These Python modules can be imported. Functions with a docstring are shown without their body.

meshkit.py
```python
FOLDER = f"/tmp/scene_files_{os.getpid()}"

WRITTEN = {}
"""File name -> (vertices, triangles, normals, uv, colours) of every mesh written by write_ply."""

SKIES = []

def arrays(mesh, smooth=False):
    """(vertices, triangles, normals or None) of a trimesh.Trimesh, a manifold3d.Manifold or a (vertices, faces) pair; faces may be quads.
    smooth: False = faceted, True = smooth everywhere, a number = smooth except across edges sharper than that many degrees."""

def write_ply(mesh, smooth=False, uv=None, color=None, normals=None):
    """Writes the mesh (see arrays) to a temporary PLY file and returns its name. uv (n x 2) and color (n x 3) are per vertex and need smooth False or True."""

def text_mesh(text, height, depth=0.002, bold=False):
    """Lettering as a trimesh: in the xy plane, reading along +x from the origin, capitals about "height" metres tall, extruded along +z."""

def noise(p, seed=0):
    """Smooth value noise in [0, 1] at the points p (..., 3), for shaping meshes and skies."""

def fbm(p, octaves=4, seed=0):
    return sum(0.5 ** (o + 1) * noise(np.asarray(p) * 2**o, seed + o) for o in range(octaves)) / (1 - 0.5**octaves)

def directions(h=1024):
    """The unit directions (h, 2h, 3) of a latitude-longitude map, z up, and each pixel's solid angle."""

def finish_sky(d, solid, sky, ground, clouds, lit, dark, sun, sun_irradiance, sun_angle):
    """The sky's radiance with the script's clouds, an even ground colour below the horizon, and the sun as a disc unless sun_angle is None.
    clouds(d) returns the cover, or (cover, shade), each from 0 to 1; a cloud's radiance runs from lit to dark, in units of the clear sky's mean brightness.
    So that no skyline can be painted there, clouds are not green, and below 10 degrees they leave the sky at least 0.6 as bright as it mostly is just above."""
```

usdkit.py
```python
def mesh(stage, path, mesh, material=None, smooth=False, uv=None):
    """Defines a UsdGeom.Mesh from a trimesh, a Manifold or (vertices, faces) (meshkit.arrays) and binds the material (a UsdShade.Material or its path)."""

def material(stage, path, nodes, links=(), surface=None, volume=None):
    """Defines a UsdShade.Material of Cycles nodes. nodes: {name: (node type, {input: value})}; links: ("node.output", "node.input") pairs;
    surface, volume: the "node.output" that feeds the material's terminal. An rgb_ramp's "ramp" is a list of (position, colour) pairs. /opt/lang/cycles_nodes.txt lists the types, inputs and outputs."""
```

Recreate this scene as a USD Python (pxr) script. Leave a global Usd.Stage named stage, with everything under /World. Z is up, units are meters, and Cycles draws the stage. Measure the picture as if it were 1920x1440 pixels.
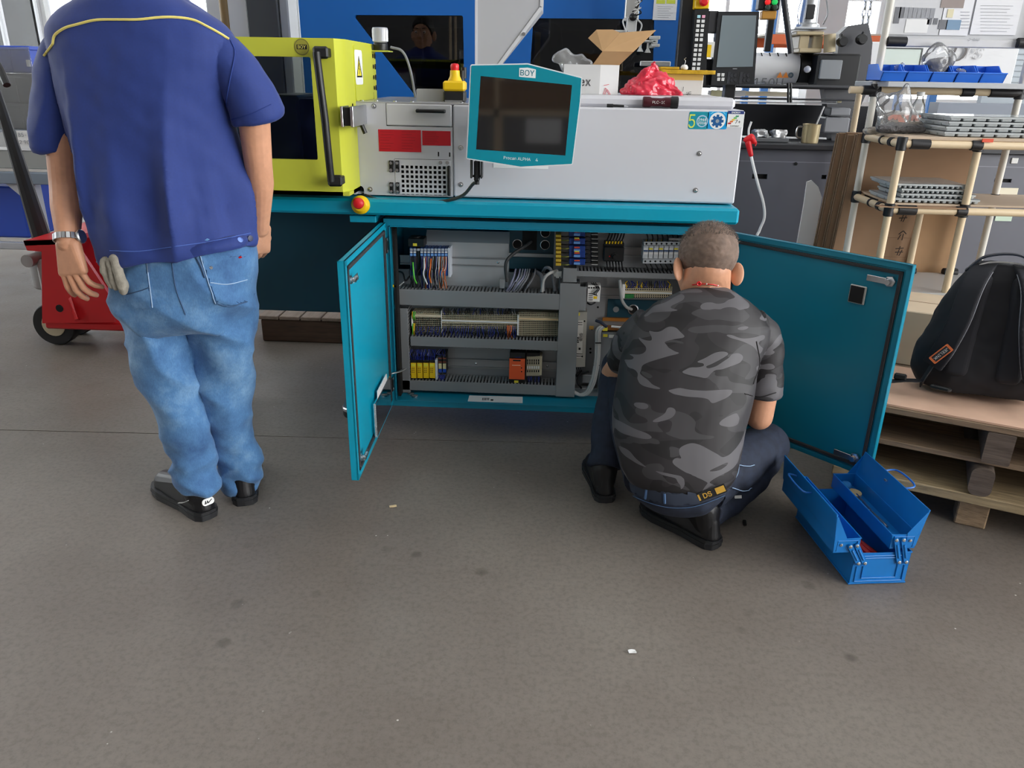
import math, numpy as np, trimesh, manifold3d as m3, usdkit, meshkit
from pxr import Usd, UsdGeom, UsdLux, UsdShade, Gf, Sdf, Vt
from shapely.geometry import Polygon, Point, box as sbox, LineString
from shapely import affinity, unary_union
from shapely.ops import unary_union as uunion

stage = Usd.Stage.CreateInMemory()
UsdGeom.SetStageUpAxis(stage, 'Z')
UsdGeom.Xform.Define(stage, '/World')
UsdGeom.Scope.Define(stage, '/World/Looks')
rng = np.random.default_rng(7)
# ------------------------------------------------ camera: hand-held phone at chest height
CAM_H, FPX = 1.27, 1450.0
def cam_axes(yaw, pitch, roll):
    yaw, pitch, roll = np.radians([yaw, pitch, roll])
    cy, sy = np.cos(yaw), np.sin(yaw)
    f = np.array([-sy*np.cos(pitch), cy*np.cos(pitch), -np.sin(pitch)])
    r = np.array([cy, sy, 0.]); u = np.cross(r, f)
    return r*np.cos(roll)+u*np.sin(roll), -r*np.sin(roll)+u*np.cos(roll), f
RT, UP, FW = cam_axes(2.78, 21.66, 1.065)
cam = UsdGeom.Camera.Define(stage, '/World/camera')
cam.CreateHorizontalApertureAttr(36.0); cam.CreateVerticalApertureAttr(27.0)
cam.CreateFocalLengthAttr(36.0*FPX/1920)
cam.CreateClippingRangeAttr(Gf.Vec2f(0.05, 200))
cam.AddTransformOp().Set(Gf.Matrix4d(*RT, 0, *UP, 0, *(-FW), 0, 0, 0, CAM_H, 1))
cam.CreateExposureAttr(-1.3)
# ------------------------------------------------ daylight: bright overcast sky + window light
dome = UsdLux.DomeLight.Define(stage, '/World/sky')
dome.CreateIntensityAttr(1.0); dome.CreateColorAttr(Gf.Vec3f(3.3, 3.4, 3.5))
def rect_light(name, pos, target, w, h, power, col=(1, 1, 1)):
    L = UsdLux.RectLight.Define(stage, '/World/'+name)
    L.CreateWidthAttr(w); L.CreateHeightAttr(h); L.CreateIntensityAttr(power); L.CreateColorAttr(Gf.Vec3f(*col))
    p, t = np.array(pos, float), np.array(target, float); z = p-t; z /= np.linalg.norm(z)
    x = np.cross([0, 0, 1.], z) if abs(z[2]) < .99 else np.array([1., 0, 0]); x /= np.linalg.norm(x); y = np.cross(z, x)
    L.AddTransformOp().Set(Gf.Matrix4d(*x, 0, *y, 0, *z, 0, *p, 1)); return L
rect_light('window_light_right', (7.9, -2.0, 2.9), (0, .5, .8), 8.0, 4.4, 17.0, (1, .985, .96))
rect_light('window_light_left', (-7.9, 5.0, 3.0), (0, 4.0, 1.0), 9.0, 4.4, 2.0, (.96, .98, 1))
rect_light('window_light_back', (0.5, 12.9, 3.1), (0.5, 0, 1.5), 15.0, 4.4, 4.0, (.97, .99, 1))
rect_light('roof_light_front', (1.5, -1.5, 6.3), (1.5, -1.4, 0), 7.0, 3.0, 0.6)
rect_light('roof_light_middle', (0.5, 4.5, 6.3), (0.5, 4.6, 0), 9.0, 3.0, 1.3)

# ------------------------------------------------ helpers
def at(px, py, X=None, Y=None, Z=None):
    """world point seen at photo pixel (px,py) on the plane X=, Y= or Z= (survey of the photograph)"""
    d = RT*(px-960)-UP*(py-720)+FW*FPX
    t = X/d[0] if X is not None else Y/d[1] if Y is not None else (Z-CAM_H)/d[2]
    return np.array([0, 0, CAM_H])+d*t
def lin(c):
    c = np.array(c, float)/255; return tuple(np.where(c <= .04045, c/12.92, ((c+.055)/1.055)**2.4))
MATS = {}
def mat(name, rgb, rough=.5, metal=0., vary=None, bump=None, coord='object', **kw):
    if name in MATS: return MATS[name]
    c = np.array(lin(rgb)); nodes = {'p': ('principled_bsdf', {'base_color': tuple(c), 'roughness': rough, 'metallic': metal, **kw})}; links = []
    if vary or bump: nodes['tc'] = ('texture_coordinate', {})
    src = 'tc.'+coord
    if vary:
        sc, amt = vary[:2]
        if len(vary) > 2: nodes['mp'] = ('mapping', {'scale': vary[2]}); links.append((src, 'mp.vector')); vs = 'mp.vector'
        else: vs = src
        nodes['n'] = ('noise_texture', {'scale': sc, 'detail': 4, 'roughness': .6})
        nodes['r'] = ('rgb_ramp', {'ramp': [(.3, tuple(c*(1-amt))), (.7, tuple(np.minimum(c*(1+amt), .95)))]})
        links += [(vs, 'n.vector'), ('n.fac', 'r.fac'), ('r.color', 'p.base_color')]
    if bump:
        nodes['bn'] = ('noise_texture', {'scale': bump[0], 'detail': 3}); nodes['b'] = ('bump', {'strength': bump[1], 'distance': bump[2] if len(bump) > 2 else .002})
        links += [(src, 'bn.vector'), ('bn.fac', 'b.height'), ('b.normal', 'p.normal')]
    MATS[name] = usdkit.material(stage, '/World/Looks/'+name, nodes, links, surface='p.BSDF'); return MATS[name]
def glass(name, tint=(1, 1, 1), ior=1.45, rough=0.0, haze=0.0, hazecol=(.8, .8, .8)):
    """thin pane: see-through mixed with a reflection; haze adds a milky or smoky film"""
    if name in MATS: return MATS[name]
    nodes = {'t': ('transparent_bsdf', {'color': tint}), 'g': ('glossy_bsdf', {'color': (1, 1, 1), 'roughness': rough}), 'f': ('fresnel', {'IOR': ior}),
             'm': ('mix_closure', {}), 'd': ('diffuse_bsdf', {'color': hazecol}), 'm2': ('mix_closure', {'fac': haze})}
    MATS[name] = usdkit.material(stage, '/World/Looks/'+name, nodes, [('t.BSDF', 'm2.closure1'), ('d.BSDF', 'm2.closure2'), ('m2.closure', 'm.closure1'), ('g.BSDF', 'm.closure2'), ('f.fac', 'm.fac')], surface='m.closure')
    return MATS[name]
_cnt = {}
def _path(name, parent):
    base = str(parent.GetPath()) if parent is not None else '/World'
    k = _cnt.get((base, name), -1)+1; _cnt[(base, name)] = k
    return f'{base}/{name}' if k == 0 else f'{base}/{name}_{k:03d}'
def info(p, label=None, cat=None, group=None, kind=None):
    for k, v in (('label', label), ('category', cat), ('group', group), ('kind', kind)):
        if v: p.SetCustomDataByKey(k, v)
    return p
def thing(name, label, cat, loc=(0, 0, 0), rz=0, group=None):
    x = UsdGeom.Xform.Define(stage, _path(name, None)); x.AddTranslateOp().Set(Gf.Vec3d(*map(float, loc))); x.AddRotateZOp().Set(float(rz))
    p = x.GetPrim()
    OFF[str(p.GetPath())] = np.array(loc, float), math.radians(rz)
    return info(p, label, cat, group)
OFF = {}
def unify(m):
    if isinstance(m, (list, tuple)) and len(m) and not isinstance(m[0], np.ndarray):
        m = trimesh.util.concatenate([to_tm(x) for x in m])
    return to_tm(m)
def to_tm(m):
    if hasattr(m, 'to_mesh'):
        q = m.to_mesh(); return trimesh.Trimesh(np.array(q.vert_properties[:, :3], float), np.array(q.tri_verts), process=False)
    return m
def part(parent, name, mesh, material, label=None, kind=None, smooth=35):
    """a Mesh under its thing or part; the mesh comes in world metres and is moved into the thing's frame"""
    m = unify(mesh)
    if parent is not None:
        root = '/'.join(str(parent.GetPath()).split('/')[:3])
        if root in OFF:
            o, a = OFF[root]; v = np.array(m.vertices)-o; c, s = math.cos(-a), math.sin(-a)
            m = trimesh.Trimesh(np.stack([c*v[:, 0]-s*v[:, 1], s*v[:, 0]+c*v[:, 1], v[:, 2]], 1), m.faces, process=False)
    g = usdkit.mesh(stage, _path(name, parent), m, material, smooth=False if len(m.faces) <= 44 else smooth)
    return info(g.GetPrim(), label, None, None, kind)
def solo(name, mesh, material, label, cat, group=None, kind=None, smooth=35):
    m = unify(mesh); g = usdkit.mesh(stage, _path(name, None), m, material, smooth=smooth); return info(g.GetPrim(), label, cat, group, kind)
def struct(name, mesh, material, smooth=False, label=None, cat=None):
    g = usdkit.mesh(stage, '/World/'+name, unify(mesh), material, smooth=smooth); return info(g.GetPrim(), label, cat, None, 'structure')
def copy_of(src, loc, rz=0, label=None, group=None):
    was = src.GetCustomData(); x = UsdGeom.Xform.Define(stage, _path(src.GetName(), None)); x.GetPrim().GetReferences().AddInternalReference(src.GetPath())
    x.ClearXformOpOrder(); ops = x.GetOrderedXformOps()
    UsdGeom.XformCommonAPI(x).SetTranslate(Gf.Vec3d(*map(float, loc))) if False else None
    x.GetPrim().GetAttribute('xformOp:translate').Set(Gf.Vec3d(*map(float, loc))); x.GetPrim().GetAttribute('xformOp:rotateZ').Set(float(rz))
    x.SetXformOpOrder([UsdGeom.XformOp(x.GetPrim().GetAttribute('xformOp:translate')), UsdGeom.XformOp(x.GetPrim().GetAttribute('xformOp:rotateZ'))])
    x.GetPrim().SetInstanceable(True); info(x.GetPrim(), label or was['label'], was['category'], group or was.get('group')); return x.GetPrim()

# --- meshes
_s = np.array([(a, b, c) for a in (-1, 1) for b in (-1, 1) for c in (-1, 1)], float)
_cv = np.concatenate([_s*[.7, .9, .9]*1.0, _s*[.9, .7, .9], _s*[.9, .9, .7]])
_hull = trimesh.convex.convex_hull(_cv)
_map = np.array([np.argmin(np.linalg.norm(_cv-v, axis=1)) for v in _hull.vertices]); _cf = _map[_hull.faces]
_bf = trimesh.creation.box().faces; _bvx = trimesh.creation.box().vertices*2
def box(x0, x1, y0, y1, z0, z1, b=0):
    lo, hi = np.minimum([x0, y0, z0], [x1, y1, z1]), np.maximum([x0, y0, z0], [x1, y1, z1]); c, h = (lo+hi)/2, (hi-lo)/2
    if b <= 0: return trimesh.Trimesh(_bvx*h+c, _bf, process=False)
    b = min(b, h.min()*.8)
    v = np.concatenate([_s*(h-[b, 0, 0])*1.0, _s*(h-[0, b, 0]), _s*(h-[0, 0, b])])
    # chamfer: every corner becomes three points, each pulled in along two axes
    v = np.concatenate([_s*(h-[0, b, b]), _s*(h-[b, 0, b]), _s*(h-[b, b, 0])])
    return trimesh.Trimesh(v+c, _cf2, process=False)
_cv2 = np.concatenate([_s*[1, .8, .8], _s*[.8, 1, .8], _s*[.8, .8, 1]])
_h2 = trimesh.convex.convex_hull(_cv2); _cf2 = np.array([np.argmin(np.linalg.norm(_cv2-v, axis=1)) for v in _h2.vertices])[_h2.faces]
def unit(v): v = np.array(v, float); return v/np.linalg.norm(v)
def frame(o, x, z):
    """4x4: local x along x, local z along z (made square)"""
    x = unit(x); z = np.array(z, float); z = unit(z-x*np.dot(x, z)); y = np.cross(z, x); m = np.eye(4); m[:3, 0], m[:3, 1], m[:3, 2], m[:3, 3] = x, y, z, o; return m
def FR(o): return frame(o, (1, 0, 0), (0, -1, 0))   # picture facing -Y: local x right, y up, z out to the viewer
def tf(m, T): m = to_tm(m).copy(); m.apply_transform(T); return m
def obox(o, x, z, sx, sy, sz, b=0): return tf(box(-sx/2, sx/2, -sy/2, sy/2, -sz/2, sz/2, b), frame(o, x, z))
def bar(a, b, w, t, up=(0, 0, 1), bev=0):
    """rectangular bar from a to b, w across, t along up"""
    a, b = np.array(a, float), np.array(b, float); L = np.linalg.norm(b-a); return obox((a+b)/2, b-a, up, L, w, t, bev)
def lathe(prof, o=(0, 0, 0), axis=(0, 0, 1), n=28):
    """prof: (radius, height) from bottom to top, closed at the axis"""
    pr = [(0, prof[0][1])]*int(prof[0][0] > 1e-6)+list(prof)+[(0, prof[-1][1])]*int(prof[-1][0] > 1e-6)
    a = np.arange(n)*2*np.pi/n; v, ring = [], []
    for r, h in pr:
        if r < 1e-6: ring.append([len(v)]); v.append((0, 0, h))
        else: ring.append(list(range(len(v), len(v)+n))); v += [(r*np.cos(t), r*np.sin(t), h) for t in a]
    f = []
    for A, B in zip(ring, ring[1:]):
        for i in range(n):
            j = (i+1) % n
            if len(A) == 1 and len(B) == 1: break
            if len(A) == 1: f.append((A[0], B[j], B[i]))
            elif len(B) == 1: f.append((A[i], A[j], B[0]))
            else: f += [(A[i], A[j], B[j]), (A[i], B[j], B[i])]
    ax = unit(axis); x = np.cross(ax, [0.3, 1, .2]) if abs(ax[1]) < .9 else np.cross(ax, [1, 0, 0])
    return tf(trimesh.Trimesh(np.array(v, float), np.array(f)[:, ::-1] if False else np.array(f), process=False), frame(o, x, ax))
def cyl(a, b, r, r2=None, n=18, ch=0):
    a, b = np.array(a, float), np.array(b, float); L = np.linalg.norm(b-a); r2 = r if r2 is None else r2
    pr = [(r-ch, 0), (r, ch), (r2, L-ch), (r2-ch, L)] if ch else [(r, 0), (r2, L)]
    return lathe(pr, a, b-a, n)
def spline(pts, n=8):
    """Catmull-Rom through pts"""
    p = np.array(pts, float); p = np.vstack([2*p[0]-p[1], p, 2*p[-1]-p[-2]]); out = []
    for i in range(1, len(p)-2):
        for t in np.arange(n)/n:
            out.append(.5*((2*p[i])+(-p[i-1]+p[i+1])*t+(2*p[i-1]-5*p[i]+4*p[i+1]-p[i+2])*t*t+(-p[i-1]+3*p[i]-3*p[i+1]+p[i+2])*t**3))
    return np.array(out+[p[-2]])
def rings_mesh(R, closed=False):
    """R: (k, n, 3) rings joined into a closed skin with fan caps"""
    R = np.array(R, float); k, n = R.shape[:2]; v = R.reshape(-1, 3); f = []
    i, j = np.meshgrid(np.arange(k if closed else k-1), np.arange(n), indexing='ij'); a = i*n+j; b = i*n+(j+1) % n; c = ((i+1) % k)*n+(j+1) % n; d = ((i+1) % k)*n+j
    q = np.stack([a, b, c, d], -1).reshape(-1, 4); f = np.vstack([q[:, [0, 1, 2]], q[:, [0, 2, 3]]])
    if not closed:
        v = np.vstack([v, R[0].mean(0), R[-1].mean(0)]); j = np.arange(n)
        f = np.vstack([f, np.stack([(j+1) % n, j, np.full(n, k*n)], 1), np.stack([(k-1)*n+j, (k-1)*n+(j+1) % n, np.full(n, k*n+1)], 1)])
    a, b, c = v[f[:, 0]], v[f[:, 1]], v[f[:, 2]]; o = v.mean(0)
    if ((a-o)*np.cross(b-o, c-o)).sum() < 0: f = f[:, ::-1]
    return trimesh.Trimesh(v, f, process=False)
def tube(path, r, n=8, closed=False, flat=None):
    """round (or flat=(w,t)) section swept along the path"""
    p = np.array(path, float); t = np.roll(p, -1, 0)-np.roll(p, 1, 0) if closed else np.gradient(p, axis=0); t /= np.linalg.norm(t, axis=1, keepdims=True)+1e-12
    u = np.cross(t[0], [0, 0, 1.]); u = u if np.linalg.norm(u) > .1 else np.cross(t[0], [1., 0, 0]); u = unit(u); R = []
    r = np.broadcast_to(r, (len(p),)); ang = np.arange(n)*2*np.pi/n
    for k in range(len(p)):
        u = unit(u-t[k]*np.dot(u, t[k])); w = np.cross(t[k], u)
        if flat: cs = [(-1, -1), (1, -1), (1, 1), (-1, 1)]; R.append([p[k]+u*a*flat[0]/2+w*b*flat[1]/2 for a, b in cs])
        else: R.append(p[k]+r[k]*(np.cos(ang)[:, None]*u+np.sin(ang)[:, None]*w))
    return rings_mesh(R, closed)
def prism(poly, t, T=None, z0=0.):
    """poly (shapely or points) extruded from z0 to z0+t in the local frame T"""
    if not hasattr(poly, 'area'): poly = Polygon(poly)
    out = []
    for g in getattr(poly, 'geoms', [poly]):
        if g.area < 1e-10: continue
        m = trimesh.creation.extrude_polygon(g, t, engine='earcut'); m.apply_translation([0, 0, z0]); out.append(m)
    m = trimesh.util.concatenate(out); return tf(m, T) if T is not None else m
def rrect(w, h, r, cx=0, cy=0): return sbox(cx-w/2+r, cy-h/2+r, cx+w/2-r, cy+h/2-r).buffer(r, quad_segs=4)
def text(s, h, T, depth=.0006, center=True, bold=False, sx=1., slant=0.):
    m = meshkit.text_mesh(s, h, depth, bold)
    if slant: m.vertices[:, 0] += slant*m.vertices[:, 1]
    m.vertices[:, 0] *= sx
    if center: m.vertices[:, 0] -= m.bounds[:, 0].mean(); m.vertices[:, 1] -= h/2
    return tf(m, T)
def strokes(lines, w, T, depth=.0006):
    """hand-drawn glyph strokes (local x,y) of width w"""
    return prism(uunion([LineString(l).buffer(w/2, cap_style=2) for l in lines]), depth, T)
def disp(m, fn):
    """displace along the vertex normals"""
    m = to_tm(m); n = trimesh.Trimesh(m.vertices, m.faces, process=False).vertex_normals; return trimesh.Trimesh(m.vertices+n*fn(m.vertices)[:, None], m.faces, process=False)
# --- shared looks
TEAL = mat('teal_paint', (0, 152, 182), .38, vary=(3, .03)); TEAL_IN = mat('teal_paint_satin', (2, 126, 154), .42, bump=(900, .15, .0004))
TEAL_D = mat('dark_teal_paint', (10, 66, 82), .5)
GREY = mat('light_grey_paint', (206, 206, 212), .42, bump=(1200, .08, .0003)); YEL = mat('signal_yellow_paint', (200, 204, 66), .42, bump=(1000, .08, .0003))
DUCT = mat('grey_pvc_duct', (128, 130, 132), .5); PLATE = mat('zinc_mounting_plate', (150, 153, 156), .42, .35); STEEL = mat('bright_steel', (205, 207, 210), .25, 1.)
BLACK = mat('black_plastic', (20, 21, 23), .42); BLACKM = mat('matt_black', (12, 12, 13), .8); RUB = mat('black_rubber', (24, 24, 26), .7)
WHITE = mat('white_plastic', (228, 228, 226), .45); REDP = mat('red_plastic', (214, 26, 34), .35); YELP = mat('yellow_plastic', (238, 196, 14), .4); BLUEP = mat('blue_plastic', (20, 66, 160), .4)
LABY = mat('yellow_label', (235, 220, 60), .5); PAPER = mat('white_paper', (232, 232, 232), .6); INK = mat('black_ink', (18, 18, 20), .6); GUN = mat('grey_cable', (128, 130, 136), .5)
WIREB = mat('blue_wire', (24, 40, 130), .45); WIREO = mat('orange_wire', (226, 108, 36), .45); WIREG = mat('green_wire', (90, 200, 60), .45); WIREK = mat('black_wire', (18, 18, 22), .45); WIREW = mat('white_wire', (215, 215, 215), .45)
CARD = mat('corrugated_card', (160, 128, 100), .8, vary=(6, .07)); CARDE = mat('card_edge', (120, 96, 74), .9, vary=(60, .15, (1, 1, 8)))
SKIN = mat('skin', (210, 154, 122), .5, vary=(30, .08))
# ================================================ THE HALL
CONC = usdkit.material(stage, '/World/Looks/polished_concrete', {
    'tc': ('texture_coordinate', {}), 'p': ('principled_bsdf', {'roughness': .42, 'specular_ior_level': .45}),
    'n1': ('noise_texture', {'scale': .9, 'detail': 5, 'roughness': .62}), 'r1': ('rgb_ramp', {'ramp': [(.3, lin((110, 101, 93))), (.5, lin((122, 114, 106))), (.7, lin((133, 126, 118)))]}),
    'n2': ('noise_texture', {'scale': 70, 'detail': 3, 'roughness': .7}), 'r2': ('rgb_ramp', {'ramp': [(.36, (.72, .71, .70)), (.5, (1, 1, 1)), (.64, (1.12, 1.12, 1.12))]}), 'm1': ('mix', {'mix_type': 'multiply', 'fac': .55}),
    'v': ('voronoi_texture', {'scale': 5.5, 'randomness': 1.0}), 'r3': ('rgb_ramp', {'ramp': [(.0, (.42, .41, .40)), (.075, (.62, .61, .60)), (.12, (1, 1, 1))]}), 'n3': ('noise_texture', {'scale': 2.1, 'detail': 2}), 'r4': ('rgb_ramp', {'ramp': [(.5, (0, 0, 0)), (.62, (1, 1, 1))]}), 'm2': ('mix', {'mix_type': 'multiply'}),
    'v2': ('voronoi_texture', {'scale': 26, 'randomness': 1.0}), 'r5': ('rgb_ramp', {'ramp': [(.0, (1, 1, 1)), (.05, (1, 1, 1)), (.075, (0, 0, 0))]}), 'n4': ('noise_texture', {'scale': 9, 'detail': 1}), 'r6': ('rgb_ramp', {'ramp': [(.6, (0, 0, 0)), (.66, (1, 1, 1))]}), 'mm': ('math', {'math_type': 'multiply'}), 'm3': ('mix', {'color2': lin((205, 200, 192))}),
    'nr': ('noise_texture', {'scale': 3, 'detail': 5}), 'rr': ('rgb_ramp', {'ramp': [(.3, (.36, .36, .36)), (.7, (.56, .56, .56))]}), 'b': ('bump', {'strength': .25, 'distance': .0012})},
    [('tc.object', 'n1.vector'), ('n1.fac', 'r1.fac'), ('tc.object', 'n2.vector'), ('n2.fac', 'r2.fac'), ('r1.color', 'm1.color1'), ('r2.color', 'm1.color2'),
     ('tc.object', 'v.vector'), ('v.distance', 'r3.fac'), ('tc.object', 'n3.vector'), ('n3.fac', 'r4.fac'), ('m1.color', 'm2.color1'), ('r3.color', 'm2.color2'), ('r4.color', 'm2.fac'),
     ('tc.object', 'v2.vector'), ('v2.distance', 'r5.fac'), ('tc.object', 'n4.vector'), ('n4.fac', 'r6.fac'), ('r5.color', 'mm.value1'), ('r6.color', 'mm.value2'), ('m2.color', 'm3.color1'), ('mm.value', 'm3.fac'),
     ('m3.color', 'p.base_color'), ('tc.object', 'nr.vector'), ('nr.fac', 'rr.fac'), ('rr.color', 'p.roughness'), ('n2.fac', 'b.height'), ('b.normal', 'p.normal')], surface='p.BSDF')
XL, XR, YB, YF_, ZC = -8.2, 8.2, -6.5, 13.0, 6.5
fl = struct('floor', box(XL-.2, XR+.2, YB-.2, YF_+.2, -.30, -.02), mat('joint_filler', (58, 52, 48), .8))
ja = np.array([-2.05, 2.536]); jd = (np.array([-.242, 2.604])-ja); jm = jd[1]/jd[0]
def jy(x): return 2.536+(x+2.05)*jm
g = .0025
part(fl, 'slab', prism([(XL, YB), (XR, YB), (XR, jy(XR)-g), (XL, jy(XL)-g)], .02, z0=-.02), CONC)
part(fl, 'slab', prism([(XL, jy(XL)+g), (XR, jy(XR)+g), (XR, 7.6), (XL, 7.6)], .02, z0=-.02), CONC)
part(fl, 'slab', prism([(XL, 7.606), (XR, 7.606), (XR, YF_), (XL, YF_)], .02, z0=-.02), CONC)
WALL = mat('white_wall_paint', (226, 226, 224), .8, vary=(2, .03)); COLM = mat('column_paint', (196, 197, 198), .6)
PANE = glass('window_pane', (.97, .98, .98)); FRM = mat('window_frame_white', (225, 226, 228), .5)
def wall(name, n, L, H, T, bays, z0, z1, keep=None):
    """wall with window bays; local x along the wall"""
    p = sbox(0, 0, L, H); bs = [(L/bays*(i+.5)-L/bays*.47, L/bays*(i+.5)+L/bays*.47) for i in range(bays)]
    bs = [bs[i] for i in (keep if keep is not None else range(bays))]
    for a, b in bs: p = p.difference(sbox(a, z0, b, z1))
    w = struct(name, prism(p, .2, T), WALL if name != 'wall_front' else mat('grey_wall_paint', (120, 121, 123), .8))
    for a, b in bs:
        k = WN[0] = WN[0]+1
        f = sbox(a, z0, b, z1).difference(sbox(a+.06, z0+.06, b-.06, z1-.06)); nm = 4
        for i in range(1, nm): x = a+(b-a)*i/nm; f = f.union(sbox(x-.025, z0, x+.025, z1))
        for i in range(1, 3): z = z0+(z1-z0)*i/3; f = f.union(sbox(a, z-.025, b, z+.025))
        wi = struct(f'window_{k}', prism(f, .07, T, z0=.06), FRM); part(wi, 'pane', prism(sbox(a+.04, z0+.04, b-.04, z1-.04), .006, T, z0=.09), PANE)
WN = [0]
def WT(o, x): return frame(o, x, np.cross(x, (0, 0, 1.)))
wall('wall_back', 0, XR-XL, ZC, WT((XL, YF_+.2, 0), (1, 0, 0)), 5, 1.0, 5.3)
wall('wall_left', 0, YF_-YB, ZC, WT((XL, YB, 0), (0, 1, 0)) , 5, 1.0, 5.3, (2, 3, 4))
wall('wall_right', 0, YF_-YB, ZC, WT((XR+.2, YB, 0), (0, 1, 0)), 5, .4, 5.3, (0, 1, 2))
wall('wall_front', 0, XR-XL, ZC, WT((XL, YB, 0), (1, 0, 0)), 4, 2.6, 5.3, ())
cp = sbox(XL, YB, XR, YF_)
struct('ceiling', prism(cp, .15, z0=ZC), mat('ceiling_panel', (215, 215, 213), .8))
for k, (cx, cy, w, h) in enumerate(((1.5, -1.5, 7, 3), (.5, 4.5, 9, 3))):
    f = sbox(cx-w/2-.06, cy-h/2-.06, cx+w/2+.06, cy+h/2+.06).difference(sbox(cx-w/2+.04, cy-h/2+.04, cx+w/2-.04, cy+h/2-.04))
    for i in range(1, 6): x = cx-w/2+w*i/6; f = f.union(sbox(x-.02, cy-h/2, x+.02, cy+h/2))
    struct(f'trim_{k+1}', prism(f, .06, z0=ZC-.06), FRM)
for k, (x, y) in enumerate(((-3.5, 12.4), (3.8, 12.4), (-7.9, 3.5), (-7.9, 8.2))):
    struct(f'trim_{k+3}', box(x-.2, x+.2, y-.2, y+.2, 0, ZC, .01), COLM)
# ================================================ THE INJECTION MOULDING MACHINE (front faces -Y)
YC, YG, YBAR = 2.62, 2.65, 2.58       # cabinet front, grey cover front, bed beam front
MX = thing('injection_moulding_machine', 'teal, grey and yellow injection moulding machine with its wiring cabinet doors standing open', 'machine', (0, YC, 0))
def pb(px0, py0, px1, py1, Y, d, b=0, dz=0):
    """box whose front face on the plane Y has these photo corners (top left, bottom right); d deep"""
    a, c = at(px0, py0, Y=Y), at(px1, py1, Y=Y); return box(a[0], c[0], Y, Y+d, c[2], a[2]+dz, b)
def xz(px, py, Y): p = at(px, py, Y=Y); return p[0], p[2]
# bed beam, frame under it
BB = mat('teal_beam_paint', (0, 156, 186), .34, bump=(900, .1, .0003))
bx0 = -1.44
part(MX, 'bed_beam', [box(bx0, .606, YBAR, 3.5, .832, .884, .008)], BB)
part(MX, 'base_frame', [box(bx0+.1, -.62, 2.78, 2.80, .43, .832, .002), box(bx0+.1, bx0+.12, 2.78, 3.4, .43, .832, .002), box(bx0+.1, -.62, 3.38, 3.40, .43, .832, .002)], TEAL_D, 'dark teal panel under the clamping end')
part(MX, 'bracket', [pb(655, 404, 705, 418, 2.61, .16, .002)], BB)
for k, (x, y) in enumerate(((-.765, 2.80), (.5, 2.80), (-.765, 3.3), (.5, 3.3), (-1.36, 2.86), (-1.43, 3.25))):
    lf = part(MX, 'levelling_foot', [lathe([(.0, .0), (.042, 0), (.045, .008), (.045, .026), (.04, .03)], (x, y, 0)), cyl((x, y, .03), (x, y, .16), .009)], RUB)
    part(lf, 'chrome_ring', lathe([(.0455, .026), (.0475, .030), (.0475, .038), (.044, .042), (.0, .042)], (x, y, 0)), STEEL)
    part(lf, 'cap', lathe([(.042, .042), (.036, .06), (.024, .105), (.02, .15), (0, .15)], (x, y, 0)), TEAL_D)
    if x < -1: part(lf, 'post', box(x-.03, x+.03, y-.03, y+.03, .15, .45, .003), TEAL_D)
# emergency stop mushroom on the beam
c = at(677, 384, Y=YBAR); c = np.array([c[0], YBAR, c[2]]); ax = unit((.05, -1, .12))
es = part(MX, 'emergency_stop', lathe([(.03, 0), (.031, .01), (.029, .016), (.02, .026), (.012, .027)], c, ax), YELP, 'yellow collar with a red emergency stop button')
part(es, 'button', lathe([(.012, .024), (.013, .032), (.0175, .036), (.0185, .044), (.016, .052), (.009, .056), (0, .057)], c+ax*0+np.array([0, 0, .006]), ax), REDP)
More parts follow.
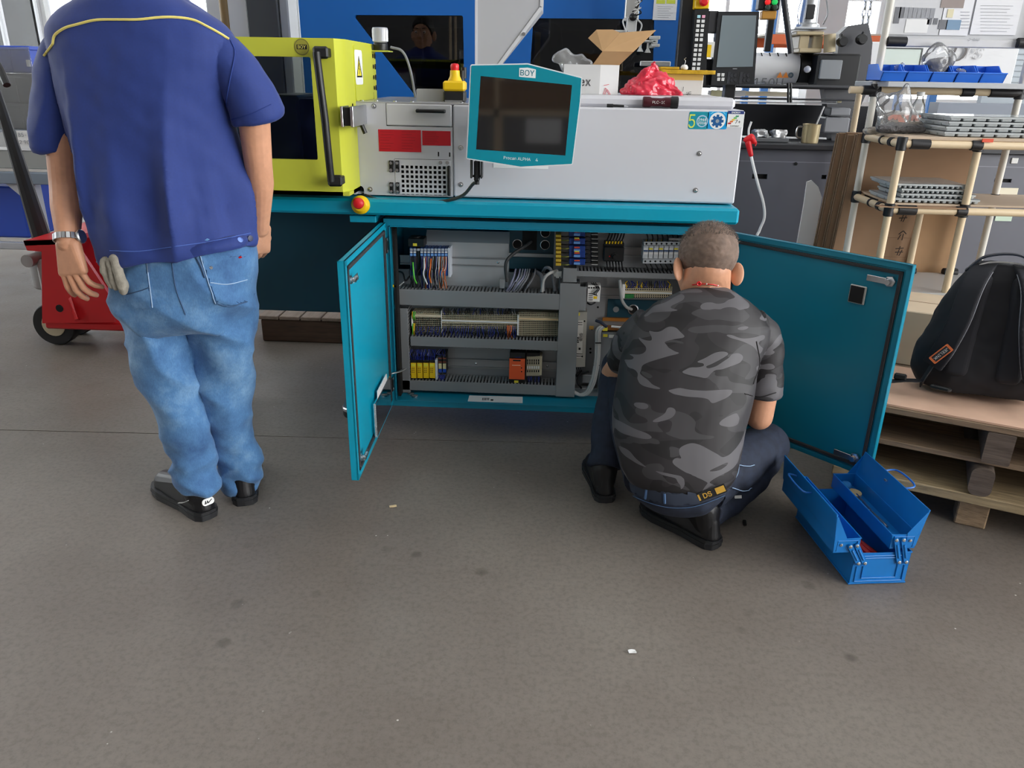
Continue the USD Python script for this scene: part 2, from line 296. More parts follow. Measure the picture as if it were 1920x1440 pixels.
# grey injection side cover: three panels with seams
gx0, gx1, gz0, gz1 = -.682, .600, .889, 1.183
sx = at(849, 250, Y=YG)[0]; dz0 = at(790, 237, Y=YG)[2]; dx0 = at(724, 215, Y=YG)[0]
p1 = rrect(sx-gx0-.002, gz1-gz0, .004, (gx0+sx)/2, (gz0+gz1)/2)
p1 = p1.difference(sbox(dx0-.001, dz0-.001, sx, gz1+.01))
ent = at(675, 356, Y=YG); p1 = p1.difference(LineString([(ent[0], gz0-.02), (ent[0], ent[2])]).buffer(.0135))
for px, py in ((822, 289), (843, 290)): q = at(px, py, Y=YG); p1 = p1.difference(LineString([(q[0], q[2]-.005), (q[0], q[2]+.005)]).buffer(.0025))
va, vb = at(740, 298, Y=YG), at(847, 368, Y=YG); vent = sbox(va[0], gz0+.004, sx-.004, va[2]); p1 = p1.difference(vent.buffer(.0012))
T = frame((0, YG, 0), (1, 0, 0), (0, -1, 0))
def sheet(poly, t, y): return prism(poly, t, frame((0, y+t, 0), (1, 0, 0), (0, -1, 0)))
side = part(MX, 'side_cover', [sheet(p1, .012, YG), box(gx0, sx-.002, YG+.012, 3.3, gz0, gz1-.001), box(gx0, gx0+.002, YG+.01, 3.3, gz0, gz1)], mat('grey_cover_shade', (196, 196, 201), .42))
MATS['x'] = 0
part(side, 'panel_inner', box(gx0+.01, sx-.01, YG+.008, YG+.0125, gz0+.01, gz1-.003), BLACKM)
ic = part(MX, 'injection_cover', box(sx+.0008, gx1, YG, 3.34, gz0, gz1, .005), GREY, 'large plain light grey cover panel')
lid = part(MX, 'top_lid', [box(at(1075, 195, Y=2.72)[0], .578, 2.70, 3.33, gz1, gz1+.035, .01)], GREY)
part(MX, 'top_plate', box(gx0+.002, .05, YG+.004, 3.33, gz1-.002, gz1+.004, .001), mat('zinc_top_plate', (176, 176, 178), .3, .4))
dr = part(MX, 'drawer', box(dx0, sx-.003, YG-.001, YG+.03, dz0+.001, gz1-.001, .003), mat('drawer_grey', (202, 202, 206), .42))
a, b2 = at(781, 204, Y=YG), at(836, 212, Y=YG); part(dr, 'handle', [box(a[0], b2[0], YG-.022, YG-.012, b2[2], a[2], .003), box(a[0], a[0]+.01, YG-.014, YG, b2[2], a[2], .002), box(b2[0]-.01, b2[0], YG-.014, YG, b2[2], a[2], .002)], BLACK)
RL = mat('red_warning_label', (196, 22, 38), .45)
for (x0, y0, x1, y1) in ((709, 242.5, 790, 285.5), (791.5, 245, 845, 273.5)):
    l = part(MX, 'warning_label', pb(x0, y0, x1, y1, YG-.0012, .0012), RL, 'red warning label of small print')
    for i in range(7):
        for j in range(2 if x1-x0 > 60 else 1):
            a = at(x0+4+j*40, y0+4+i*(y1-y0-6)/7, Y=YG); w = .034+.02*rng.random()
            part(l, 'print_line', box(a[0], a[0]+w*.9, YG-.0015, YG-.001, a[2]-.0012, a[2]), mat('dark_red_print', (150, 12, 28), .5))
# vented door with square holes, black hinges, pull
vx0, vx1, vz0, vz1 = va[0], sx-.004, gz0+.004, va[2]; vp = sbox(vx0, vz0, vx1, vz1); hx0, hz1 = at(752, 310, Y=YG)[[0, 2]]; st = .0156
for i in range(11):
    for j in range(7): vp = vp.difference(sbox(hx0+i*st, hz1-j*st-.0095, hx0+i*st+.0095, hz1-j*st))
vd = part(MX, 'vent_door', sheet(vp, .003, YG-.001), mat('vent_door_grey', (202, 202, 206), .42), 'grey door with rows of square vent holes')
part(vd, 'pull', pb(838, 311, 845, 368, YG-.014, .012, .003), BLACK)
for px, py in ((826, 305), (839, 305)): q = at(px, py, Y=YG); part(vd, 'screw', lathe([(.006, 0), (.005, .003), (0, .003)], (q[0], YG-.001, q[2]), (0, -1, 0), 14), STEEL)
for (x0, y0, x1, y1) in ((729, 301, 738, 323), (741, 301, 749, 323), (730, 342, 738, 363), (742, 342, 749.5, 363)):
    h = part(MX, 'hinge', pb(x0, y0, x1, y1, YG-.006, .006, .0015), BLACK)
    for f in (.2, .8): q = at((x0+x1)/2, y0+(y1-y0)*f, Y=YG); part(h, 'screw', lathe([(.0055, 0), (.005, .003), (0, .0035)], (q[0], YG-.006, q[2]), (0, -1, 0), 12), STEEL)
for px, py in ((864, 277), (864, 346), (694, 355), (1311, 288), (1304, 357), (701, 199)):
    q = at(px, py, Y=YG); part(ic, 'bolt', [lathe([(.0085, 0), (.0085, .001), (0, .001)], (q[0], YG, q[2]), (0, -1, 0), 16), lathe([(.005, 0), (.005, .004), (.003, .005), (.003, .003), (0, .003)], (q[0], YG-.001, q[2]), (0, -1, 0), 12)], STEEL)
# stickers at the right end
FST = lambda px, py, k=.0008: frame(at(px, py, Y=YG)-[0, k, 0], (1, 0, 0), (0, -1, 0))
def st(px0, py0, px1, py1, sh=0):
    a, b = at(px0, py0, Y=YG), at(px1, py1, Y=YG); return rrect(b[0]-a[0], a[2]-b[2], .005), frame(((a[0]+b[0])/2, YG, (a[2]+b[2])/2), (1, 0, 0), (0, -1, 0)), b[0]-a[0], a[2]-b[2]
P, T, w, h = st(1293, 209, 1326, 242.5); s1 = part(MX, 'anniversary_sticker', prism(P, .0008, T), mat('sticker_teal', (10, 146, 166), .4), 'teal sticker reading 50 1968 2018')
WH = mat('sticker_white', (238, 240, 240), .45); LIME = mat('sticker_lime', (214, 224, 90), .45)
part(s1, 'digit', text('5', .041, T @ frame((-.0205, -.002, .0008), (1, 0, 0), (0, 0, 1)), .0004, sx=.8), LIME)
part(s1, 'ring', prism(Point(.012, -.002).buffer(.0185).difference(Point(.012, -.002).buffer(.0145)), .0004, T, .0008), mat('sticker_pale', (168, 200, 226), .45))
for s, z in (('1968', .0025), ('2018', -.0075)): part(s1, 'year', text(s, .0075, T @ frame((.012, z, .0008), (1, 0, 0), (0, 0, 1)), .0004, bold=True), WH)
P, T, w, h = st(1328, 209, 1362, 242.5); s2 = part(MX, 'gear_sticker', prism(P, .0008, T), mat('sticker_cyan', (0, 156, 222), .4), 'cyan sticker with a gear in a white disc')
part(s2, 'disc', prism(Point(0, -.001).buffer(.0255), .0004, T, .0008), WH)
gp = Point(0, 0).buffer(.0145)
for i in range(8): gp = gp.union(affinity.rotate(sbox(-.004, .012, .004, .0195), i*45, origin=(0, 0)))
part(s2, 'gear', prism(affinity.translate(gp.difference(Point(0, 0).buffer(.0055)), 0, -.002), .0004, T, .0012), mat('sticker_blue', (16, 88, 150), .45))
part(s2, 'hub', prism(Point(0, -.002).buffer(.0058), .0005, T, .0012), mat('sticker_grey', (150, 160, 172), .45))
for sg in (-1, 1): part(s2, 'arc', prism(affinity.rotate(sbox(-.007, .0285, .007, .031), sg*38, origin=(0, 0)).intersection(rrect(w-.002, h-.002, .004)), .0004, T, .0008), mat('sticker_sky', (120, 212, 240), .45))
P, T, w, h = st(1364, 209.5, 1393, 239); s3 = part(MX, 'energy_sticker', prism(P, .0008, T), WH, 'white energy class sticker')
part(s3, 'band', prism(sbox(-.0255, .017, .0255, .0265), .0004, T, .0008), mat('sticker_navy', (34, 54, 120), .45)); part(s3, 'lettering', text('ENERGY', .0052, T @ frame((0, .0218, .0012), (1, 0, 0), (0, 0, 1)), .0003, bold=True), WH)
for i, cc in enumerate(((196, 30, 40), (226, 110, 40), (236, 200, 60), (110, 190, 90), (60, 150, 110))):
    part(s3, 'bar', prism(affinity.skew(sbox(-.022+i*.0055, -.014+i*.0055, -.012+i*.0055, -.0095+i*.0055), 20), .0004, T, .0008), mat(f'energy_bar_{i}', cc, .45))
part(s3, 'lettering', text('7+', .011, T @ frame((.009, -.006, .0008), (1, 0, 0), (0, 0, 1)), .0003), INK); part(s3, 'lettering', text('EUROMAP', .0042, T @ frame((0, -.0195, .0008), (1, 0, 0), (0, 0, 1)), .0003), INK)
# ---- yellow safety guard
gY, gL = 2.50, -1.40; gb, gt = .905, 1.368; cx = -.676; cx2, cY2, gEnd = -.655, 2.56, 2.97
wa, wb = at(470, 105, Y=gY), at(596, 300, Y=gY); fr = sbox(gL, gb, cx, gt).difference(sbox(-1.30, wb[2], wb[0], wa[2]).buffer(-.006).buffer(.006))
zs = 1.186
gd = part(MX, 'guard', [sheet(fr, .02, gY), prism([(cx, gY), (cx2, cY2), (cx2, gEnd), (cx2-.015, gEnd), (cx2-.015, cY2+.01), (cx-.015, gY+.015)], gt-zs, z0=zs), prism([(cx, gY), (cx2, cY2), (cx2, YG-.002), (cx2-.015, YG-.002), (cx2-.015, cY2+.01), (cx-.015, gY+.015)], zs-gb, z0=gb),
    prism([(gL, gY+.001), (cx, gY+.001), (cx2-.001, cY2), (cx2-.001, gEnd), (gL, gEnd)], .012, z0=gt-.013), box(gL, gL+.015, gY+.02, gEnd, gb, gt), box(gL, cx2, gY, YG-.002, gb, gb+.012)], YEL, 'yellow safety guard with a smoked window')
WSM = glass('smoked_pane', (.58, .60, .56), 1.5)
part(gd, 'window', box(-1.31, wb[0]+.006, gY+.012, gY+.016, wb[2]-.006, wa[2]+.006), WSM)
part(gd, 'side_hatch', prism(rrect(.255, .168, .01), .003, frame((cx2, 2.775, 1.272), (0, 1, 0), (1, 0, 0))), YEL)
q = np.array([cx2+.003, 2.70, 1.29]); Tq = frame(q, (0, 1, 0), (1, 0, 0)); wl = part(gd, 'warning_sticker', prism(rrect(.10, .105, .012), .0008, Tq), WH); part(wl, 'triangle', prism([(-.036, -.03), (.036, -.03), (0, .034)], .0005, Tq, .0008), LABY); part(wl, 'outline', prism(Polygon([(-.036, -.03), (.036, -.03), (0, .034)]).difference(Polygon([(-.028, -.0255), (.028, -.0255), (0, .0245)])), .0005, Tq, .0014), INK); part(wl, 'flash', strokes([[(.003, .012), (-.005, -.004), (.004, -.006), (-.002, -.02)]], .003, Tq @ frame((0, 0, .0013), (1, 0, 0), (0, 0, 1))), INK)
Ts = frame((cx2+.001, 0, 0), (0, 1, 0), (1, 0, 0))
for i, (y, z) in enumerate([(2.955, 1.33-.035*k) for k in range(4)]+[(2.925, 1.33-.035*k) for k in range(4)]): part(gd, 'hole', prism(Point(y, z).buffer(.009 if i < 4 else .007), .0012, Ts), BLACKM)
for y, z in ((2.60, 1.17), (2.885, 1.20), (2.905, 1.20)): part(gd, 'hole', prism(LineString([(y, z-.008), (y, z+.008)]).buffer(.004), .0012, Ts), BLACKM)
bc = at(566, 88, Y=gY); Tb = frame((bc[0], gY, bc[2]), (1, 0, 0), (0, -1, 0)); bg = part(gd, 'badge', prism(Point(0, 0).buffer(.0235), .001, Tb), mat('badge_gold', (176, 172, 70), .4, .3)); part(bg, 'ring', prism(Point(0, 0).buffer(.0225).difference(Point(0, 0).buffer(.0205)), .0004, Tb, .001), mat('badge_dark', (120, 118, 56), .5)); part(bg, 'plate', prism(sbox(-.0155, -.0065, .0155, .0065), .0004, Tb, .001), INK); part(bg, 'lettering', text('BOY', .009, Tb @ frame((0, 0, .0013), (1, 0, 0), (0, 0, 1)), .0004, bold=True), mat('badge_gold2', (206, 200, 92), .4))
# bow handle
h0, h1 = at(593, 98, Y=gY-.055), at(621, 340, Y=gY-.055); hm = (h0+h1)/2+[.006, -.012, 0]
hp = spline([h0, h0*.75+h1*.25+[.004, -.010, 0], hm, h0*.25+h1*.75+[.004, -.010, 0], h1], 8)
hd = part(gd, 'handle', tube(hp, .0115, 14), BLACK, 'black bow handle')
for e, dx in ((h0, .012), (h1, .012)): part(hd, 'end_block', [obox(e+[.008, .02, 0], (1, .15, 0), (0, 0, 1), .045, .03, .034, .006), box(e[0]-.002, e[0]+.03, e[1]+.02, gY, e[2]-.013, e[2]+.013, .003)], BLACK)
# inside the guard: clamp unit, mould halves
DG = mat('dark_machine_grey', (70, 74, 76), .5)
for a_ in (-1.0, -1.36): part(MX, 'clamp_platen', box(a_, a_+.13, 2.72, 3.1, .89, 1.20, .006), mat('platen_grey', (120, 124, 126), .4, .3))
part(MX, 'mould_half', [box(-.86, -.70, 2.70, 3.05, .93, 1.19, .004)], mat('dark_mould', (48, 52, 52), .35, .5))
for z in (.96, 1.13):
    for y in (2.76, 3.0): part(MX, 'tie_bar', cyl((-1.37, y, z), (-.68, y, z), .022, n=20), STEEL)
part(MX, 'spring', [lathe([(.028, 0), (.028, .006)], (-.80+.014*i, 2.69, 1.0), (1, 0, 0), 14) for i in range(8)], STEEL)
# star-knob clamp at the joint of guard and cover
q = at(655, 219, Y=2.475)
cl = part(MX, 'clamp_plate', [box(q[0]-.026, q[0]-.019, 2.470, 2.55, q[2]-.030, q[2]+.030, .001), box(q[0]+.004, q[0]+.013, 2.470, YG, q[2]-.030, q[2]+.030, .001), box(at(667, 200, Y=YG)[0], at(682, 200, Y=YG)[0], YG-.004, YG, at(670, 238, Y=YG)[2], at(670, 200, Y=YG)[2], .001)], STEEL)
part(cl, 'spacer', box(q[0]-.019, q[0]+.004, 2.478, 2.54, q[2]-.027, q[2]+.027, .002), BLACK)
kn = at(668, 218, Y=YG-.03); ke = at(685, 250, Y=YG-.05)
part(cl, 'lever', [cyl(kn+[0, .03, 0], kn+[0, -.012, 0], .008), tube(spline([kn+[0, -.008, 0], kn+[.012, -.016, -.006], (kn+ke)/2+[.006, -.012, 0], ke], 6), np.linspace(.0055, .0075, 19), 8)], BLACK)
# beacon lamp on a bracket of the guard, with its cable
q = at(714, 95, Y=2.93); br = part(MX, 'beacon_lamp', [box(cx2, q[0]+.035, 2.90, 2.97, q[2]-.004, q[2], .001)], YEL, 'clear beacon lamp on a yellow bracket')
part(br, 'base', lathe([(.024, 0), (.025, .004), (.025, .022), (.022, .026), (0, .026)], q), BLACK)
part(br, 'lens', lathe([(.022, .026), (.0275, .03), (.0285, .066), (.026, .0735), (.019, .0745), (0, .0745)], q, n=32), mat('beacon_lens', (236, 236, 238), .12, transmission_weight=.55, ior=1.45), smooth=40)
part(br, 'cable', tube(spline([q+[.035, 0, .012], at(755, 97, Y=2.93), at(769, 130, Y=2.93), at(779, 183, Y=2.93)]), .0045), GUN)
# twin hand emergency stop box on the top plate
q = at(853, 190, Y=2.80); z0 = gz1+.004; e0 = np.array([q[0], 2.80, z0])
eb = part(MX, 'stop_box', [box(e0[0]-.036, e0[0]+.036, 2.77, 2.84, z0, z0+.035, .004)], BLACK, 'black and yellow emergency stop box on the machine top')
part(eb, 'upper_half', [box(e0[0]-.037, e0[0]+.037, 2.768, 2.842, z0+.035, z0+.067, .006), lathe([(.028, 0), (.017, .022), (.016, .04), (0, .04)], e0+[0, .005, .06])], YELP)
part(eb, 'button', lathe([(.013, 0), (.0145, .01), (.0145, .018), (.011, .023), (0, .024)], e0+[0, .005, .098]), REDP)
part(eb, 'cable_gland', [cyl(e0+[.02, .03, .10], e0+[.02, .03, .065], .012), cyl(e0+[.028, .03, .11], e0+[.028, .03, .075], .009)], BLACK)
part(eb, 'lug', box(e0[0]-.03, e0[0]+.03, 2.764, 2.769, z0, z0+.006), STEEL)
part(MX, 'upright_tab', prism(rrect(.125, .06, .006), .004, frame(at(815, 184, Y=2.83)+[0, 0, 0], (1, 0, 0), (0, -1, 0))), mat('pale_tab', (172, 172, 176), .42))
for px, py in ((690, 188), (725, 187), (752, 189), (787, 189), (872, 191)): part(MX, 'bolt', lathe([(.006, 0), (.006, .004), (0, .004)], (at(px, py, Z=gz1+.004)[0], 2.69+rng.random()*.05, gz1+.003), n=10), STEEL)
# hopper: tall sheet metal funnel at the back of the cover
HG = mat('hopper_grey', (180, 181, 186), .45); hx0, hx1 = -.296, -.066; hb0, hb1 = at(893, 120, Y=3.0)[0], at(932, 122, Y=3.0)[0]
hzb, hzt = at(900, 127, Y=3.0)[2], at(900, 12, Y=3.0)[2]
R = [[(hb0, 3.0, hzb), (hb1, 3.0, hzb), (hb1, 3.12, hzb), (hb0, 3.12, hzb)], [(hx0, 3.0, hzt), (hx1, 3.0, hzt), (hx1, 3.28, hzt), (hx0, 3.28, hzt)], [(hx0, 3.0, hzt+.35), (hx1, 3.0, hzt+.35), (hx1, 3.28, hzt+.35), (hx0, 3.28, hzt+.35)]]
hp_ = part(MX, 'hopper', rings_mesh(R), HG, 'tall grey sheet metal feed hopper', smooth=False)
part(hp_, 'edge_flange', [bar((hb1, 2.998, hzb), (hx1, 2.998, hzt), .012, .004, (0, 1, 0)), bar((hx1, 2.998, hzt), (hx1, 2.998, hzt+.35), .012, .004, (0, 1, 0)), bar((hx0, 2.998, hzb), (hx0, 2.998, hzt+.35), .008, .004, (0, 1, 0))], mat('hopper_edge', (206, 207, 212), .4))
part(hp_, 'throat', box(hb0, hb1, 3.0, 3.12, gz1, hzb, .002), HG); part(hp_, 'lid', box(hx0-.01, hx1+.01, 2.99, 3.29, hzt+.35, hzt+.37, .004), HG)
q = at(982, 64, Y=3.0); part(hp_, 'catch', lathe([(.006, 0), (.006, .01), (0, .01)], q, (0, -1, 0), 12), STEEL)
# operator panel on an arm in front of the cover
Yp = 2.45
PP = [xz(a, b, Yp) for a, b in ((883, 122), (990, 120), (1091, 146), (1088, 190), (1073, 308), (976, 313), (875, 297), (878, 240))]
Po = Polygon(PP).buffer(-.004).buffer(.006, quad_segs=4)
def pz(poly, t, y): return prism(poly, t, frame((0, y, 0), (1, 0, 0), (0, -1, 0)))
cp_ = part(MX, 'operator_panel', pz(Po, .034, Yp+.034), mat('panel_rim', (226, 230, 232), .35), 'operator panel with a teal bezel and dark screen')
bz = part(cp_, 'bezel', pz(Po.buffer(-.0035), .002, Yp+.001), mat('panel_teal', (0, 140, 160), .3))
SC = Polygon([xz(a, b, Yp) for a, b in ((901.5, 142.5), (1072.5, 159.5), (1060, 291.5), (893, 280))])
part(cp_, 'screen', pz(SC, .0025, Yp+.001), mat('dark_screen', (20, 18, 19), .05, specular_ior_level=1.0))
q = at(989, 136, Y=Yp); tl = unit(np.array([*xz(1072, 159.5, Yp)])-np.array([*xz(901.5, 142.5, Yp)])); Tl = frame((q[0], Yp-.001, q[2]), (tl[0]*1, 0, tl[1]*.35), (0, -1, 0))
lg = part(cp_, 'logo_plate', prism([(-.0245, -.0125), (-.01, -.0135), (.0245, -.0145), (.0245, .0095), (.0, .0135), (-.0245, .0115)], .0006, Tl), WH)
part(lg, 'lettering', text('BOY', .0155, Tl @ frame((0, -.001, .0006), (1, 0, 0), (0, 0, 1)), .0005, sx=.98), mat('logo_teal', (0, 110, 130), .4))
q = at(974.5, 297.5, Y=Yp); b0, b1 = xz(893, 280, Yp), xz(1060, 291.5, Yp); bl = unit(np.array(b1)-np.array(b0)); Tl = frame((q[0], Yp-.001, q[2]), (bl[0], 0, bl[1]), (0, -1, 0))
part(cp_, 'lettering', text('Procan ALPHA', .0088, Tl @ frame((-.008, 0, 0), (1, 0, 0), (0, 0, 1)), .0005), WH); part(cp_, 'lettering', text('4', .0095, Tl @ frame((.052, 0, 0), (1, 0, 0), (0, 0, 1)), .0005), WH)
part(cp_, 'back_arm', [box(at(960, 215, Y=Yp)[0]-.03, at(960, 215, Y=Yp)[0]+.03, Yp+.034, YG, 1.10, 1.17, .006)], BLACK)
q = at(894, 300, Y=2.52); cn = part(cp_, 'connector', [box(q[0]-.008, q[0]+.01, 2.505, 2.53, q[2]-.065, q[2], .004), cyl((q[0]+.001, 2.517, q[2]-.06), (q[0]+.001, 2.517, q[2]-.075), .0075)], BLACK)
for s in (-1, 1): part(cn, 'clip', [box(q[0]+s*.016-.003, q[0]+s*.016+.003, 2.50, 2.535, q[2]-.055, q[2]+.005, .002), box(q[0]+s*.012-.006, q[0]+s*.012+.006, 2.51, 2.525, q[2]-.052, q[2]-.046, .001)], BLACK)
cz = .892
part(cp_, 'cable', tube(spline([(q[0]+.001, 2.517, q[2]-.07), at(887, 345, Y=2.525), at(865, 368, Y=2.56), at(820, 379, Y=2.60), at(760, 381, Y=2.60), at(715, 376, Y=2.61), at(690, 368, Y=2.64), at(676, 362, Y=2.68)], 8), .0055, 8), mat('dark_grey_cable', (62, 64, 64), .5))
q = at(945, 314, Y=YG); part(ic, 'type_plate', pb(925, 306, 1028, 317, YG-.0012, .0012), WH)
# ================================================ THE WIRING CABINET (part of the machine)
cx0, cx1, cz0, cz1 = -.575, .585, .125, .815; ix0, ix1, iz0, iz1 = -.556, .566, .147, .792; CB = 2.95
body = uunion([sbox(cx0, cz0, cx1, cz1)]).difference(sbox(ix0, iz0, ix1, iz1))
cab = part(MX, 'wiring_cabinet', [sheet(body, .012, YC), box(cx0, cx0+.003, YC+.01, CB, cz0, cz1), box(cx1-.003, cx1, YC+.01, CB, cz0, cz1), box(cx0, cx1, YC+.01, CB, cz0, cz0+.012), box(cx0, cx1, YC+.01, CB, cz1-.003, cz1), box(cx0, cx1, CB-.003, CB, cz0, cz1),
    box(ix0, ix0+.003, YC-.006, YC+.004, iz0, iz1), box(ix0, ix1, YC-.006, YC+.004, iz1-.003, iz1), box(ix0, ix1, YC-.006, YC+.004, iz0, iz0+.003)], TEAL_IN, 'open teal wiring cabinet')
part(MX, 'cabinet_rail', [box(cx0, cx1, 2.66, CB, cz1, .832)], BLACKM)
part(cab, 'door_strut_box', box(ix0+.0, ix0+.010, 2.66, 2.70, iz0, iz1), BLACKM)
for px, py in ((771, 740), (778, 744)): q = at(px, py, Z=cz0+.012); part(cab, 'bolt', lathe([(.012, 0), (.012, .006), (.005, .007), (0, .007)], q), STEEL)
Yd, Yt, Ymp = 2.715, 2.735, 2.80       # duct fronts, device fronts, mounting plate
part(MX, 'mounting_plate', [box(*(at(744, 430, Y=Ymp)[0], at(1040, 430, Y=Ymp)[0]), Ymp, Ymp+.003, .165, .60), box(at(1040, 430, Y=Ymp)[0], .555, Ymp, Ymp+.003, .16, .788)], PLATE)
hsq = at(798, 452, Y=2.80); hsr = at(953, 530, Y=2.80)
part(MX, 'heat_sink_panel', prism([(2.794, hsr[2]-.03), (2.794, hsq[2]), (2.835, hsq[2]+.035), (2.85, hsq[2]+.03), (2.85, hsr[2]-.03)], hsr[0]-hsq[0], frame((hsq[0], 0, 0), (0, 1, 0), (1, 0, 0))), mat('brushed_panel', (186, 190, 194), .35, .5))
DARKT = mat('dark_teal_back', (8, 62, 78), .5)
part(MX, 'back_panel', pb(953, 428, 1040, 506, 2.84, .003), DARKT); part(MX, 'crossbar', pb(948, 474, 1038, 483.5, 2.83, .012, .001), PLATE)
part(MX, 'cable_port', pb(980, 425, 1006, 469, 2.836, .004), BLACKM)
for px, py in ((970, 457.5), (1022.5, 436), (1022, 459)):
    q = at(px, py, Y=2.84); part(MX, 'conduit_hole', [lathe([(.0155, 0), (.018, .001), (.018, .003), (.0155, .004)], q, (0, -1, 0), 24)], STEEL); part(MX, 'conduit_bore', lathe([(.0158, 0), (.0158, .0045), (0, .0045)], q, (0, -1, 0), 24), BLACKM)
def duct(px0, py0, px1, py1, horiz=True, teeth=True, Y=Yd, d=.082):
    a, b = at(px0, py0, Y=Y), at(px1, py1, Y=Y); x0, x1, z0, z1 = a[0], b[0], b[2], a[2]
    k = part(MX, 'cable_duct', box(x0, x1, Y, Y+.004, z0, z1, .0015), DUCT); tt = []
    part(k, 'duct_back', box(x0+.002, x1-.002, Y+d-.004, Y+d, z0+.002, z1-.004), DUCT)
    if horiz:
        n = int((x1-x0)/.0126); xs = x0+(np.arange(n)+.5)*(x1-x0)/n
        for zz, s in ((z1, 1), (z0, -1)):
            if teeth or s < 0:
                for x in xs:
                    tt.append(box(x-.0040, x+.0036, Y+.003, Y+d, zz-.0016, zz))
                tt.append(box(x0, x1, Y+.034, Y+.040, zz-.0016, zz)) if False else None
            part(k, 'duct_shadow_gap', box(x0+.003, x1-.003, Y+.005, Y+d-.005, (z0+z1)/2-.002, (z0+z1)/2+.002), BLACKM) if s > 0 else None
    else:
        n = int((z1-z0)/.0118); zs = z0+(np.arange(n)+.5)*(z1-z0)/n
        for xx in (x0, x1-.0016):
            for z in zs: tt.append(box(xx, xx+.0016, Y+.003, Y+d, z-.0038, z+.0038))
    tt = [t for t in tt if t is not None]
    part(k, 'slotted_side', tt, DUCT, kind='stuff'); return x0, x1, z0, z1
duct(743, 542, 1053, 581.5); duct(769, 631, 1048, 658); duct(752, 712.5, 1050, 742)
duct(743, 578, 769.5, 737, False); duct(1056, 502.5, 1081, 530, False); duct(1050, 531, 1077, 745, False, Y=Yd-.001)
duct(1081, 508, 1300, 525); duct(1083, 537.5, 1098, 583, False)
# DIN rails
def rail(px0, py0, px1, py1, Y):
    a, b = at(px0, py0, Y=Y), at(px1, py1, Y=Y); z = (a[2]+b[2])/2
    r = part(MX, 'din_rail', [box(a[0], b[0], Y+.006, Y+.008, z-.0125, z+.0125), box(a[0], b[0], Y, Y+.002, z+.0125, z+.0175), box(a[0], b[0], Y, Y+.002, z-.0175, z-.0125), box(a[0], b[0], Y, Y+.008, z+.0115, z+.0135), box(a[0], b[0], Y, Y+.008, z-.0135, z-.0115)], mat('din_zinc', (168, 170, 173), .45, .8))
    for f in (.45, .93): x = a[0]+(b[0]-a[0])*f; part(r, 'screw', lathe([(.005, 0), (.005, .002), (.0015, .0035), (0, .0035)], (x, Y+.006, z), (0, -1, 0), 12), STEEL)
    return z
rail(750, 489, 948, 491, 2.79); rail(770, 606, 1048, 608, 2.79); rail(768, 680, 1046, 686, 2.79); rail(1122, 548, 1260, 551, 2.79); rail(1165, 474, 1300, 474, 2.79)
def wires(px0, py0, px1, py1, Y, n, mats_, sag=.02, r=.0014, Y2=None, fan=.006, name='wire', parent=None):
    """n thin wires from the strip (px0..px1, py0) to (px0..px1, py1); one loom part per colour"""
    by = {}
    for i in range(n):
        f = (i+.5)/n; a = at(px0+(px1-px0)*f, py0, Y=Y); b = at(px0+(px1-px0)*f, py1, Y=Y2 or Y+.02); m = (a+b)/2+[rng.normal(0, fan), -sag*(.4+rng.random()), rng.normal(0, fan*.5)]; b = b+[rng.normal(0, fan), 0, 0]
        by.setdefault(mats_[int(rng.integers(len(mats_)))], []).append(tube(spline([a, a*.7+b*.3+[0, -sag*.6, 0], m, b], 4), r, 5))
    for mt, ms in by.items(): part(parent if parent is not None else MX, name+'_loom', ms, mt, kind='stuff')
ALLW = [WIREB, WIREK, WIREK, WIREB, WIREW, WIREO, WIREK]
# fan box and row of blue I/O modules (upper left)
fb = part(MX, 'fan_unit', [pb(764.5, 447, 795.5, 463.5, 2.735, .06, .002), lathe([(.019, 0), (.019, .003), (.015, .003)], (at(780, 447, Y=2.765)[0], 2.765, at(780, 447, Y=2.735)[2]), n=20)], BLACK, 'black fan unit with a yellow label')
part(fb, 'label', pb(774, 456, 782, 461.5, 2.734, .001), LABY)
bm = [mat('module_blue', (30, 78, 150), .45), mat('module_blue_b', (24, 66, 132), .45)]
for i in range(11):
    x0 = 768+i*6.55; 
    io = part(MX, 'module', [pb(x0, 464.5+i*.1, x0+6.2, 517, 2.745, .05, .0008)], bm[i % 2] if i != 2 else BLACK)
    part(io, 'terminal_block', pb(x0+.4, 466, x0+5.8, 470.5, 2.742, .004, .0006), mat('module_grey', (176, 182, 190), .45))
    if i != 2: part(io, 'tag', pb(x0+.6, 471.5, x0+5.6, 474.3, 2.7435, .002), WHITE); part(io, 'tag', pb(x0+.6, 475.8, x0+5.6, 479.8, 2.7435, .002), mat('tag_blue', (120, 168, 226), .45))
part(MX, 'end_plate', pb(839.5, 465, 844.8, 520, 2.743, .055, .001), mat('end_plate_white', (206, 212, 222), .45))
wires(790, 481, 838, 541, 2.742, 46, ALLW, .022, .0013, 2.745, .004); wires(769, 481, 783, 541, 2.742, 8, [WIREK, WIREK, WIREB], .02, .0013, 2.745, .004)
part(MX, 'earth_wire', tube(spline([at(774, 492, Y=2.735), at(775, 505, Y=2.72), at(777, 522, Y=2.715), at(781, 531, Y=2.73)]), .003), WIREG); part(MX, 'orange_wire', tube(spline([at(808, 485, Y=2.735), at(807, 500, Y=2.72), at(805, 515, Y=2.716), at(808, 530, Y=2.73)]), .0028), WIREO); part(MX, 'white_wire', tube(spline([at(795, 485, Y=2.735), at(796, 500, Y=2.72), at(794, 515, Y=2.716), at(801, 533, Y=2.73)]), .0028), WIREW)
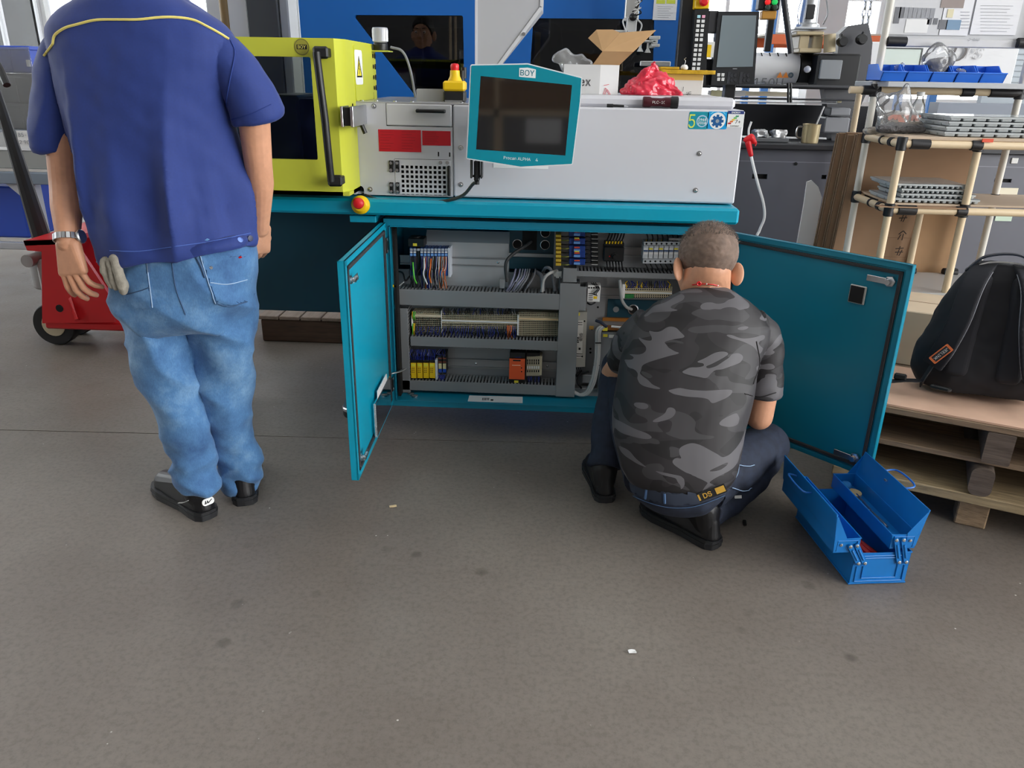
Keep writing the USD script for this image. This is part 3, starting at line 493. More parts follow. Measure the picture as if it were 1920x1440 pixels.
part(MX, 'black_cable', tube(spline([at(744, 508, Y=2.78), at(755, 512, Y=2.76), at(760, 526, Y=2.74), at(768, 518, Y=2.75)]), .003), WIREK); part(MX, 'cable_tie', tube([at(748, 536, Y=2.72), at(757, 529, Y=2.715)], .0022, 6), WIREW)
part(MX, 'yellow_clip', pb(735.5, 534, 743.5, 539.5, 2.66, .02, .002), YELP)
# grey cables rising from the duct and one from the port
for i, (xa, xb, w) in enumerate(((955, 966, 1), (960, 974, 1), (964, 979, 0), (968, 984, 1), (973, 988, 0), (978, 992, 0), (984, 997, 2), (989, 1003, 0), (962, 971, 2))):
    part(MX, 'cable', tube(spline([at(xa-6, 546, Y=2.745), at(xa+2, 534, Y=2.735), at(xb-3, 520, Y=2.75), at(xb+1, 505, Y=2.80)]), .0034, 7), [mat('violet_grey_cable', (150, 150, 176), .4), GUN, WIREK][0 if w == 1 else 1 if w == 0 else 2])
part(MX, 'cable', tube(spline([at(996, 453, Y=2.83), at(985, 461, Y=2.79), at(965, 474, Y=2.765), at(951, 488, Y=2.745), at(948, 504, Y=2.74), at(951, 528, Y=2.74)]), .0062, 9), mat('dark_cable', (58, 60, 62), .45))
part(MX, 'bracket', pb(936.5, 523, 945.5, 541, 2.72, .02, .001), DUCT)
part(MX, 'cable', tube(spline([at(1016, 547, Y=2.73), at(1019, 526, Y=2.725), at(1028, 514, Y=2.73), at(1045, 507, Y=2.76)]), .0058, 9), mat('pale_cable', (176, 176, 174), .45)); part(MX, 'cable', tube(spline([at(1006, 510, Y=2.80), at(1016, 520, Y=2.76), at(1018, 546, Y=2.75)]), .008, 9), GUN); part(MX, 'cable', tube(spline([at(1018, 510, Y=2.80), at(1024, 502, Y=2.77), at(1034, 508, Y=2.76), at(1041, 546, Y=2.745)]), .006, 9), GUN)
for px in (1040, 1049): part(MX, 'cable', tube(spline([at(px, 512, Y=2.76), at(px+1, 528, Y=2.75), at(px, 546, Y=2.745)]), .0042, 7), mat('mid_cable', (96, 98, 102), .5)); part(MX, 'clamp', pb(px-5, 509, px+4, 522, 2.752, .01, .001), WHITE)
# yellow earth terminals, blue fuse blocks, ring leads, main switch, breakers (upper right)
for i in range(8):
    y0 = 440+i*7.6; part(MX, 'earth_terminal', pb(1042, y0, 1052, y0+5.4, 2.75, .045, .001), mat('earth_yellow', (206, 172, 54), .45)); part(MX, 'earth_lead', tube(spline([at(1052, y0+3, Y=2.755), at(1062, y0+3.5, Y=2.745), at(1070, y0+2, Y=2.76)]), .0022, 6), mat('earth_lead', (126, 130, 62), .5) if i % 2 else WIREK)
for i, y0 in enumerate((431, 446, 460.5, 471, 485)):
    fz = part(MX, 'fuse_block', [pb(1067, y0, 1097, y0+12.5, 2.75, .05, .002), pb(1076, y0+1, 1088, y0+12, 2.742, .01, .001)], mat('fuse_blue', (26, 62, 138), .42))
    for j in range(4): part(fz, 'fuse', pb(1077+j*2.6, y0+2.2, 1079+j*2.6, y0+5, 2.741, .002), mat('fuse_red', (232, 84, 40), .4))
    if i in (1, 3): part(fz, 'label', pb(1077, y0-.5, 1086, y0+1.8, 2.7405, .002), LABY)
    part(fz, 'label', pb(1076, y0+7, 1087.5, y0+11.5, 2.7415, .002), mat('label_blue', (110, 160, 220), .45))
for i in range(8):
    y0 = 434+i*8.0; part(MX, 'black_connector', [pb(1108, y0, 1121, y0+5.2, 2.755, .03, .002), tube(spline([at(1108, y0+3, Y=2.76), at(1100, y0+2, Y=2.75), at(1094, y0+4, Y=2.76)]), .002, 6)], BLACK); part(MX, 'cable_end', pb(1109, y0+5.4, 1121, y0+7.4, 2.757, .02, .001), mat('pale_cable', 0))
ms = part(MX, 'main_switch', [pb(1132.5, 462, 1169, 491.5, 2.735, .06, .004), pb(1134, 455, 1170, 463, 2.75, .05, .002)], BLACK, 'black rotary main switch with yellow wire ends'); q = at(1153, 480, Y=2.735)
part(ms, 'rotary_shaft', [lathe([(.012, 0), (.012, .004), (.007, .005), (.007, .014), (0, .014)], q, (0, -1, 0), 20)], BLACKM)
part(ms, 'mark', prism([(-.003, -.003), (.003, -.003), (0, .003)], .0006, frame(at(1143, 480, Y=2.735), (1, 0, 0), (0, -1, 0))), REDP)
for i in range(6):
    x = 1137.5+i*5.6; part(ms, 'ferrule', tube([at(x, 453, Y=2.755), at(x-1, 457.5, Y=2.75)], .0032, 7), YELP); part(MX, 'black_lead', tube(spline([at(x+6, 434, Y=2.80), at(x+4, 442, Y=2.77), at(x, 453, Y=2.755)]), .0022, 6), WIREK); part(MX, 'black_lead', tube(spline([at(x, 491, Y=2.755), at(x+1, 499, Y=2.74), at(x+2, 510, Y=2.75)]), .0026, 6), WIREK)
BRK = mat('breaker_grey', (196, 200, 204), .45)
for i in range(10):
    x0 = 1207.5+i*9.45; bk = part(MX, 'circuit_breaker', [pb(x0, 453, x0+9.2, 461, 2.748, .05, .0008), pb(x0-1, 461, x0+8.4, 485, 2.735, .06, .0008), pb(x0-2, 485, x0+7.5, 494.5, 2.748, .05, .0008)], BRK)
    for y in (457, 490): q = at(x0+(4.6 if y < 470 else 2.4), y, Y=2.748); part(bk, 'screw_hole', lathe([(.0035, 0), (.0035, .0006), (0, .0006)], q, (0, -1, 0), 12), BLACKM)
    part(bk, 'toggle', pb(x0-.2, 469.5, x0+7.8, 471.8, 2.73, .006, .0006), mat('toggle_blue', (60, 84, 128), .45)); part(bk, 'label', pb(x0, 465, x0+7, 468.5, 2.7343, .001), LABY if i in (1, 3, 6, 8) else WHITE); part(bk, 'label', pb(x0-.3, 473.5, x0+7, 477, 2.7343, .001), WHITE)
    for y in (437, 496): part(MX, 'black_lead', tube(spline([at(x0+6-(y > 470)*4, y+16 if y < 470 else y-2, Y=2.755), at(x0+7, y+8, Y=2.75), at(x0+4, y-2 if y < 470 else y+12, Y=2.78)]), .0022, 6), WIREK)
    if i < 4: part(bk, 'ferrule', tube([at(x0+5, 449, Y=2.757), at(x0+5, 453.5, Y=2.757)], .0026, 6), YELP)
part(MX, 'busbar', pb(1254, 446, 1300, 452, 2.745, .03, .001), mat('busbar_grey', (150, 150, 150), .5))
# contactor, green terminal strip, port plate (middle right)
ct = part(MX, 'contactor', [pb(1102, 535, 1124.5, 566.5, 2.74, .05, .0015), pb(1101, 536, 1125, 544, 2.75, .04, .001)], WHITE, 'white contactor with black screw holes')
for i in range(5): part(ct, 'screw_hole', lathe([(.003, 0), (.003, .001), (0, .001)], at(1104.5+i*4.5, 539.5, Y=2.74), (0, -1, 0), 10), BLACKM)
for j in range(4):
    for i in range(3): part(ct, 'slot', pb(1103.8+i*2.6, 550+j*3.8, 1105.6+i*2.6, 551.6+j*3.8, 2.7393, .001), BLACKM)
part(ct, 'label', pb(1113, 555.5, 1119.5, 560.5, 2.7393, .001), YELP)
for k in range(3): part(MX, 'black_lead', tube(spline([at(1108+k*4, 530, Y=2.76), at(1120+k*2, 541, Y=2.73), at(1112+k*3, 551, Y=2.735), at(1124, 553+k*3, Y=2.75)]), .0015, 5), WIREK)
part(MX, 'black_lead', tube(spline([at(1101, 568, Y=2.75), at(1108, 571, Y=2.74), at(1116, 567, Y=2.75)]), .003, 6), WIREK)
TERM = [mat('terminal_beige', (196, 184, 156), .5), mat('terminal_sand', (176, 166, 142), .5)]
def strip(px0, px1, ytop, ymid0, ymid1, ybot, n, Y, mk=None, tilt=0., name='terminal_strip'):
    """a row of narrow feed-through terminals: stepped bodies with dark clamp openings and a marker bar"""
    bod, opn = [], []; w = (px1-px0)/n
    for i in range(n):
        x = px0+i*w; d = tilt*(x-px0); bod += [pb(x+.2, ytop+d, x+w-.2, ymid0+d, Y+.008, .04), pb(x+.2, ymid0+d, x+w-.2, ymid1+d, Y, .05), pb(x+.2, ymid1+d, x+w-.2, ybot+d, Y+.006, .04)]
        for y in np.arange(ytop+1, ymid0-1.5, 3.6): opn.append(pb(x+w*.28, y+d, x+w*.78, y+2.1+d, Y+.0072, .001))
        for y in np.arange(ymid1+1, ybot-1.5, 3.6): opn.append(pb(x+w*.28, y+d, x+w*.78, y+2.1+d, Y+.0052, .001))
    t = part(MX, name, bod, TERM[0], 'row of narrow beige terminals', 'stuff'); part(t, 'clamp_opening', opn, BLACKM, kind='stuff')
    a, b = at(px0, ymid0, Y=Y-.001), at(px1, ymid1+tilt*(px1-px0), Y=Y-.001); part(t, 'marker_bar', pb(px0, ymid0+.4, px1, ymid1-.2+tilt*(px1-px0)*.6, Y-.002, .004, .0006), mk or WHITE); return t
strip(774, 827, 583, 589, 595, 624, 20, 2.742, mat('marker_cream', (220, 204, 176), .5), .012); strip(828, 970, 588, 599, 606, 616, 46, 2.742, WHITE, .012); strip(972, 1048, 586, 595.5, 601, 630, 28, 2.742, mat('marker_peach', (226, 196, 152), .5), .012)
part(MX, 'end_clamp', pb(826.5, 583, 828.5, 624, 2.74, .05, .0008), WHITE); part(MX, 'end_clamp', pb(970, 591, 972.5, 629, 2.74, .05, .0008), WHITE); part(MX, 'end_clamp', pb(770.5, 592, 774, 612, 2.74, .05, .0008), WHITE)
wires(829, 590, 968, 578, 2.75, 40, [WIREK, WIREB, WIREK, GUN], .006, .0013, 2.76, .004); wires(776, 612, 968, 634, 2.745, 46, [WIREB, WIREB, WIREK, WIREB], .012, .0013, 2.745, .005); wires(950, 610, 960, 636, 2.742, 4, [WIREO], .012, .0016, 2.745, .002); wires(772, 584, 780, 600, 2.742, 3, [WIREG, YELP], .008, .0016, 2.745, .002); wires(773, 606, 779, 630, 2.742, 3, [WIREG, YELP], .008, .0016, 2.745, .002)
g1 = strip(1171, 1260, 537, 546, 551, 558, 22, 2.745, WHITE, .012); wires(1172, 540, 1258, 527, 2.75, 18, [WIREB, WIREB, YELP, WIREK], .006, .0016, 2.76, .004)
part(MX, 'green_terminal', [pb(1172+i*4.2, 552, 1175.6+i*4.2, 559.5, 2.7445, .03, .0006) for i in range(4)], mat('terminal_green', (40, 120, 60), .45), kind='stuff'); part(MX, 'end_clamp', pb(1167, 533, 1171, 560, 2.742, .05, .001), WHITE)
pp = part(MX, 'port_plate', pb(1140, 561, 1260, 598, 2.79, .006, .001), DARKT); part(pp, 'blanking_plug', lathe([(.011, 0), (.011, .002), (0, .003)], at(1155, 580, Y=2.79), (0, -1, 0), 20), PLATE); part(pp, 'port_ring', lathe([(.016, 0), (.0195, .001), (.0195, .004), (.016, .005), (.016, 0)], at(1187, 580, Y=2.79), (0, -1, 0), 24), STEEL); part(pp, 'port_bore', lathe([(.016, 0), (.016, .0015), (0, .0015)], at(1187, 580, Y=2.79), (0, -1, 0), 24), BLACKM)
part(MX, 'cable', tube(spline([at(1162, 525, Y=2.745), at(1164, 545, Y=2.735), at(1166, 562, Y=2.745), at(1174, 575, Y=2.76), at(1184, 580, Y=2.785)]), .0058, 9), mat('pale_cable', 0))
for px, py in ((1121, 576), (1107, 654), (1110, 617), (1107, 661)): part(MX, 'plate_hole', lathe([(.004, 0), (.004, .0006), (0, .0006)], at(px, py, Y=Ymp), (0, -1, 0), 12), BLACKM)
# mains filter box, grey box, white cable bundle (lower right)
fx = part(MX, 'mains_filter', prism([xz(1081, 585, 2.745), xz(1101, 585, 2.745), xz(1097, 688, 2.745), xz(1076, 688, 2.745)], .06, frame((0, 2.805, 0), (1, 0, 0), (0, -1, 0))), mat('filter_metal', (182, 180, 172), .4, .35), 'slim metal mains filter with black print')
part(fx, 'label', pb(1080.5, 586, 1087, 592, 2.7442, .001), LABY); part(fx, 'front_label', prism([xz(1080, 601, 2.744), xz(1094, 601, 2.744), xz(1091, 671, 2.744), xz(1077.5, 671, 2.744)], .0012, frame((0, 2.745, 0), (1, 0, 0), (0, -1, 0))), mat('filter_label', (206, 204, 198), .5))
q = at(1083, 637, Y=2.743); Tv = frame(q, (0, 0, 1), (0, -1, 0)); part(fx, 'lettering', text('EPA', .0095, Tv, .0006, bold=True), INK)
for i in range(3): part(fx, 'lettering', text(('NF-KC-10A', '480V 50/60Hz', 'LINE 25/100')[i], .0034, frame(at(1087+i*2.2, 632, Y=2.743), (0, 0, 1), (0, -1, 0)), .0005), INK)
for y in (604, 608, 663, 667): part(fx, 'print_line', pb(1080.5, y, 1092, y+1.4, 2.7434, .001), INK)
part(fx, 'print_mark', pb(1085, 652, 1088.5, 656, 2.7434, .001), INK)
for px, py in ((1096, 602), (1091.5, 668)): part(fx, 'screw', lathe([(.003, 0), (.003, .002), (0, .002)], at(px, py, Y=2.745), (0, -1, 0), 10), BLACKM)
for k in range(3): part(MX, 'black_lead', tube(spline([at(1080+k*4, 689, Y=2.76), at(1083+k*3, 697, Y=2.75), at(1078+k*2, 706, Y=2.77)]), .0016, 5), WIREK)
gb_ = part(MX, 'inverter_box', pb(1127, 623, 1262, 742, 2.74, .06, .002), mat('inverter_grey', (120, 124, 128), .5), 'grey inverter box with a yellow tag'); part(gb_, 'top_edge', pb(1127, 618, 1262, 623, 2.738, .06, .001), mat('copper_band', (180, 118, 52), .4, .4)); part(gb_, 'tag', pb(1131, 626.5, 1139, 632, 2.7393, .001), LABY); part(gb_, 'tag', pb(1142, 627.5, 1161, 634, 2.7393, .001), WHITE); part(gb_, 'tag', pb(1130, 614, 1139, 620.5, 2.733, .004), LABY)
part(MX, 'copper_plate', pb(1130, 596, 1262, 606, 2.78, .01), mat('copper_band', 0)); part(MX, 'cable', tube([at(1146, 612, Y=2.735), at(1172, 614.5, Y=2.735)], .0045, 8), WIREW); part(MX, 'black_connector', [tube(spline([at(1117, 601, Y=2.74), at(1127, 605, Y=2.73), at(1138, 613, Y=2.73)]), .0055, 8)], mat('navy_sleeve', (40, 46, 66), .5))
part(MX, 'label', pb(1105, 611, 1113, 618, Ymp-.001, .001), mat('ochre_label', (190, 150, 76), .5))
cb = spline([at(1130, 612, Y=2.735), at(1122, 621, Y=2.73), at(1121, 643, Y=2.73), at(1119, 680, Y=2.725), at(1112, 715, Y=2.72), at(1101, 736, Y=2.72), at(1088, 741, Y=2.72), at(1073, 734, Y=2.73)])
for k in range(3): part(MX, 'white_cable', tube(cb+[(.004-.004*k)*1.6, -.003*(k % 2), .001*k], .0052, 8), mat('pale_cable', 0))
for py, px in ((643, 1121), (685, 1118)): part(MX, 'cable_tie', tube([at(px-5, py, Y=2.722), at(px+6, py, Y=2.722)], .0022, 6), BLACK)
part(MX, 'black_cable', tube(spline([at(1104, 697, Y=2.77), at(1088, 702, Y=2.755), at(1083, 716, Y=2.75), at(1090, 728, Y=2.75)]), .004, 7), WIREK); part(MX, 'black_cable', tube(spline([at(1072, 706, Y=2.76), at(1082, 702, Y=2.75), at(1090, 695, Y=2.77)]), .004, 7), WIREK)
part(MX, 'terminal_box', [pb(1092, 703, 1110, 719, 2.76, .04, .002), pb(1072, 727, 1124, 752, 2.755, .03, .003)], DUCT)
# bottom row: yellow safety relays, blue relays, orange power supply, beige relays
for i in range(4):
    x0 = 769.5+i*11.7; sr = part(MX, 'safety_relay', pb(x0+.3, 681, x0+11.2, 709.5, 2.725, .07, .001), YELP); part(sr, 'terminal_block', pb(x0+.3, 675, x0+11.2, 681, 2.732, .06, .001), BLACK); part(sr, 'terminal_block', pb(x0+.8, 710, x0+11, 719, 2.735, .06, .001), BLACK)
    part(sr, 'tag', pb(x0+1.2, 682, x0+9, 687, 2.7243, .001), LABY)
    for j in range(3): part(sr, 'led', [pb(x0+2.6+k*3, 690+j*3.6, x0+4.2+k*3, 691.6+j*3.6, 2.7243, .001) for k in range(2)], mat('relay_print', (96, 70, 10), .5))
part(MX, 'end_plate', pb(815.6, 675, 820.4, 712, 2.725, .07, .001), mat('end_plate_white', 0))
wires(771, 675, 815, 655, 2.735, 44, [WIREB, WIREB, WIREB, WIREK], .008, .0014, 2.74, .005); wires(822, 668, 838, 655, 2.74, 10, [WIREB, WIREK], .006, .0014, 2.75, .004)
for i in range(2):
    x0 = 821.5+i*8; rl = part(MX, 'relay', [pb(x0, 664, x0+7.4, 701, 2.74, .06, .001)], BLACK); part(rl, 'clear_cover', pb(x0+.6, 682, x0+6.6, 692, 2.736, .01, .001), mat('relay_ivory', (206, 196, 150), .4)); part(rl, 'base', pb(x0+.4, 692, x0+7, 699, 2.736, .01, .001), BLUEP)
    for j in range(2): part(rl, 'strip', pb(x0+.4, 671+j*7, x0+7, 672.6+j*7, 2.739, .002), mat('relay_rust', (150, 66, 40), .5))
wires(820, 703, 834, 716, 2.74, 10, [WIREB], .006, .0014, 2.745, .004)
ps = part(MX, 'power_supply', [pb(956, 661, 985, 672, 2.722, .085, .001), pb(955, 672, 984, 731, 2.728, .08, .001)], BLACK, 'orange and black power supply'); OR = mat('supply_orange', (232, 92, 44), .45)
part(ps, 'front', pb(955, 672.5, 983.5, 712, 2.724, .01, .0008), OR); part(ps, 'print_line', pb(960, 684, 976, 686, 2.7232, .001), mat('supply_print', (250, 190, 160), .5)); part(ps, 'slot_row', pb(962, 674.5, 976, 677.5, 2.7232, .001), BLACKM); part(ps, 'label', pb(964, 713.5, 972, 718, 2.727, .002), LABY)
for k in range(2): part(ps, 'led', pb(977, 689+k*7, 979, 691+k*7, 2.7232, .001), BLACKM)
for k in range(3): part(ps, 'screw', pb(964+k*4, 723.5, 966+k*4, 726.5, 2.727, .002), WHITE)
wires(966, 671, 978, 660, 2.722, 4, [WIREB], .003, .0018, 2.735, .001)
for i in range(6):
    x0 = 987.5+i*4.1; rl = part(MX, 'relay', pb(x0, 669-i*.2, x0+3.8, 705, 2.742, .055, .0006), TERM[1]); part(rl, 'marker', pb(x0+.6, 686.5, x0+3.2, 691.5, 2.7408, .002), WHITE)
    for y in (674, 679, 694): part(rl, 'slot', pb(x0+1, y, x0+2.8, y+4, 2.7412, .002), BLACKM)
part(MX, 'relay_cover', pb(987, 661, 1012, 669, 2.745, .06, .001), BLACK); part(MX, 'end_clamp', pb(1012.5, 668, 1015.5, 704, 2.742, .05, .001), TERM[0]); wires(988, 706, 1014, 722, 2.745, 14, [WIREB, WIREK], .004, .0014, 2.745, .003)
# handbook sheet lying on the cabinet floor
sh = solo('delivery_note', [bar(at(960, 742, Z=.149)*[0, 0, 0]+[at(930, 745, Z=.1385)[0], 2.655, .1385], [at(930, 745, Z=.1385)[0]+.002, 2.655, .1385], .08, .0006) if False else prism([tuple(at(x, y, Z=.1376)[:2]) for x, y in ((880, 741.5), (980, 744), (980, 756), (877, 752.5))], .0008, z0=.1372)], PAPER, 'white printed sheet lying on the cabinet floor under the lowest duct', 'paper')
for i in range(5): q = at(905+i*2.8, 748.5, Z=.1376); part(sh, 'bar_mark', box(q[0]-.0015, q[0]+.0012, q[1]-.011, q[1]+.011, .138, .1384), INK)
q = at(922, 750, Z=.1376); part(sh, 'bar_mark', box(q[0]-.004, q[0]+.006, q[1]-.008, q[1]+.006, .138, .1384), INK)
# ---- the two cabinet doors
def door(h, e, inner, nm, lab, mi):
    """h hinge xy, e free edge xy; inner = xy normal on the face that looks into the cabinet when shut"""
    h, e = np.array([*h, 0.]), np.array([*e, 0.]); x = unit(e-h); L = np.linalg.norm(e-h); n = np.array([*inner, 0.]); n = unit(n-x*np.dot(n, x)); z0, z1, t = .138, .803, .022
    T = np.eye(4); T[:3, 0], T[:3, 1], T[:3, 2], T[:3, 3] = x, np.array([0, 0, 1.]), n, h     # local: u along the door, v up, w inward
    def pbx(u0, u1, v0, v1, w0, w1, b=0): m = tf(box(u0, u1, v0, v1, w0, w1, b), T); return trimesh.Trimesh(m.vertices, m.faces[:, ::-1] if np.linalg.det(T[:3, :3]) < 0 else m.faces, process=False)
    d = part(MX, 'cabinet_door', [pbx(0, L, z0, z1, -t, -t+.003), pbx(0, .003, z0, z1, -t, 0), pbx(L-.003, L, z0, z1, -t, 0, .001), pbx(0, L, z0, z0+.003, -t, 0), pbx(0, L, z1-.003, z1, -t, 0), pbx(.003, L-.003, z0+.003, z1-.003, -.008, -.006)]+[pbx(a, b, c, dd, -.006, 0, .001) for a, b, c, dd in ((.0, .016, z0, z1), (L-.016, L, z0, z1), (0, L, z0, z0+.016), (0, L, z1-.016, z1))], mi, lab)
    g = .022; part(d, 'gasket', [pbx(g, g+.01, z0+g, z1-g, -.006, .002, .001), pbx(L-g-.01, L-g, z0+g, z1-g, -.006, .002, .001), pbx(g, L-g, z0+g, z0+g+.01, -.006, .002, .001), pbx(g, L-g, z1-g-.01, z1-g, -.006, .002, .001)], mat('grey_gasket', (52, 52, 56), .8))
    return d, pbx, L, T, z0, z1
dl, bxl, L, T, z0, z1 = door((-.566, 2.612), (-.552, 2.02), (1, 0), 'l', 'teal cabinet door standing open at the left', TEAL)
def lathe_on(T, u, v, w, prof, n=16): p = (T @ np.array([u, v, w, 1]))[:3]; return lathe(prof, p, T[:3, 2], n)
for v in (z1-.06, z0+.06):
    la = part(dl, 'latch', [bxl(L-.085, L-.03, v-.009, v+.009, .010, .013, .001), lathe_on(T, L-.036, v, 0, [(.012, 0), (.012, .006), (.007, .007), (.007, .018), (0, .018)])]+[lathe_on(T, L-.036-.014*k, v, .012, [(.006, 0), (.006, .006), (0, .006)]) for k in range(3)], STEEL)
for v in (z1-.075, z0+.08):
    part(dl, 'hinge', [bxl(-.004, .02, v-.026, v+.026, 0, .005, .001)], BLACK); part(dl, 'screw', [lathe_on(T, .008, v+.02, .004, [(.006, 0), (.006, .003), (0, .004)]), lathe_on(T, .008, v-.02, .004, [(.006, 0), (.006, .003), (0, .004)])], STEEL, kind='stuff')
q0 = at(755, 692, Y=2.66); part(dl, 'stay_arm', [tube(spline([at(724, 706, Y=2.60), at(735, 700, Y=2.60), at(748, 697, Y=2.62), at(760, 691, Y=2.65)]), .006, flat=(.012, .003))], mat('zinc_arm', (190, 190, 186), .35, .6))
pk = part(dl, 'document_pocket', [bxl(.10, .36, z0+.03, z0+.15, .003, .012, .002)], glass('clear_pocket', (.9, .93, .95), 1.45, .05, .25), 'clear plastic document pocket')
part(pk, 'manual', bxl(.14, .30, z0+.035, z0+.17, .0045, .009, .001), PAPER)
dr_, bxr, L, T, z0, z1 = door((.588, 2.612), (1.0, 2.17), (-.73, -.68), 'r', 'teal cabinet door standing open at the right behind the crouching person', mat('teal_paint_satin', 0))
for v in (z1-.055, z0+.05):
    part(dr_, 'latch', [bxr(L-.115, L-.06, v-.008, v+.010, .012, .015, .001), lathe_on(T, L-.052, v, -.002, [(.016, 0), (.016, .008), (.009, .009), (.009, .02), (0, .02)], 6), lathe_on(T, L-.052, v, .016, [(.008, 0), (.008, .006), (0, .006)])], STEEL)
vp_ = part(dr_, 'key_plate', [bxr(L-.165, L-.115, z1-.14, z1-.085, -.004, .002, .002)], mat('zinc_arm', 0)); part(vp_, 'key_hole', bxr(L-.162, L-.120, z1-.137, z1-.088, .001, .0035, .001), BLACK)
# ================================================ PEOPLE
def mani(m):
    if isinstance(m, m3.Manifold): return m
    m = to_tm(m); m = trimesh.Trimesh(m.vertices, m.faces, process=True)
    if m.volume < 0: m.invert()
    return m3.Manifold(m3.Mesh(vert_properties=np.ascontiguousarray(m.vertices, np.float32), tri_verts=np.ascontiguousarray(m.faces, np.uint32)))
def ball(c, r, n=20): s = m3.Manifold.sphere(1.0, n).scale([r, r, r] if np.ndim(r) == 0 else list(r)); return s.translate(list(map(float, c)))
def bone(a, b, ra, rb, n=20): return m3.Manifold.batch_hull([ball(a, ra, n), ball(b, rb, n)])
def chain(pts, rs, n=20): return [bone(p, q, r, s, n) for p, q, r, s in zip(pts, pts[1:], rs, rs[1:])]
def union(ms): return m3.Manifold.batch_boolean([mani(m) for m in ms], m3.OpType.Add)
def soft(man, edge, it=10, lam=.5):
    t = to_tm(man.refine_to_length(edge)); t = trimesh.Trimesh(t.vertices, t.faces, process=True)
    if it: trimesh.smoothing.filter_taubin(t, lam, lam*1.04, it)
    return t
def ering(L, R, dep, n=40, p=2.3, dy=0.):
    """horizontal-ish super-ellipse ring from the left point L to the right point R, dep = half depth along y"""
    L, R = np.array(L), np.array(R); c = (L+R)/2+[0, dy, 0]; u = (R-L)/2; a = np.arange(n)*2*np.pi/n; cs, sn = np.cos(a), np.sin(a)
    return c+np.sign(cs)[:, None]*np.abs(cs)[:, None]**(2/p)*u+np.sign(sn)[:, None]*np.abs(sn)[:, None]**(2/p)*np.array([0, dep, 0])
def smooth_rings(R, k=4):
    R = np.array(R); return np.stack([spline(R[:, j], k) for j in range(R.shape[1])], 1)
def limb(pts, rs, n=24, k=5, hollow=0.):
    """tapered limb through pts; hollow: the far end folds back inside like a sleeve or a trouser leg"""
    P = spline(pts, k); r = spline(np.array(rs)[:, None], k)[:, 0]
    m = tube(P, r, n)
    return m
def open_ends(m): return m
def nz(v, s, seed=0): return meshkit.noise(v*np.array(s), seed)-.5
def hand_parts(wrist, along, back, thumb_side, curl=.6, spread=.06, s=1., fist=0.):
    """manifolds of a hand: palm, four jointed fingers of unequal length, a thumb from the palm's side"""
    y = unit(along); z = np.array(back, float); z = unit(z-y*np.dot(z, y)); x = np.cross(y, z)*thumb_side; W = np.array(wrist, float)
    L = lambda a, b, c: W+s*(x*a+y*b+z*c)
    out = [m3.Manifold.batch_hull([ball(L(.018, .005, 0), .018*s), ball(L(-.018, .005, 0), .018*s), ball(L(.033, .078, 0), .0125*s), ball(L(-.034, .072, 0), .0115*s), ball(L(.02, .045, -.008), .016*s)])]
    for fx, by, ln, r, e in ((.030, .084, .072, .0088, 0), (.0105, .090, .080, .009, .04), (-.010, .087, .074, .0086, .08), (-.029, .079, .057, .0076, .14)):
        p = np.array([fx, by]); pt = [(fx, by-.012, 0), (fx, by, 0)]; ang = 0; yy, zz = by, 0.
        for k, f in enumerate((.46, .30, .24)):
            ang += curl*(.75, 1., .7)[k]+e*.5; yy += ln*f*np.cos(ang); zz -= ln*f*np.sin(ang); pt.append((fx*(1+spread*(k+1)*4)*(1-.2*fist*k), yy, zz))
        out += chain([L(*q) for q in pt], [r*s*f for f in (1.05, 1.1, 1.0, .93, .84)], 14)
    out += chain([L(.024, .022, -.006), L(.046, .05, -.016), L(.052, .078, -.026), L(.048, .1, -.036)], [.0135*s, .0115*s, .0098*s, .0085*s], 14)
    return out
def head_parts(C, fwd, up, s=1.):
    """skin manifolds of a head (C = between the ears), eyes given as points"""
    z = unit(up); y = np.array(fwd, float); y = unit(y-z*np.dot(y, z)); x = np.cross(y, z); L = lambda a, b, c: np.array(C)+s*(x*a+y*b+z*c)
    M = np.column_stack([x, y, z])
    def ell(c, r, n=36): e = m3.Manifold.sphere(1.0, n).scale([q*s for q in r]); t = np.column_stack([M, L(*c)]); return e.transform(t)
    p = [ell((0, -.012, .045), (.0765, .094, .080)), m3.Manifold.batch_hull([ball(L(0, .066, .05), .02*s), ball(L(.046, .06, .0), .022*s), ball(L(-.046, .06, .0), .022*s), ball(L(0, .072, -.088), .016*s), ball(L(.02, .068, -.082), .014*s), ball(L(-.02, .068, -.082), .014*s), ball(L(.054, .004, -.05), .016*s), ball(L(-.054, .004, -.05), .016*s), ball(L(0, -.02, .0), .06*s)]),
         m3.Manifold.batch_hull([ball(L(0, .088, .022), .007*s), ball(L(0, .109, -.022), .0105*s), ball(L(.013, .095, -.026), .008*s), ball(L(-.013, .095, -.026), .008*s), ball(L(0, .08, -.03), .01*s)]),
         m3.Manifold.batch_hull([ball(L(.016, .088, -.052), .007*s), ball(L(-.016, .088, -.052), .007*s), ball(L(0, .093, -.050), .007*s)]), m3.Manifold.batch_hull([ball(L(.012, .087, -.062), .006*s), ball(L(-.012, .087, -.062), .006*s)])]
    for k in (-1, 1):
        p.append(m3.Manifold.batch_hull([ball(L(k*.03, .083, .03), .008*s), ball(L(k*.05, .072, .03), .007*s)]))
        t = unit(x*k+y*-.75+z*.05); e = m3.Manifold.sphere(1.0, 24).scale([.008*s, .019*s, .034*s]); zz = unit(z-t*np.dot(z, t)+x*k*.15); zz = unit(zz-t*np.dot(zz, t)); p.append(e.transform(np.column_stack([np.column_stack([unit(np.cross(zz, -t))*1.0, t, zz]), L(k*.083, -.012, -.008)])))
    eyes = [L(k*.031, .079, .012) for k in (-1, 1)]
    return p, eyes, L, M
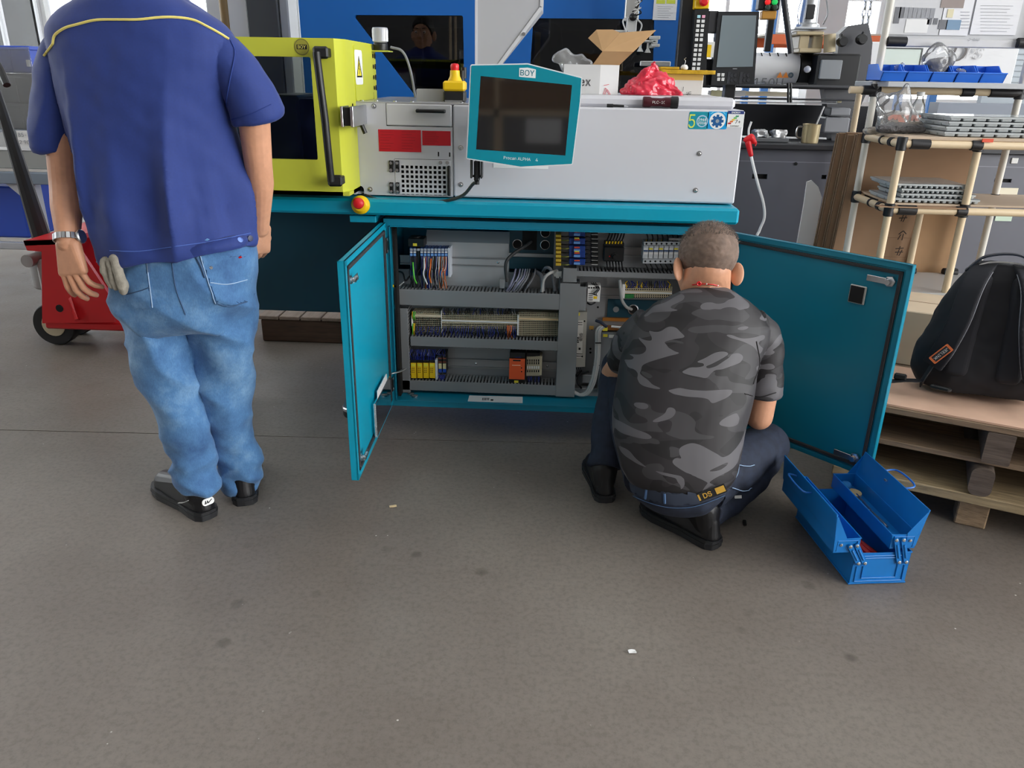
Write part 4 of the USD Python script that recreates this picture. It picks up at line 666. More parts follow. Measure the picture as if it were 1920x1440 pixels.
def dress_head(P, C, fwd, up, s, hair, L, eyes, M, lowcut=-.02, thick=1.04):
    EW = mat('eye_white', (236, 234, 230), .2); EI = mat('eye_dark', (30, 22, 18), .15)
    for e in eyes:
        ey = part(P, 'eye', to_tm(ball(e, .0115*s)), EW); part(ey, 'iris', to_tm(ball(e+unit(fwd)*.0068*s, .0058*s, 14)), EI)
    for k in (-1, 1): part(P, 'eyebrow', to_tm(union(chain([L(k*.016, .09, .034), L(k*.034, .086, .038), L(k*.05, .074, .033)], [.003*s, .0035*s, .0025*s], 10))), hair)
    c = m3.Manifold.sphere(1.0, 64).scale([.0775*thick*s, .095*thick*s, .081*thick*s]).transform(np.column_stack([M, L(0, -.012, .045)]))
    n1 = unit(M[:, 1]*-.72+M[:, 2]*.70); c = c.trim_by_plane(list(n1), float(np.dot(n1, L(0, .055, .045))))
    n2 = M[:, 2]; c = c.trim_by_plane(list(n2), float(np.dot(n2, L(0, 0, lowcut))))
    h = soft(c, .006*s, 3); part(P, 'hair', disp(h, lambda v: .0035*nz(v, (160, 160, 160), 3)), hair, smooth=True)
def ray_hit(m, px, py):
    """nearest point of mesh m seen through photo pixel (px,py), with its normal"""
    o = np.array([0, 0, CAM_H]); d = unit(RT*(px-960)-UP*(py-720)+FW*FPX); tri = m.vertices[m.faces]; e1, e2 = tri[:, 1]-tri[:, 0], tri[:, 2]-tri[:, 0]; h = np.cross(d, e2); a = (e1*h).sum(1); ok = np.abs(a) > 1e-14; f = 1/np.where(ok, a, 1)
    s_ = o-tri[:, 0]; u = f*(s_*h).sum(1); q = np.cross(s_, e1); v = f*(q@d); t = f*(e2*q).sum(1); hit = ok & (u >= 0) & (v >= 0) & (u+v <= 1) & (t > .1)
    if not hit.any(): return None
    i = np.flatnonzero(hit)[np.argmin(t[hit])]; n = unit(np.cross(e1[i], e2[i])); return o+d*t[i], (n if n@d < 0 else -n)
def on_skin(m, pxs, off=.001, k=6):
    out = []
    for px, py in spline(np.array([(*p, 0) for p in pxs], float), k)[:, :2]:
        h = ray_hit(m, px, py)
        if h is not None: out.append(h[0]+h[1]*off)
    return np.array(out)
def patch(m, poly, off, mx=.6):
    """the part of a garment inside a photo outline, lifted off by off: pockets, hems, prints"""
    P = Polygon(poly); v = m.vertices; q = v-[0, 0, CAM_H]; w = q@FW; px = 960+FPX*(q@RT)/w; py = 720-FPX*(q@UP)/w; n = m.vertex_normals; face_on = ((n*-q).sum(1)/np.linalg.norm(q, axis=1)) > .12
    import shapely; ins = shapely.contains_xy(P, px, py) & face_on; f = m.faces[ins[m.faces].all(1)]; idx = np.unique(f); mp = np.full(len(v), -1); mp[idx] = np.arange(len(idx))
    a = v[idx]+n[idx]*off; b = v[idx]-n[idx]*.001; F = mp[f]; k = len(idx); e = np.vstack([F[:, [0, 1]], F[:, [1, 2]], F[:, [2, 0]]]); es = {tuple(x) for x in e}; bd = np.array([x for x in map(tuple, e) if (x[1], x[0]) not in es])
    side = np.vstack([np.stack([bd[:, 0], bd[:, 0]+k, bd[:, 1]+k], 1), np.stack([bd[:, 0], bd[:, 1]+k, bd[:, 1]], 1)]) if len(bd) else np.zeros((0, 3), int)
    t = trimesh.Trimesh(np.vstack([a, b]), np.vstack([F, F[:, ::-1]+k, side]), process=False); cs = t.split(only_watertight=False); return max(cs, key=lambda c: len(c.faces)) if len(cs) > 1 else t
DENIM = usdkit.material(stage, '/World/Looks/faded_denim', {'tc': ('texture_coordinate', {}), 'n': ('noise_texture', {'scale': 5.5, 'detail': 6, 'roughness': .68}), 'r': ('rgb_ramp', {'ramp': [(.30, lin((54, 92, 140))), (.50, lin((80, 126, 174))), (.72, lin((130, 168, 202)))]}),
    'n2': ('noise_texture', {'scale': 420, 'detail': 2}), 'mp': ('mapping', {'scale': (1, 1, .25)}), 'r2': ('rgb_ramp', {'ramp': [(.3, (.80, .80, .82)), (.7, (1.1, 1.1, 1.1))]}), 'm': ('mix', {'mix_type': 'multiply', 'fac': .7}), 'b': ('bump', {'strength': .3, 'distance': .0006}), 'p': ('principled_bsdf', {'roughness': .85, 'sheen_weight': .15})},
    [('tc.object', 'n.vector'), ('n.fac', 'r.fac'), ('tc.object', 'mp.vector'), ('mp.vector', 'n2.vector'), ('n2.fac', 'r2.fac'), ('r.color', 'm.color1'), ('r2.color', 'm.color2'), ('m.color', 'p.base_color'), ('n2.fac', 'b.height'), ('b.normal', 'p.normal')], surface='p.BSDF')
SHIRT = mat('royal_blue_cotton', (32, 54, 124), .75, vary=(240, .06), bump=(700, .15, .0004), sheen_weight=.12)
STITCH = mat('pale_stitching', (150, 176, 206), .8); STITCHD = mat('dark_stitching', (58, 86, 122), .8)
SHOE = mat('black_shoe_leather', (22, 22, 25), .42, bump=(300, .15, .0006)); SOLE = mat('shoe_sole', (34, 35, 38), .45)
def shoe(P, heel, toe_dir, L=.275, up=(0, 0, 1), s=1., sole_t=.026, boot=False, high=.085):
    """safety shoe: stitched sole with a step, rounded upper, collar opening"""
    y = unit(toe_dir); z = np.array(up, float); z = unit(z-y*np.dot(z, y)); x = np.cross(y, z); H = np.array(heel, float)
    Q = lambda a, b, c: H+s*(x*a+y*b+z*c); out = [(0, -.002), (.022, .001), (.034, .018), (.036, .05), (.034, .10), (.042, .17), (.046, .205), (.040, .245), (.024, .270), (0, L)]
    pl = Polygon([(a, b) for a, b in out]+[(-a, b) for a, b in out[::-1]]).buffer(-.008).buffer(.008); Tl = np.eye(4); Tl[:3, 0], Tl[:3, 1], Tl[:3, 2], Tl[:3, 3] = x*s, y*s, z*s, H
    so = prism(pl, sole_t, Tl); st_ = prism(pl.buffer(.002), .005, Tl, .012)
    up_ = union([m3.Manifold.batch_hull([ball(Q(0, .030, .030), .030*s), ball(Q(0, .034, .072), .026*s), ball(Q(0, .10, .034), .034*s), ball(Q(0, .10, .075), .027*s)]), m3.Manifold.batch_hull([ball(Q(0, .10, .034), .034*s), ball(Q(0, .10, .072), .027*s), ball(Q(.004, .205, .030), .037*s), ball(Q(0, .225, .034), .035*s)])])
    up_ = union([up_, m3.Manifold.batch_hull([ball(Q(0, .045, .06), .036*s), ball(Q(0, .056, .100), .043*s), ball(Q(0, .085, .085), .034*s)])]) if boot else up_
    up_ = up_.trim_by_plane(list(map(float, z)), float(np.dot(z, Q(0, 0, sole_t*.9)))); u = soft(up_, .008*s, 6)
    sh_ = part(P, 'shoe', u, SHOE, smooth=True); part(sh_, 'sole', [so, st_], SOLE)
    part(sh_, 'collar', tube([Q(.030*math.cos(a), .060+.036*math.sin(a), (.136 if boot else high)+.004*math.sin(a)) for a in np.arange(16)*np.pi/8], .006*s, 8, closed=True), BLACKM)
    return sh_, Q, x, y, z
# ---------------- person standing at the left, seen from behind
PA = thing('person', 'person standing in a royal blue work shirt with yellow piping and faded blue jeans', 'person', (-1.0, 2.05, 0))
Ys = 2.07; A = lambda px, py, Y=Ys: at(px, py, Y=Y)
rows = [(-34, 214, 312, .062), (-16, 190, 325, .085), (4, 150, 356, .105), (36, 108, 408, .118), (70, 96, 436, .126), (125, 112, 436, .135), (200, 128, 428, .138), (300, 146, 440, .140), (380, 166, 462, .146), (440, 180, 474, .150)]
R = [ering(A(l, y+(8 if y > 250 else 0)), A(r, y-(8 if y > 250 else 0)), d) for y, l, r, d in rows]+[ering(A(194, 484), A(478, 456), .150)]
R += [ering(A(200, 484), A(472, 457), .142), ering(A(200, 470), A(472, 443), .138)]
torso = rings_mesh(smooth_rings(R, 4))
sl = limb([A(160, 76), A(120, 118), A(112, 190), A(111, 285, 2.06)], [.058, .062, .060, .056], hollow=.05)
sr = limb([A(384, 76), A(428, 118), A(460, 165), A(483, 220, 2.09)], [.056, .060, .062, .066], hollow=.05)
sm = soft(union([torso, sl, sr]), .0085, 8)
def folds(v):
    low = np.clip((1.30-v[:, 2])/.30, 0, 1)*np.clip((v[:, 2]-.80)/.14, .12, 1); q = v+np.array([.10, 0, 0])*((1.3-v[:, 2])*.5)[:, None]; r = 1-2*np.abs(nz(q, (9, 9, 1.3), 5))*1.6
    return (.004+.050*low)*(r-.55)+.010*low*nz(q, (20, 20, 4), 9)+.004*nz(v, (30, 30, 30), 2)
sm = open_ends(disp(sm, folds))
shirt = part(PA, 'shirt', sm, SHIRT, 'royal blue short-sleeved work shirt', smooth=True)
pts = on_skin(sm, [(100, 82), (104, 66), (122, 53), (145, 46), (180, 38), (220, 37), (260, 37), (300, 33), (330, 33), (362, 38), (388, 50), (412, 63), (429, 74)], .0015)
part(shirt, 'piping', tube(pts, .0032, 6), mat('yellow_piping', (232, 216, 120), .7), 'yellow piping across the yoke'); part(shirt, 'piping', tube(on_skin(sm, [(100, 82), (93, 92), (83, 105)], .0015), .0028, 6), mat('yellow_piping', 0))
SEAM = mat('shirt_seam', (28, 52, 124), .8)
part(shirt, 'hem_seam', tube(on_skin(sm, [(206, 470), (262, 471), (330, 462), (400, 452), (470, 437)], .0006), .0016, 5), mat('seam_light', (70, 96, 170), .8)); part(shirt, 'sleeve_seam', tube(on_skin(sm, [(432, 76), (440, 100), (431, 150), (425, 190), (430, 226)], .0004), .0022, 5), SEAM)
part(shirt, 'cuff_seam', tube(on_skin(sm, [(435, 224), (470, 214), (508, 196)], .0006), .0014, 5), SEAM)
part(shirt, 'waistband_tab', patch(sm, [(455, 432), (480, 428), (481, 458), (457, 464)], .003), SHIRT)
bt = ray_hit(sm, 450, 450); 
if bt: part(shirt, 'button', lathe([(.0075, 0), (.0075, .002), (.006, .0025), (.006, .001), (0, .001)], bt[0], bt[1], 16), mat('button_rim', (120, 150, 220), .4))
bt = ray_hit(sm, 468, 447)
if bt: part(shirt, 'button', lathe([(.008, 0), (.008, .002), (0, .003)], bt[0]+bt[1]*.003, bt[1], 16), mat('button_navy', (20, 30, 70), .4))
# jeans
hipL, hipR = [A(x, y) for x, y in ((290, 560), (415, 555))]
jr = [ering(A(226, 440), A(462, 430), .122), ering(A(220, 500), A(470, 490), .130), ering(A(224, 545), A(468, 535), .135), ering(A(232, 585), A(464, 580), .132), ering(A(252, 612), A(452, 608), .10)]
pel = rings_mesh(smooth_rings(jr, 4))
J = lambda px, py, Y: at(px, py, Y=Y)
ll = limb([J(288, 545, 2.07), J(298, 620, 2.06), J(313, 690, 2.05), J(332, 760, 2.03), J(352, 830, 2.03), J(364, 872, 2.035), J(373, 912, 2.035)], [.098, .094, .080, .071, .066, .068, .066], hollow=.05)
rl_ = limb([J(408, 545, 2.08), J(410, 620, 2.09), J(417, 690, 2.10), J(424, 760, 2.11), J(434, 820, 2.13), J(446, 862, 2.14), J(453, 906, 2.15)], [.094, .088, .078, .071, .066, .066, .064], hollow=.05)
jm_ = soft(union([pel, ll, rl_]), .0085, 10)
def jfold(v):
    z = v[:, 2]; low = np.clip((.30-z)/.22, 0, 1); mid = np.clip(1-np.abs(z-.55)/.25, 0, 1)
    diag = v @ np.array([.55, .2, 1.0]); return .030*low*(meshkit.noise(np.stack([diag*30, v[:, 0]*8, v[:, 1]*8], 1), 4)-.5)+.040*(.35+.65*mid)*(.5-np.abs(meshkit.noise(np.stack([diag*9, v[:, 0]*6, v[:, 1]*6], 1), 8)-.5)*2)+.012*nz(v, (8, 8, 8), 6)+.012*(.4-np.abs(meshkit.noise(np.stack([(v @ np.array([-.7, .2, .9]))*17, v[:, 0]*9, v[:, 1]*9], 1), 12)-.5)*2)
jm_ = open_ends(disp(jm_, jfold))
jeans = part(PA, 'jeans', jm_, DENIM, 'loose faded blue jeans', smooth=True)
part(jeans, 'back_pocket', patch(jm_, [(375, 478), (391, 532), (404, 568), (430, 573), (464, 566), (468, 520), (462, 478)], .003), DENIM); part(jeans, 'back_pocket', patch(jm_, [(222, 490), (277, 484), (281, 530), (287, 578), (258, 580), (232, 560)], .003), DENIM)
for nm, pl, mt in (('seam', [(322, 484), (330, 540), (348, 590)], STITCHD), ('pocket_stitch', [(375, 478), (391, 532), (404, 568)], STITCH), ('pocket_stitch', [(404, 568), (432, 573), (462, 566)], STITCHD), ('pocket_stitch', [(394, 530), (425, 533), (462, 524)], STITCH), ('pocket_stitch', [(276, 488), (281, 530), (287, 576)], STITCH), ('pocket_stitch', [(238, 552), (262, 546), (280, 539)], STITCHD), ('belt_loop', [(368, 482), (377, 500), (384, 520)], STITCHD), ('belt_loop', [(278, 488), (280, 510)], STITCHD)):
    q = on_skin(jm_, pl, .003 if 'pocket' in nm else .001)
    if len(q) > 2: part(jeans, nm, tube(q, .0016 if nm != 'belt_loop' else .004, 5), mt)
bt = ray_hit(jm_, 447, 483)
if bt: part(jeans, 'pocket_tab', obox(bt[0]+bt[1]*.003, (1, 0, .5), bt[1], .016, .006, .001), REDP)
bt = ray_hit(jm_, 395, 501)
if bt: part(jeans, 'rivet', lathe([(.005, 0), (.004, .002), (0, .002)], bt[0]+bt[1]*.003, bt[1], 10), STEEL)
# shoes
hl = at(392, 976, Z=0); s1, Q, x, y, z = shoe(PA, hl+[0, .008, 0], (-.80, .60, 0), s=1.12, boot=True)
hr = at(458, 951, Z=0); s2, Q2, x2, y2, z2 = shoe(PA, hr+[0, .008, 0], (-.34, .94, 0), s=1.1, boot=True)
Tp = frame(Q(.0, -.0015, .056), x, -y+z*.25); lp = part(s1, 'heel_patch', prism(rrect(.038, .021, .009), .003, Tp), mat('shoe_patch_white', (232, 232, 230), .5)); part(lp, 'print', strokes([[(-.012, -.005), (-.008, .004), (-.008, -.005)], [(-.005, -.004), (-.002, .003), (-.001, -.004), (.012, .004)]], .0025, Tp @ frame((0, 0, .003), (1, 0, 0), (0, 0, 1))), INK)
for sg in (-1, 1): part(s1, 'reflective_strip', tube(spline([Q(sg*.034, .035, .06), Q(sg*.038, .06, .045), Q(sg*.040, .085, .035)]), .002, flat=(.006, .002)), mat('reflective_grey', (190, 190, 190), .4))
part(s1, 'heel_strip', obox(Q(0, .002, .09), x, y, .005, .022, .002), mat('reflective_grey', 0))
# body under the clothes: head, neck, torso, arms, hands and legs in one skin
hc = A(255, -105); hp, eyes, HL, HM = head_parts(hc+[0, .03, .0], (-.1, 1, -.25), (0, -.05, 1), 1.0)
eL, wL = at(122, 345, Y=2.04), at(128, 455, Y=1.97); eR, wR = at(484, 305, Y=2.10), at(487, 428, Y=2.17)
bdy = hp+[bone(hc+[0, .015, -.05], A(255, -5), .056, .062), m3.Manifold.batch_hull([ball(A(175, 90), .045), ball(A(360, 86), .045), ball(A(300, 440), .09), ball(A(350, 440), .09)])]
bdy += chain([A(150, 85), A(114, 190), eL, at(125, 385, Y=2.015), wL], [.055, .046, .0385, .0395, .0275])+chain([A(380, 98), A(432, 132), A(474, 200), eR, at(488, 345, Y=2.12), wR], [.044, .044, .042, .0365, .036, .026])
bdy += hand_parts(wL+[0, 0, -.0], at(146, 560, Y=1.95)-wL, (-.25, -1, .1), 1, .42, s=1.02)+hand_parts(wR, at(478, 500, Y=2.2)-wR, (.8, -.55, .1), -1, .85, s=.98, fist=1)
bdy += chain([A(300, 520), J(313, 690, 2.05), J(352, 830, 2.03), Q(0, .055, .10)], [.08, .055, .048, .034])+chain([A(405, 520), J(417, 690, 2.10), J(434, 820, 2.13), Q2(0, .055, .10)], [.08, .055, .048, .034])
bm_ = soft(union(bdy), .0075, 6); part(PA, 'body', bm_, SKIN, smooth=True)
BLKHAIR = mat('black_hair', (24, 20, 18), .5, bump=(900, .5, .001)); dress_head(PA, hc, np.array([-.1, 1, -.25]), (0, -.05, 1), 1.0, BLKHAIR, HL, eyes, HM, -.035, 1.07)
# watch on the left wrist, glove in the pocket
wd = unit(eL-wL); wc = wL+wd*.012; wa_ = unit(np.cross(wd, [0, 1, 0])); wb_ = np.cross(wd, wa_)
wt = thing('wristwatch', 'steel bracelet wristwatch on the standing person\'s left wrist', 'watch', wc)
for i in range(20):
    a = i*2*np.pi/20; o = wc+(wa_*math.cos(a)+wb_*math.sin(a))*.0345; part(wt, 'bracelet_link', obox(o, -wa_*math.sin(a)+wb_*math.cos(a), wa_*math.cos(a)+wb_*math.sin(a), .0098, .017, .0032, .0008), STEEL)
part(wt, 'case', lathe([(.017, 0), (.0185, .002), (.0185, .006), (.016, .009), (0, .009)], wc-wa_*.033, -wa_, 24), STEEL)
gh = ray_hit(jm_, 230, 510) or (at(228, 520, Y=1.98), np.array([0, -1., 0])); g0 = gh[0]+gh[1]*.014
GLV = mat('grey_knit_glove', (150, 144, 132), .9, vary=(90, .15), bump=(500, .6, .001))
gl = [m3.Manifold.batch_hull([ball(g0+[-.022, 0, .03], .014), ball(g0+[.0, -.002, .036], .014), ball(g0+[-.018, .0, -.03], .016)])]+chain([g0+[.006, -.012, .038], g0+[.012, -.018, 0], g0+[.016, -.016, -.036], g0+[.012, -.012, -.046]], [.014, .012, .015, .012], 14)+chain([g0+[-.028, -.004, .03], g0+[-.03, -.01, 0], g0+[-.018, -.008, -.036]], [.01, .011, .01], 14)+chain([g0+[-.012, -.012, .03], g0+[-.008, -.016, -.01], g0+[-.006, -.012, -.04]], [.008, .01, .009], 14)
glm = soft(union(gl), .004, 4); solo('work_glove', disp(glm, lambda v: .006*nz(v, (90, 90, 60), 3)), GLV, 'grey knitted work glove sticking out of the standing person\'s back pocket', 'glove', smooth=True)
# ---------------- person crouching at the open cabinet
PB = thing('person', 'person crouching in front of the open cabinet in a dark camouflage T-shirt and dark jeans', 'person', (.42, 2.05, 0))
B = lambda px, py, Y: at(px, py, Y=Y)
def sring(c, w, d, ux, n_, k=40, p=2.3):
    """ring round c: half width w along ux, half depth d across, in the plane whose normal is n_"""
    n_ = unit(n_); u = np.array(ux, float); u = unit(u-n_*np.dot(u, n_)); v = np.cross(n_, u); a = np.arange(k)*2*np.pi/k; cs, sn = np.cos(a), np.sin(a)
    return np.array(c)+(np.sign(cs)*np.abs(cs)**(2/p)*w)[:, None]*u+(np.sign(sn)*np.abs(sn)**(2/p)*d)[:, None]*v
spine = [  # pixel row, left, right, Y of the back surface's side edge, half depth, ring normal
    (548, 1276, 1366, 2.215, .058, (0, .55, .8)), (560, 1252, 1390, 2.205, .085, (0, .5, .85)), (585, 1208, 1424, 2.185, .105, (0, .45, .9)), (625, 1180, 1442, 2.16, .118, (0, .42, .9)), (680, 1163, 1424, 2.125, .125, (0, .42, .9)), (740, 1153, 1412, 2.085, .128, (0, .42, .9)), (800, 1147, 1396, 2.05, .125, (0, .42, .9)), (850, 1156, 1388, 2.02, .12, (0, .40, .92)), (892, 1172, 1376, 2.0, .115, (0, .38, .93)), (920, 1190, 1352, 1.99, .105, (0, .36, .94))]
R = []
for y, l, r, Y, d, n_ in spine:
    a, b = B(l, y+(l-r)*.0+6, Y), B(r, y-6, Y); R.append(sring((a+b)/2, np.linalg.norm(b-a)/2, d, b-a, n_))
R += [R[-1]*.93+R[-1].mean(0)*.07, R[-2]*.88+R[-2].mean(0)*.12]
tor = rings_mesh(smooth_rings(R, 4))
shR, elR = B(1432, 632, 2.17), B(1424, 782, 2.17); shL = B(1192, 636, 2.20); elL = B(1150, 700, 2.42)
slR = limb([B(1400, 612, 2.17), B(1430, 650, 2.18), B(1430, 742, 2.17)], [.066, .062, .055], hollow=.05); slL = limb([B(1222, 612, 2.18), shL, shL*.45+elL*.55], [.066, .060, .056], hollow=.05)
cm = soft(union([tor, slR, slL]), .0085, 8)
def cfold(v):
    d = v @ np.array([.8, .2, -.7]); side = np.clip(np.abs(v[:, 0]-.40)/.2, 0, 1); up = np.clip((v[:, 2]-.55)/.12, 0, 1)
    return .010*side*(meshkit.noise(np.stack([d*30, v[:, 0]*6, v[:, 1]*6], 1), 3)-.5)+.006*up*(meshkit.noise(np.stack([v[:, 2]*55, v[:, 0]*7, v[:, 1]*7], 1), 7)-.5)+.006*nz(v, (10, 10, 10), 2)
cm = open_ends(disp(cm, cfold))
CAMO = usdkit.material(stage, '/World/Looks/dark_camouflage', {'tc': ('texture_coordinate', {}), 'mp': ('mapping', {'scale': (1, 1.2, 2.0)}), 'd': ('noise_texture', {'scale': 16, 'detail': 1}), 'md': ('mix', {'mix_type': 'add', 'fac': .10}),
    'n1': ('noise_texture', {'scale': 6.6, 'detail': .6, 'roughness': .4, 'distortion': .9}), 'r1': ('rgb_ramp', {'ramp': [(0, lin((24, 22, 24))), (.455, lin((38, 35, 38))), (.60, lin((38, 35, 38)))], 'interpolate': False}),
    'mp2': ('mapping', {'scale': (1, 1.2, 2.2), 'location': (3.3, 1.7, 5.1)}), 'n2': ('noise_texture', {'scale': 6.8, 'detail': .6, 'roughness': .4, 'distortion': 1.1}), 'r2': ('rgb_ramp', {'ramp': [(0, (0, 0, 0)), (.545, (1, 1, 1))], 'interpolate': False}), 'm1': ('mix', {'color2': lin((58, 56, 59))}),
    'mp3': ('mapping', {'scale': (1, 1.2, 2.3), 'location': (7.7, 9.1, 2.2)}), 'n3': ('noise_texture', {'scale': 6.2, 'detail': .6, 'roughness': .4, 'distortion': 1.2}), 'r3': ('rgb_ramp', {'ramp': [(0, (0, 0, 0)), (.575, (1, 1, 1))], 'interpolate': False}), 'm2': ('mix', {'color2': lin((94, 92, 96))}),
    'bn': ('noise_texture', {'scale': 700}), 'b': ('bump', {'strength': .12, 'distance': .0004}), 'p': ('principled_bsdf', {'roughness': .6})},
    [('tc.object', 'mp.vector'), ('mp.vector', 'n1.vector'), ('n1.fac', 'r1.fac'), ('tc.object', 'mp2.vector'), ('mp2.vector', 'n2.vector'), ('n2.fac', 'r2.fac'), ('r1.color', 'm1.color1'), ('r2.color', 'm1.fac'), ('tc.object', 'mp3.vector'), ('mp3.vector', 'n3.vector'), ('n3.fac', 'r3.fac'), ('m1.color', 'm2.color1'), ('r3.color', 'm2.fac'), ('m2.color', 'p.base_color'), ('tc.object', 'bn.vector'), ('bn.fac', 'b.height'), ('b.normal', 'p.normal')], surface='p.BSDF')
ts = part(PB, 't_shirt', cm, CAMO, 'dark grey camouflage T-shirt', smooth=True)
for pl in ([(1396, 738), (1425, 744), (1455, 736)], [(1418, 640), (1424, 680), (1412, 720)]):
    q = on_skin(cm, pl, .0006)
    if len(q) > 2: part(ts, 'seam', tube(q, .0016, 5), mat('camo_seam', (40, 38, 40), .8))
DEN2 = mat('dark_denim', (34, 42, 60), .85, vary=(40, .3), bump=(500, .3, .0006))
hip = B(1275, 902, 2.02); kR = B(1436, 836, 2.24); kL = B(1166, 690, 2.45); hR = at(1345, 1030, Z=0)+[0, .004, .001]; hL_ = at(1136, 946, Z=0)+[0, .008, .001]; aR = hR+np.array([-.66, .74, 0])*.058+[0, 0, .10]; aL = hL_+[-.006, .055, .10]
R = [sring(B(1268, 872, 2.03), .135, .115, (1, 0, 0), (0, .36, .94)), sring(B(1270, 905, 2.01), .140, .122, (1, .0, 0), (0, .3, .95)), sring(B(1268, 930, 1.995), .128, .11, (1, 0, 0), (0, .2, .98)), sring(B(1268, 950, 2.0), .085, .075, (1, 0, 0), (0, .1, 1)), sring(B(1268, 958, 2.01), .03, .03, (1, 0, 0), (0, .1, 1))]
dj = union([rings_mesh(smooth_rings(R, 4)), limb([B(1310, 900, 2.03), B(1370, 868, 2.12), kR], [.10, .088, .068]), bone(kR, kR+[.0, .0, -.002], .072, .068), limb([kR, B(1400, 896, 2.16), B(1340, 946, 2.08), aR], [.068, .064, .058, .05], hollow=.03),
    limb([B(1230, 892, 2.04), B(1195, 790, 2.25), kL], [.10, .085, .066]), ball(kL, .07), limb([kL, B(1152, 760, 2.36), aL], [.068, .062, .055], hollow=.03)])
dm = open_ends(disp(soft(dj, .0085, 8), lambda v: .011*(meshkit.noise(np.stack([(v@np.array([.7, .3, .7]))*26, v[:, 0]*7, v[:, 2]*7], 1), 5)-.5)+.006*nz(v, (14, 14, 14), 2)))
dj_ = part(PB, 'jeans', dm, DEN2, 'dark blue jeans', smooth=True)
bw = patch(dm, [(1142, 842), (1150, 880), (1178, 918), (1216, 938), (1262, 948), (1310, 944), (1352, 928), (1372, 912), (1362, 896), (1330, 912), (1270, 925), (1215, 915), (1175, 885), (1152, 838)], .004)
if len(bw.faces): part(dj_, 'waistband', bw, mat('dark_waistband', (38, 46, 62), .85))
for nm, pl, mt in (('waist_stitch', [(1150, 884), (1178, 920), (1216, 940), (1262, 950), (1310, 946), (1356, 928)], STITCHD), ('pocket_stitch', [(1380, 872), (1402, 874), (1412, 872)], STITCH), ('pocket_stitch', [(1370, 914), (1392, 918), (1408, 915)], STITCH), ('seam', [(1384, 870), (1380, 890), (1364, 908)], STITCH), ('belt_loop', [(1214, 918), (1212, 934)], STITCHD), ('belt_loop', [(1246, 925), (1247, 942)], STITCHD)):
    q = on_skin(dm, pl, .005)
    if len(q) > 2: part(dj_, nm, tube(q, .0013 if nm != 'belt_loop' else .004, 5), mt)
bt = ray_hit(dm, 1328, 922)
if bt:
    Tn = frame(bt[0]+bt[1]*.018, np.array(B(1352, 905, 2))-B(1300, 925, 2), bt[1]); wp = part(dj_, 'waist_patch', prism(rrect(.082, .026, .003), .0016, Tn), mat('patch_black', (24, 24, 26), .6), 'black leather patch with gold print'); GOLD = mat('gold_print', (206, 160, 62), .5)
    part(wp, 'lettering', text('DS', .014, Tn @ frame((-.012, 0, .0016), (1, 0, 0), (0, 0, 1)), .0006, bold=True), GOLD); part(wp, 'print', prism(sbox(.012, -.009, .038, .009), .0006, Tn, .0016), GOLD); part(wp, 'print', prism(sbox(-.038, -.009, -.033, .009), .0006, Tn, .0016), GOLD)
bt = ray_hit(dm, 1382, 932)
if bt: part(dj_, 'pocket_tab', obox(bt[0]+bt[1]*.004, (1, 0, .1), bt[1], .022, .009, .001), WHITE)
s3, Q3, *_ = shoe(PB, hR, (-.66, .74, 0), s=1.05, boot=True); s4, Q4, *_ = shoe(PB, hL_, (-.12, 1, 0), s=1.0, boot=True)
part(s3, 'reflective_strip', obox(Q3(.036, .08, .058), Q3(0, 1, .3)-Q3(0, 0, 0), Q3(1, 0, 0)-Q3(0, 0, 0), .03, .012, .004), mat('reflective_grey', 0))
hC = B(1325, 507, 2.215); fw = np.array([-.12, .86, -.46]); hp, eyes, HL, HM = head_parts(hC+[0, .005, .0], fw, (.02, .46, .86), 1.045)
wR2, wL2 = B(1330, 700, 2.50), B(1190, 640, 2.60)
bdy = hp+[bone(hC+[0, .0, -.045], B(1322, 560, 2.20), .056, .064), m3.Manifold.batch_hull([ball(B(1250, 640, 2.17), .045), ball(B(1365, 640, 2.17), .045), ball(B(1240, 880, 2.02), .08), ball(B(1310, 880, 2.02), .08)])]
bdy += chain([B(1405, 628, 2.175), B(1428, 660, 2.18), B(1431, 730, 2.175), elR, (elR+wR2)/2, wR2], [.048, .050, .044, .039, .037, .027])+chain([B(1212, 630, 2.19), elL, (elL+wL2)/2, wL2], [.052, .04, .037, .027])
bdy += hand_parts(wR2, (-.5, .8, .15), (.3, .1, 1), -1, .5)+hand_parts(wL2, (.35, .9, .1), (0, -.1, 1), 1, .55)
bdy += chain([B(1310, 900, 2.05), kR, B(1400, 896, 2.16), B(1340, 946, 2.08), aR, Q3(0, .05, .07)], [.055, .042, .038, .034, .032, .030])+chain([B(1230, 892, 2.06), kL, B(1152, 760, 2.36), aL, Q4(0, .05, .07)], [.055, .042, .038, .034, .030])
b2 = soft(union(bdy), .0075, 6); part(PB, 'body', b2, SKIN, smooth=True)
BUZZ = mat('buzz_cut_hair', (124, 104, 92), .75, vary=(45, .25), bump=(1400, .6, .001)); dress_head(PB, hC, fw, (.02, .46, .86), 1.045, BUZZ, HL, eyes, HM, -.052, 1.012)
nk = [ray_hit(b2, x, y) for x, y in ((1298, 534), (1310, 532), (1322, 532), (1336, 533), (1348, 536))]; nk = np.array([h[0]+h[1]*.001 for h in nk if h])
if len(nk) > 2:
    ncl = thing('necklace', 'red and white beaded cord necklace at the crouching person\'s nape', 'necklace', nk[1]); part(ncl, 'cord', tube(nk, .0016, 6), REDP); part(ncl, 'clasp', tube([nk[1]+np.array([math.cos(a), 0, math.sin(a)])*.005+[0, -.004, .002] for a in np.arange(12)*np.pi/6], .0022, 6, closed=True), REDP); part(ncl, 'bead', [to_tm(ball(nk[2]*(1-f)+nk[-1]*f+[0, -.002, .001], .0024, 8)) for f in (.1, .3, .5, .7, .9)], WHITE, kind='stuff')

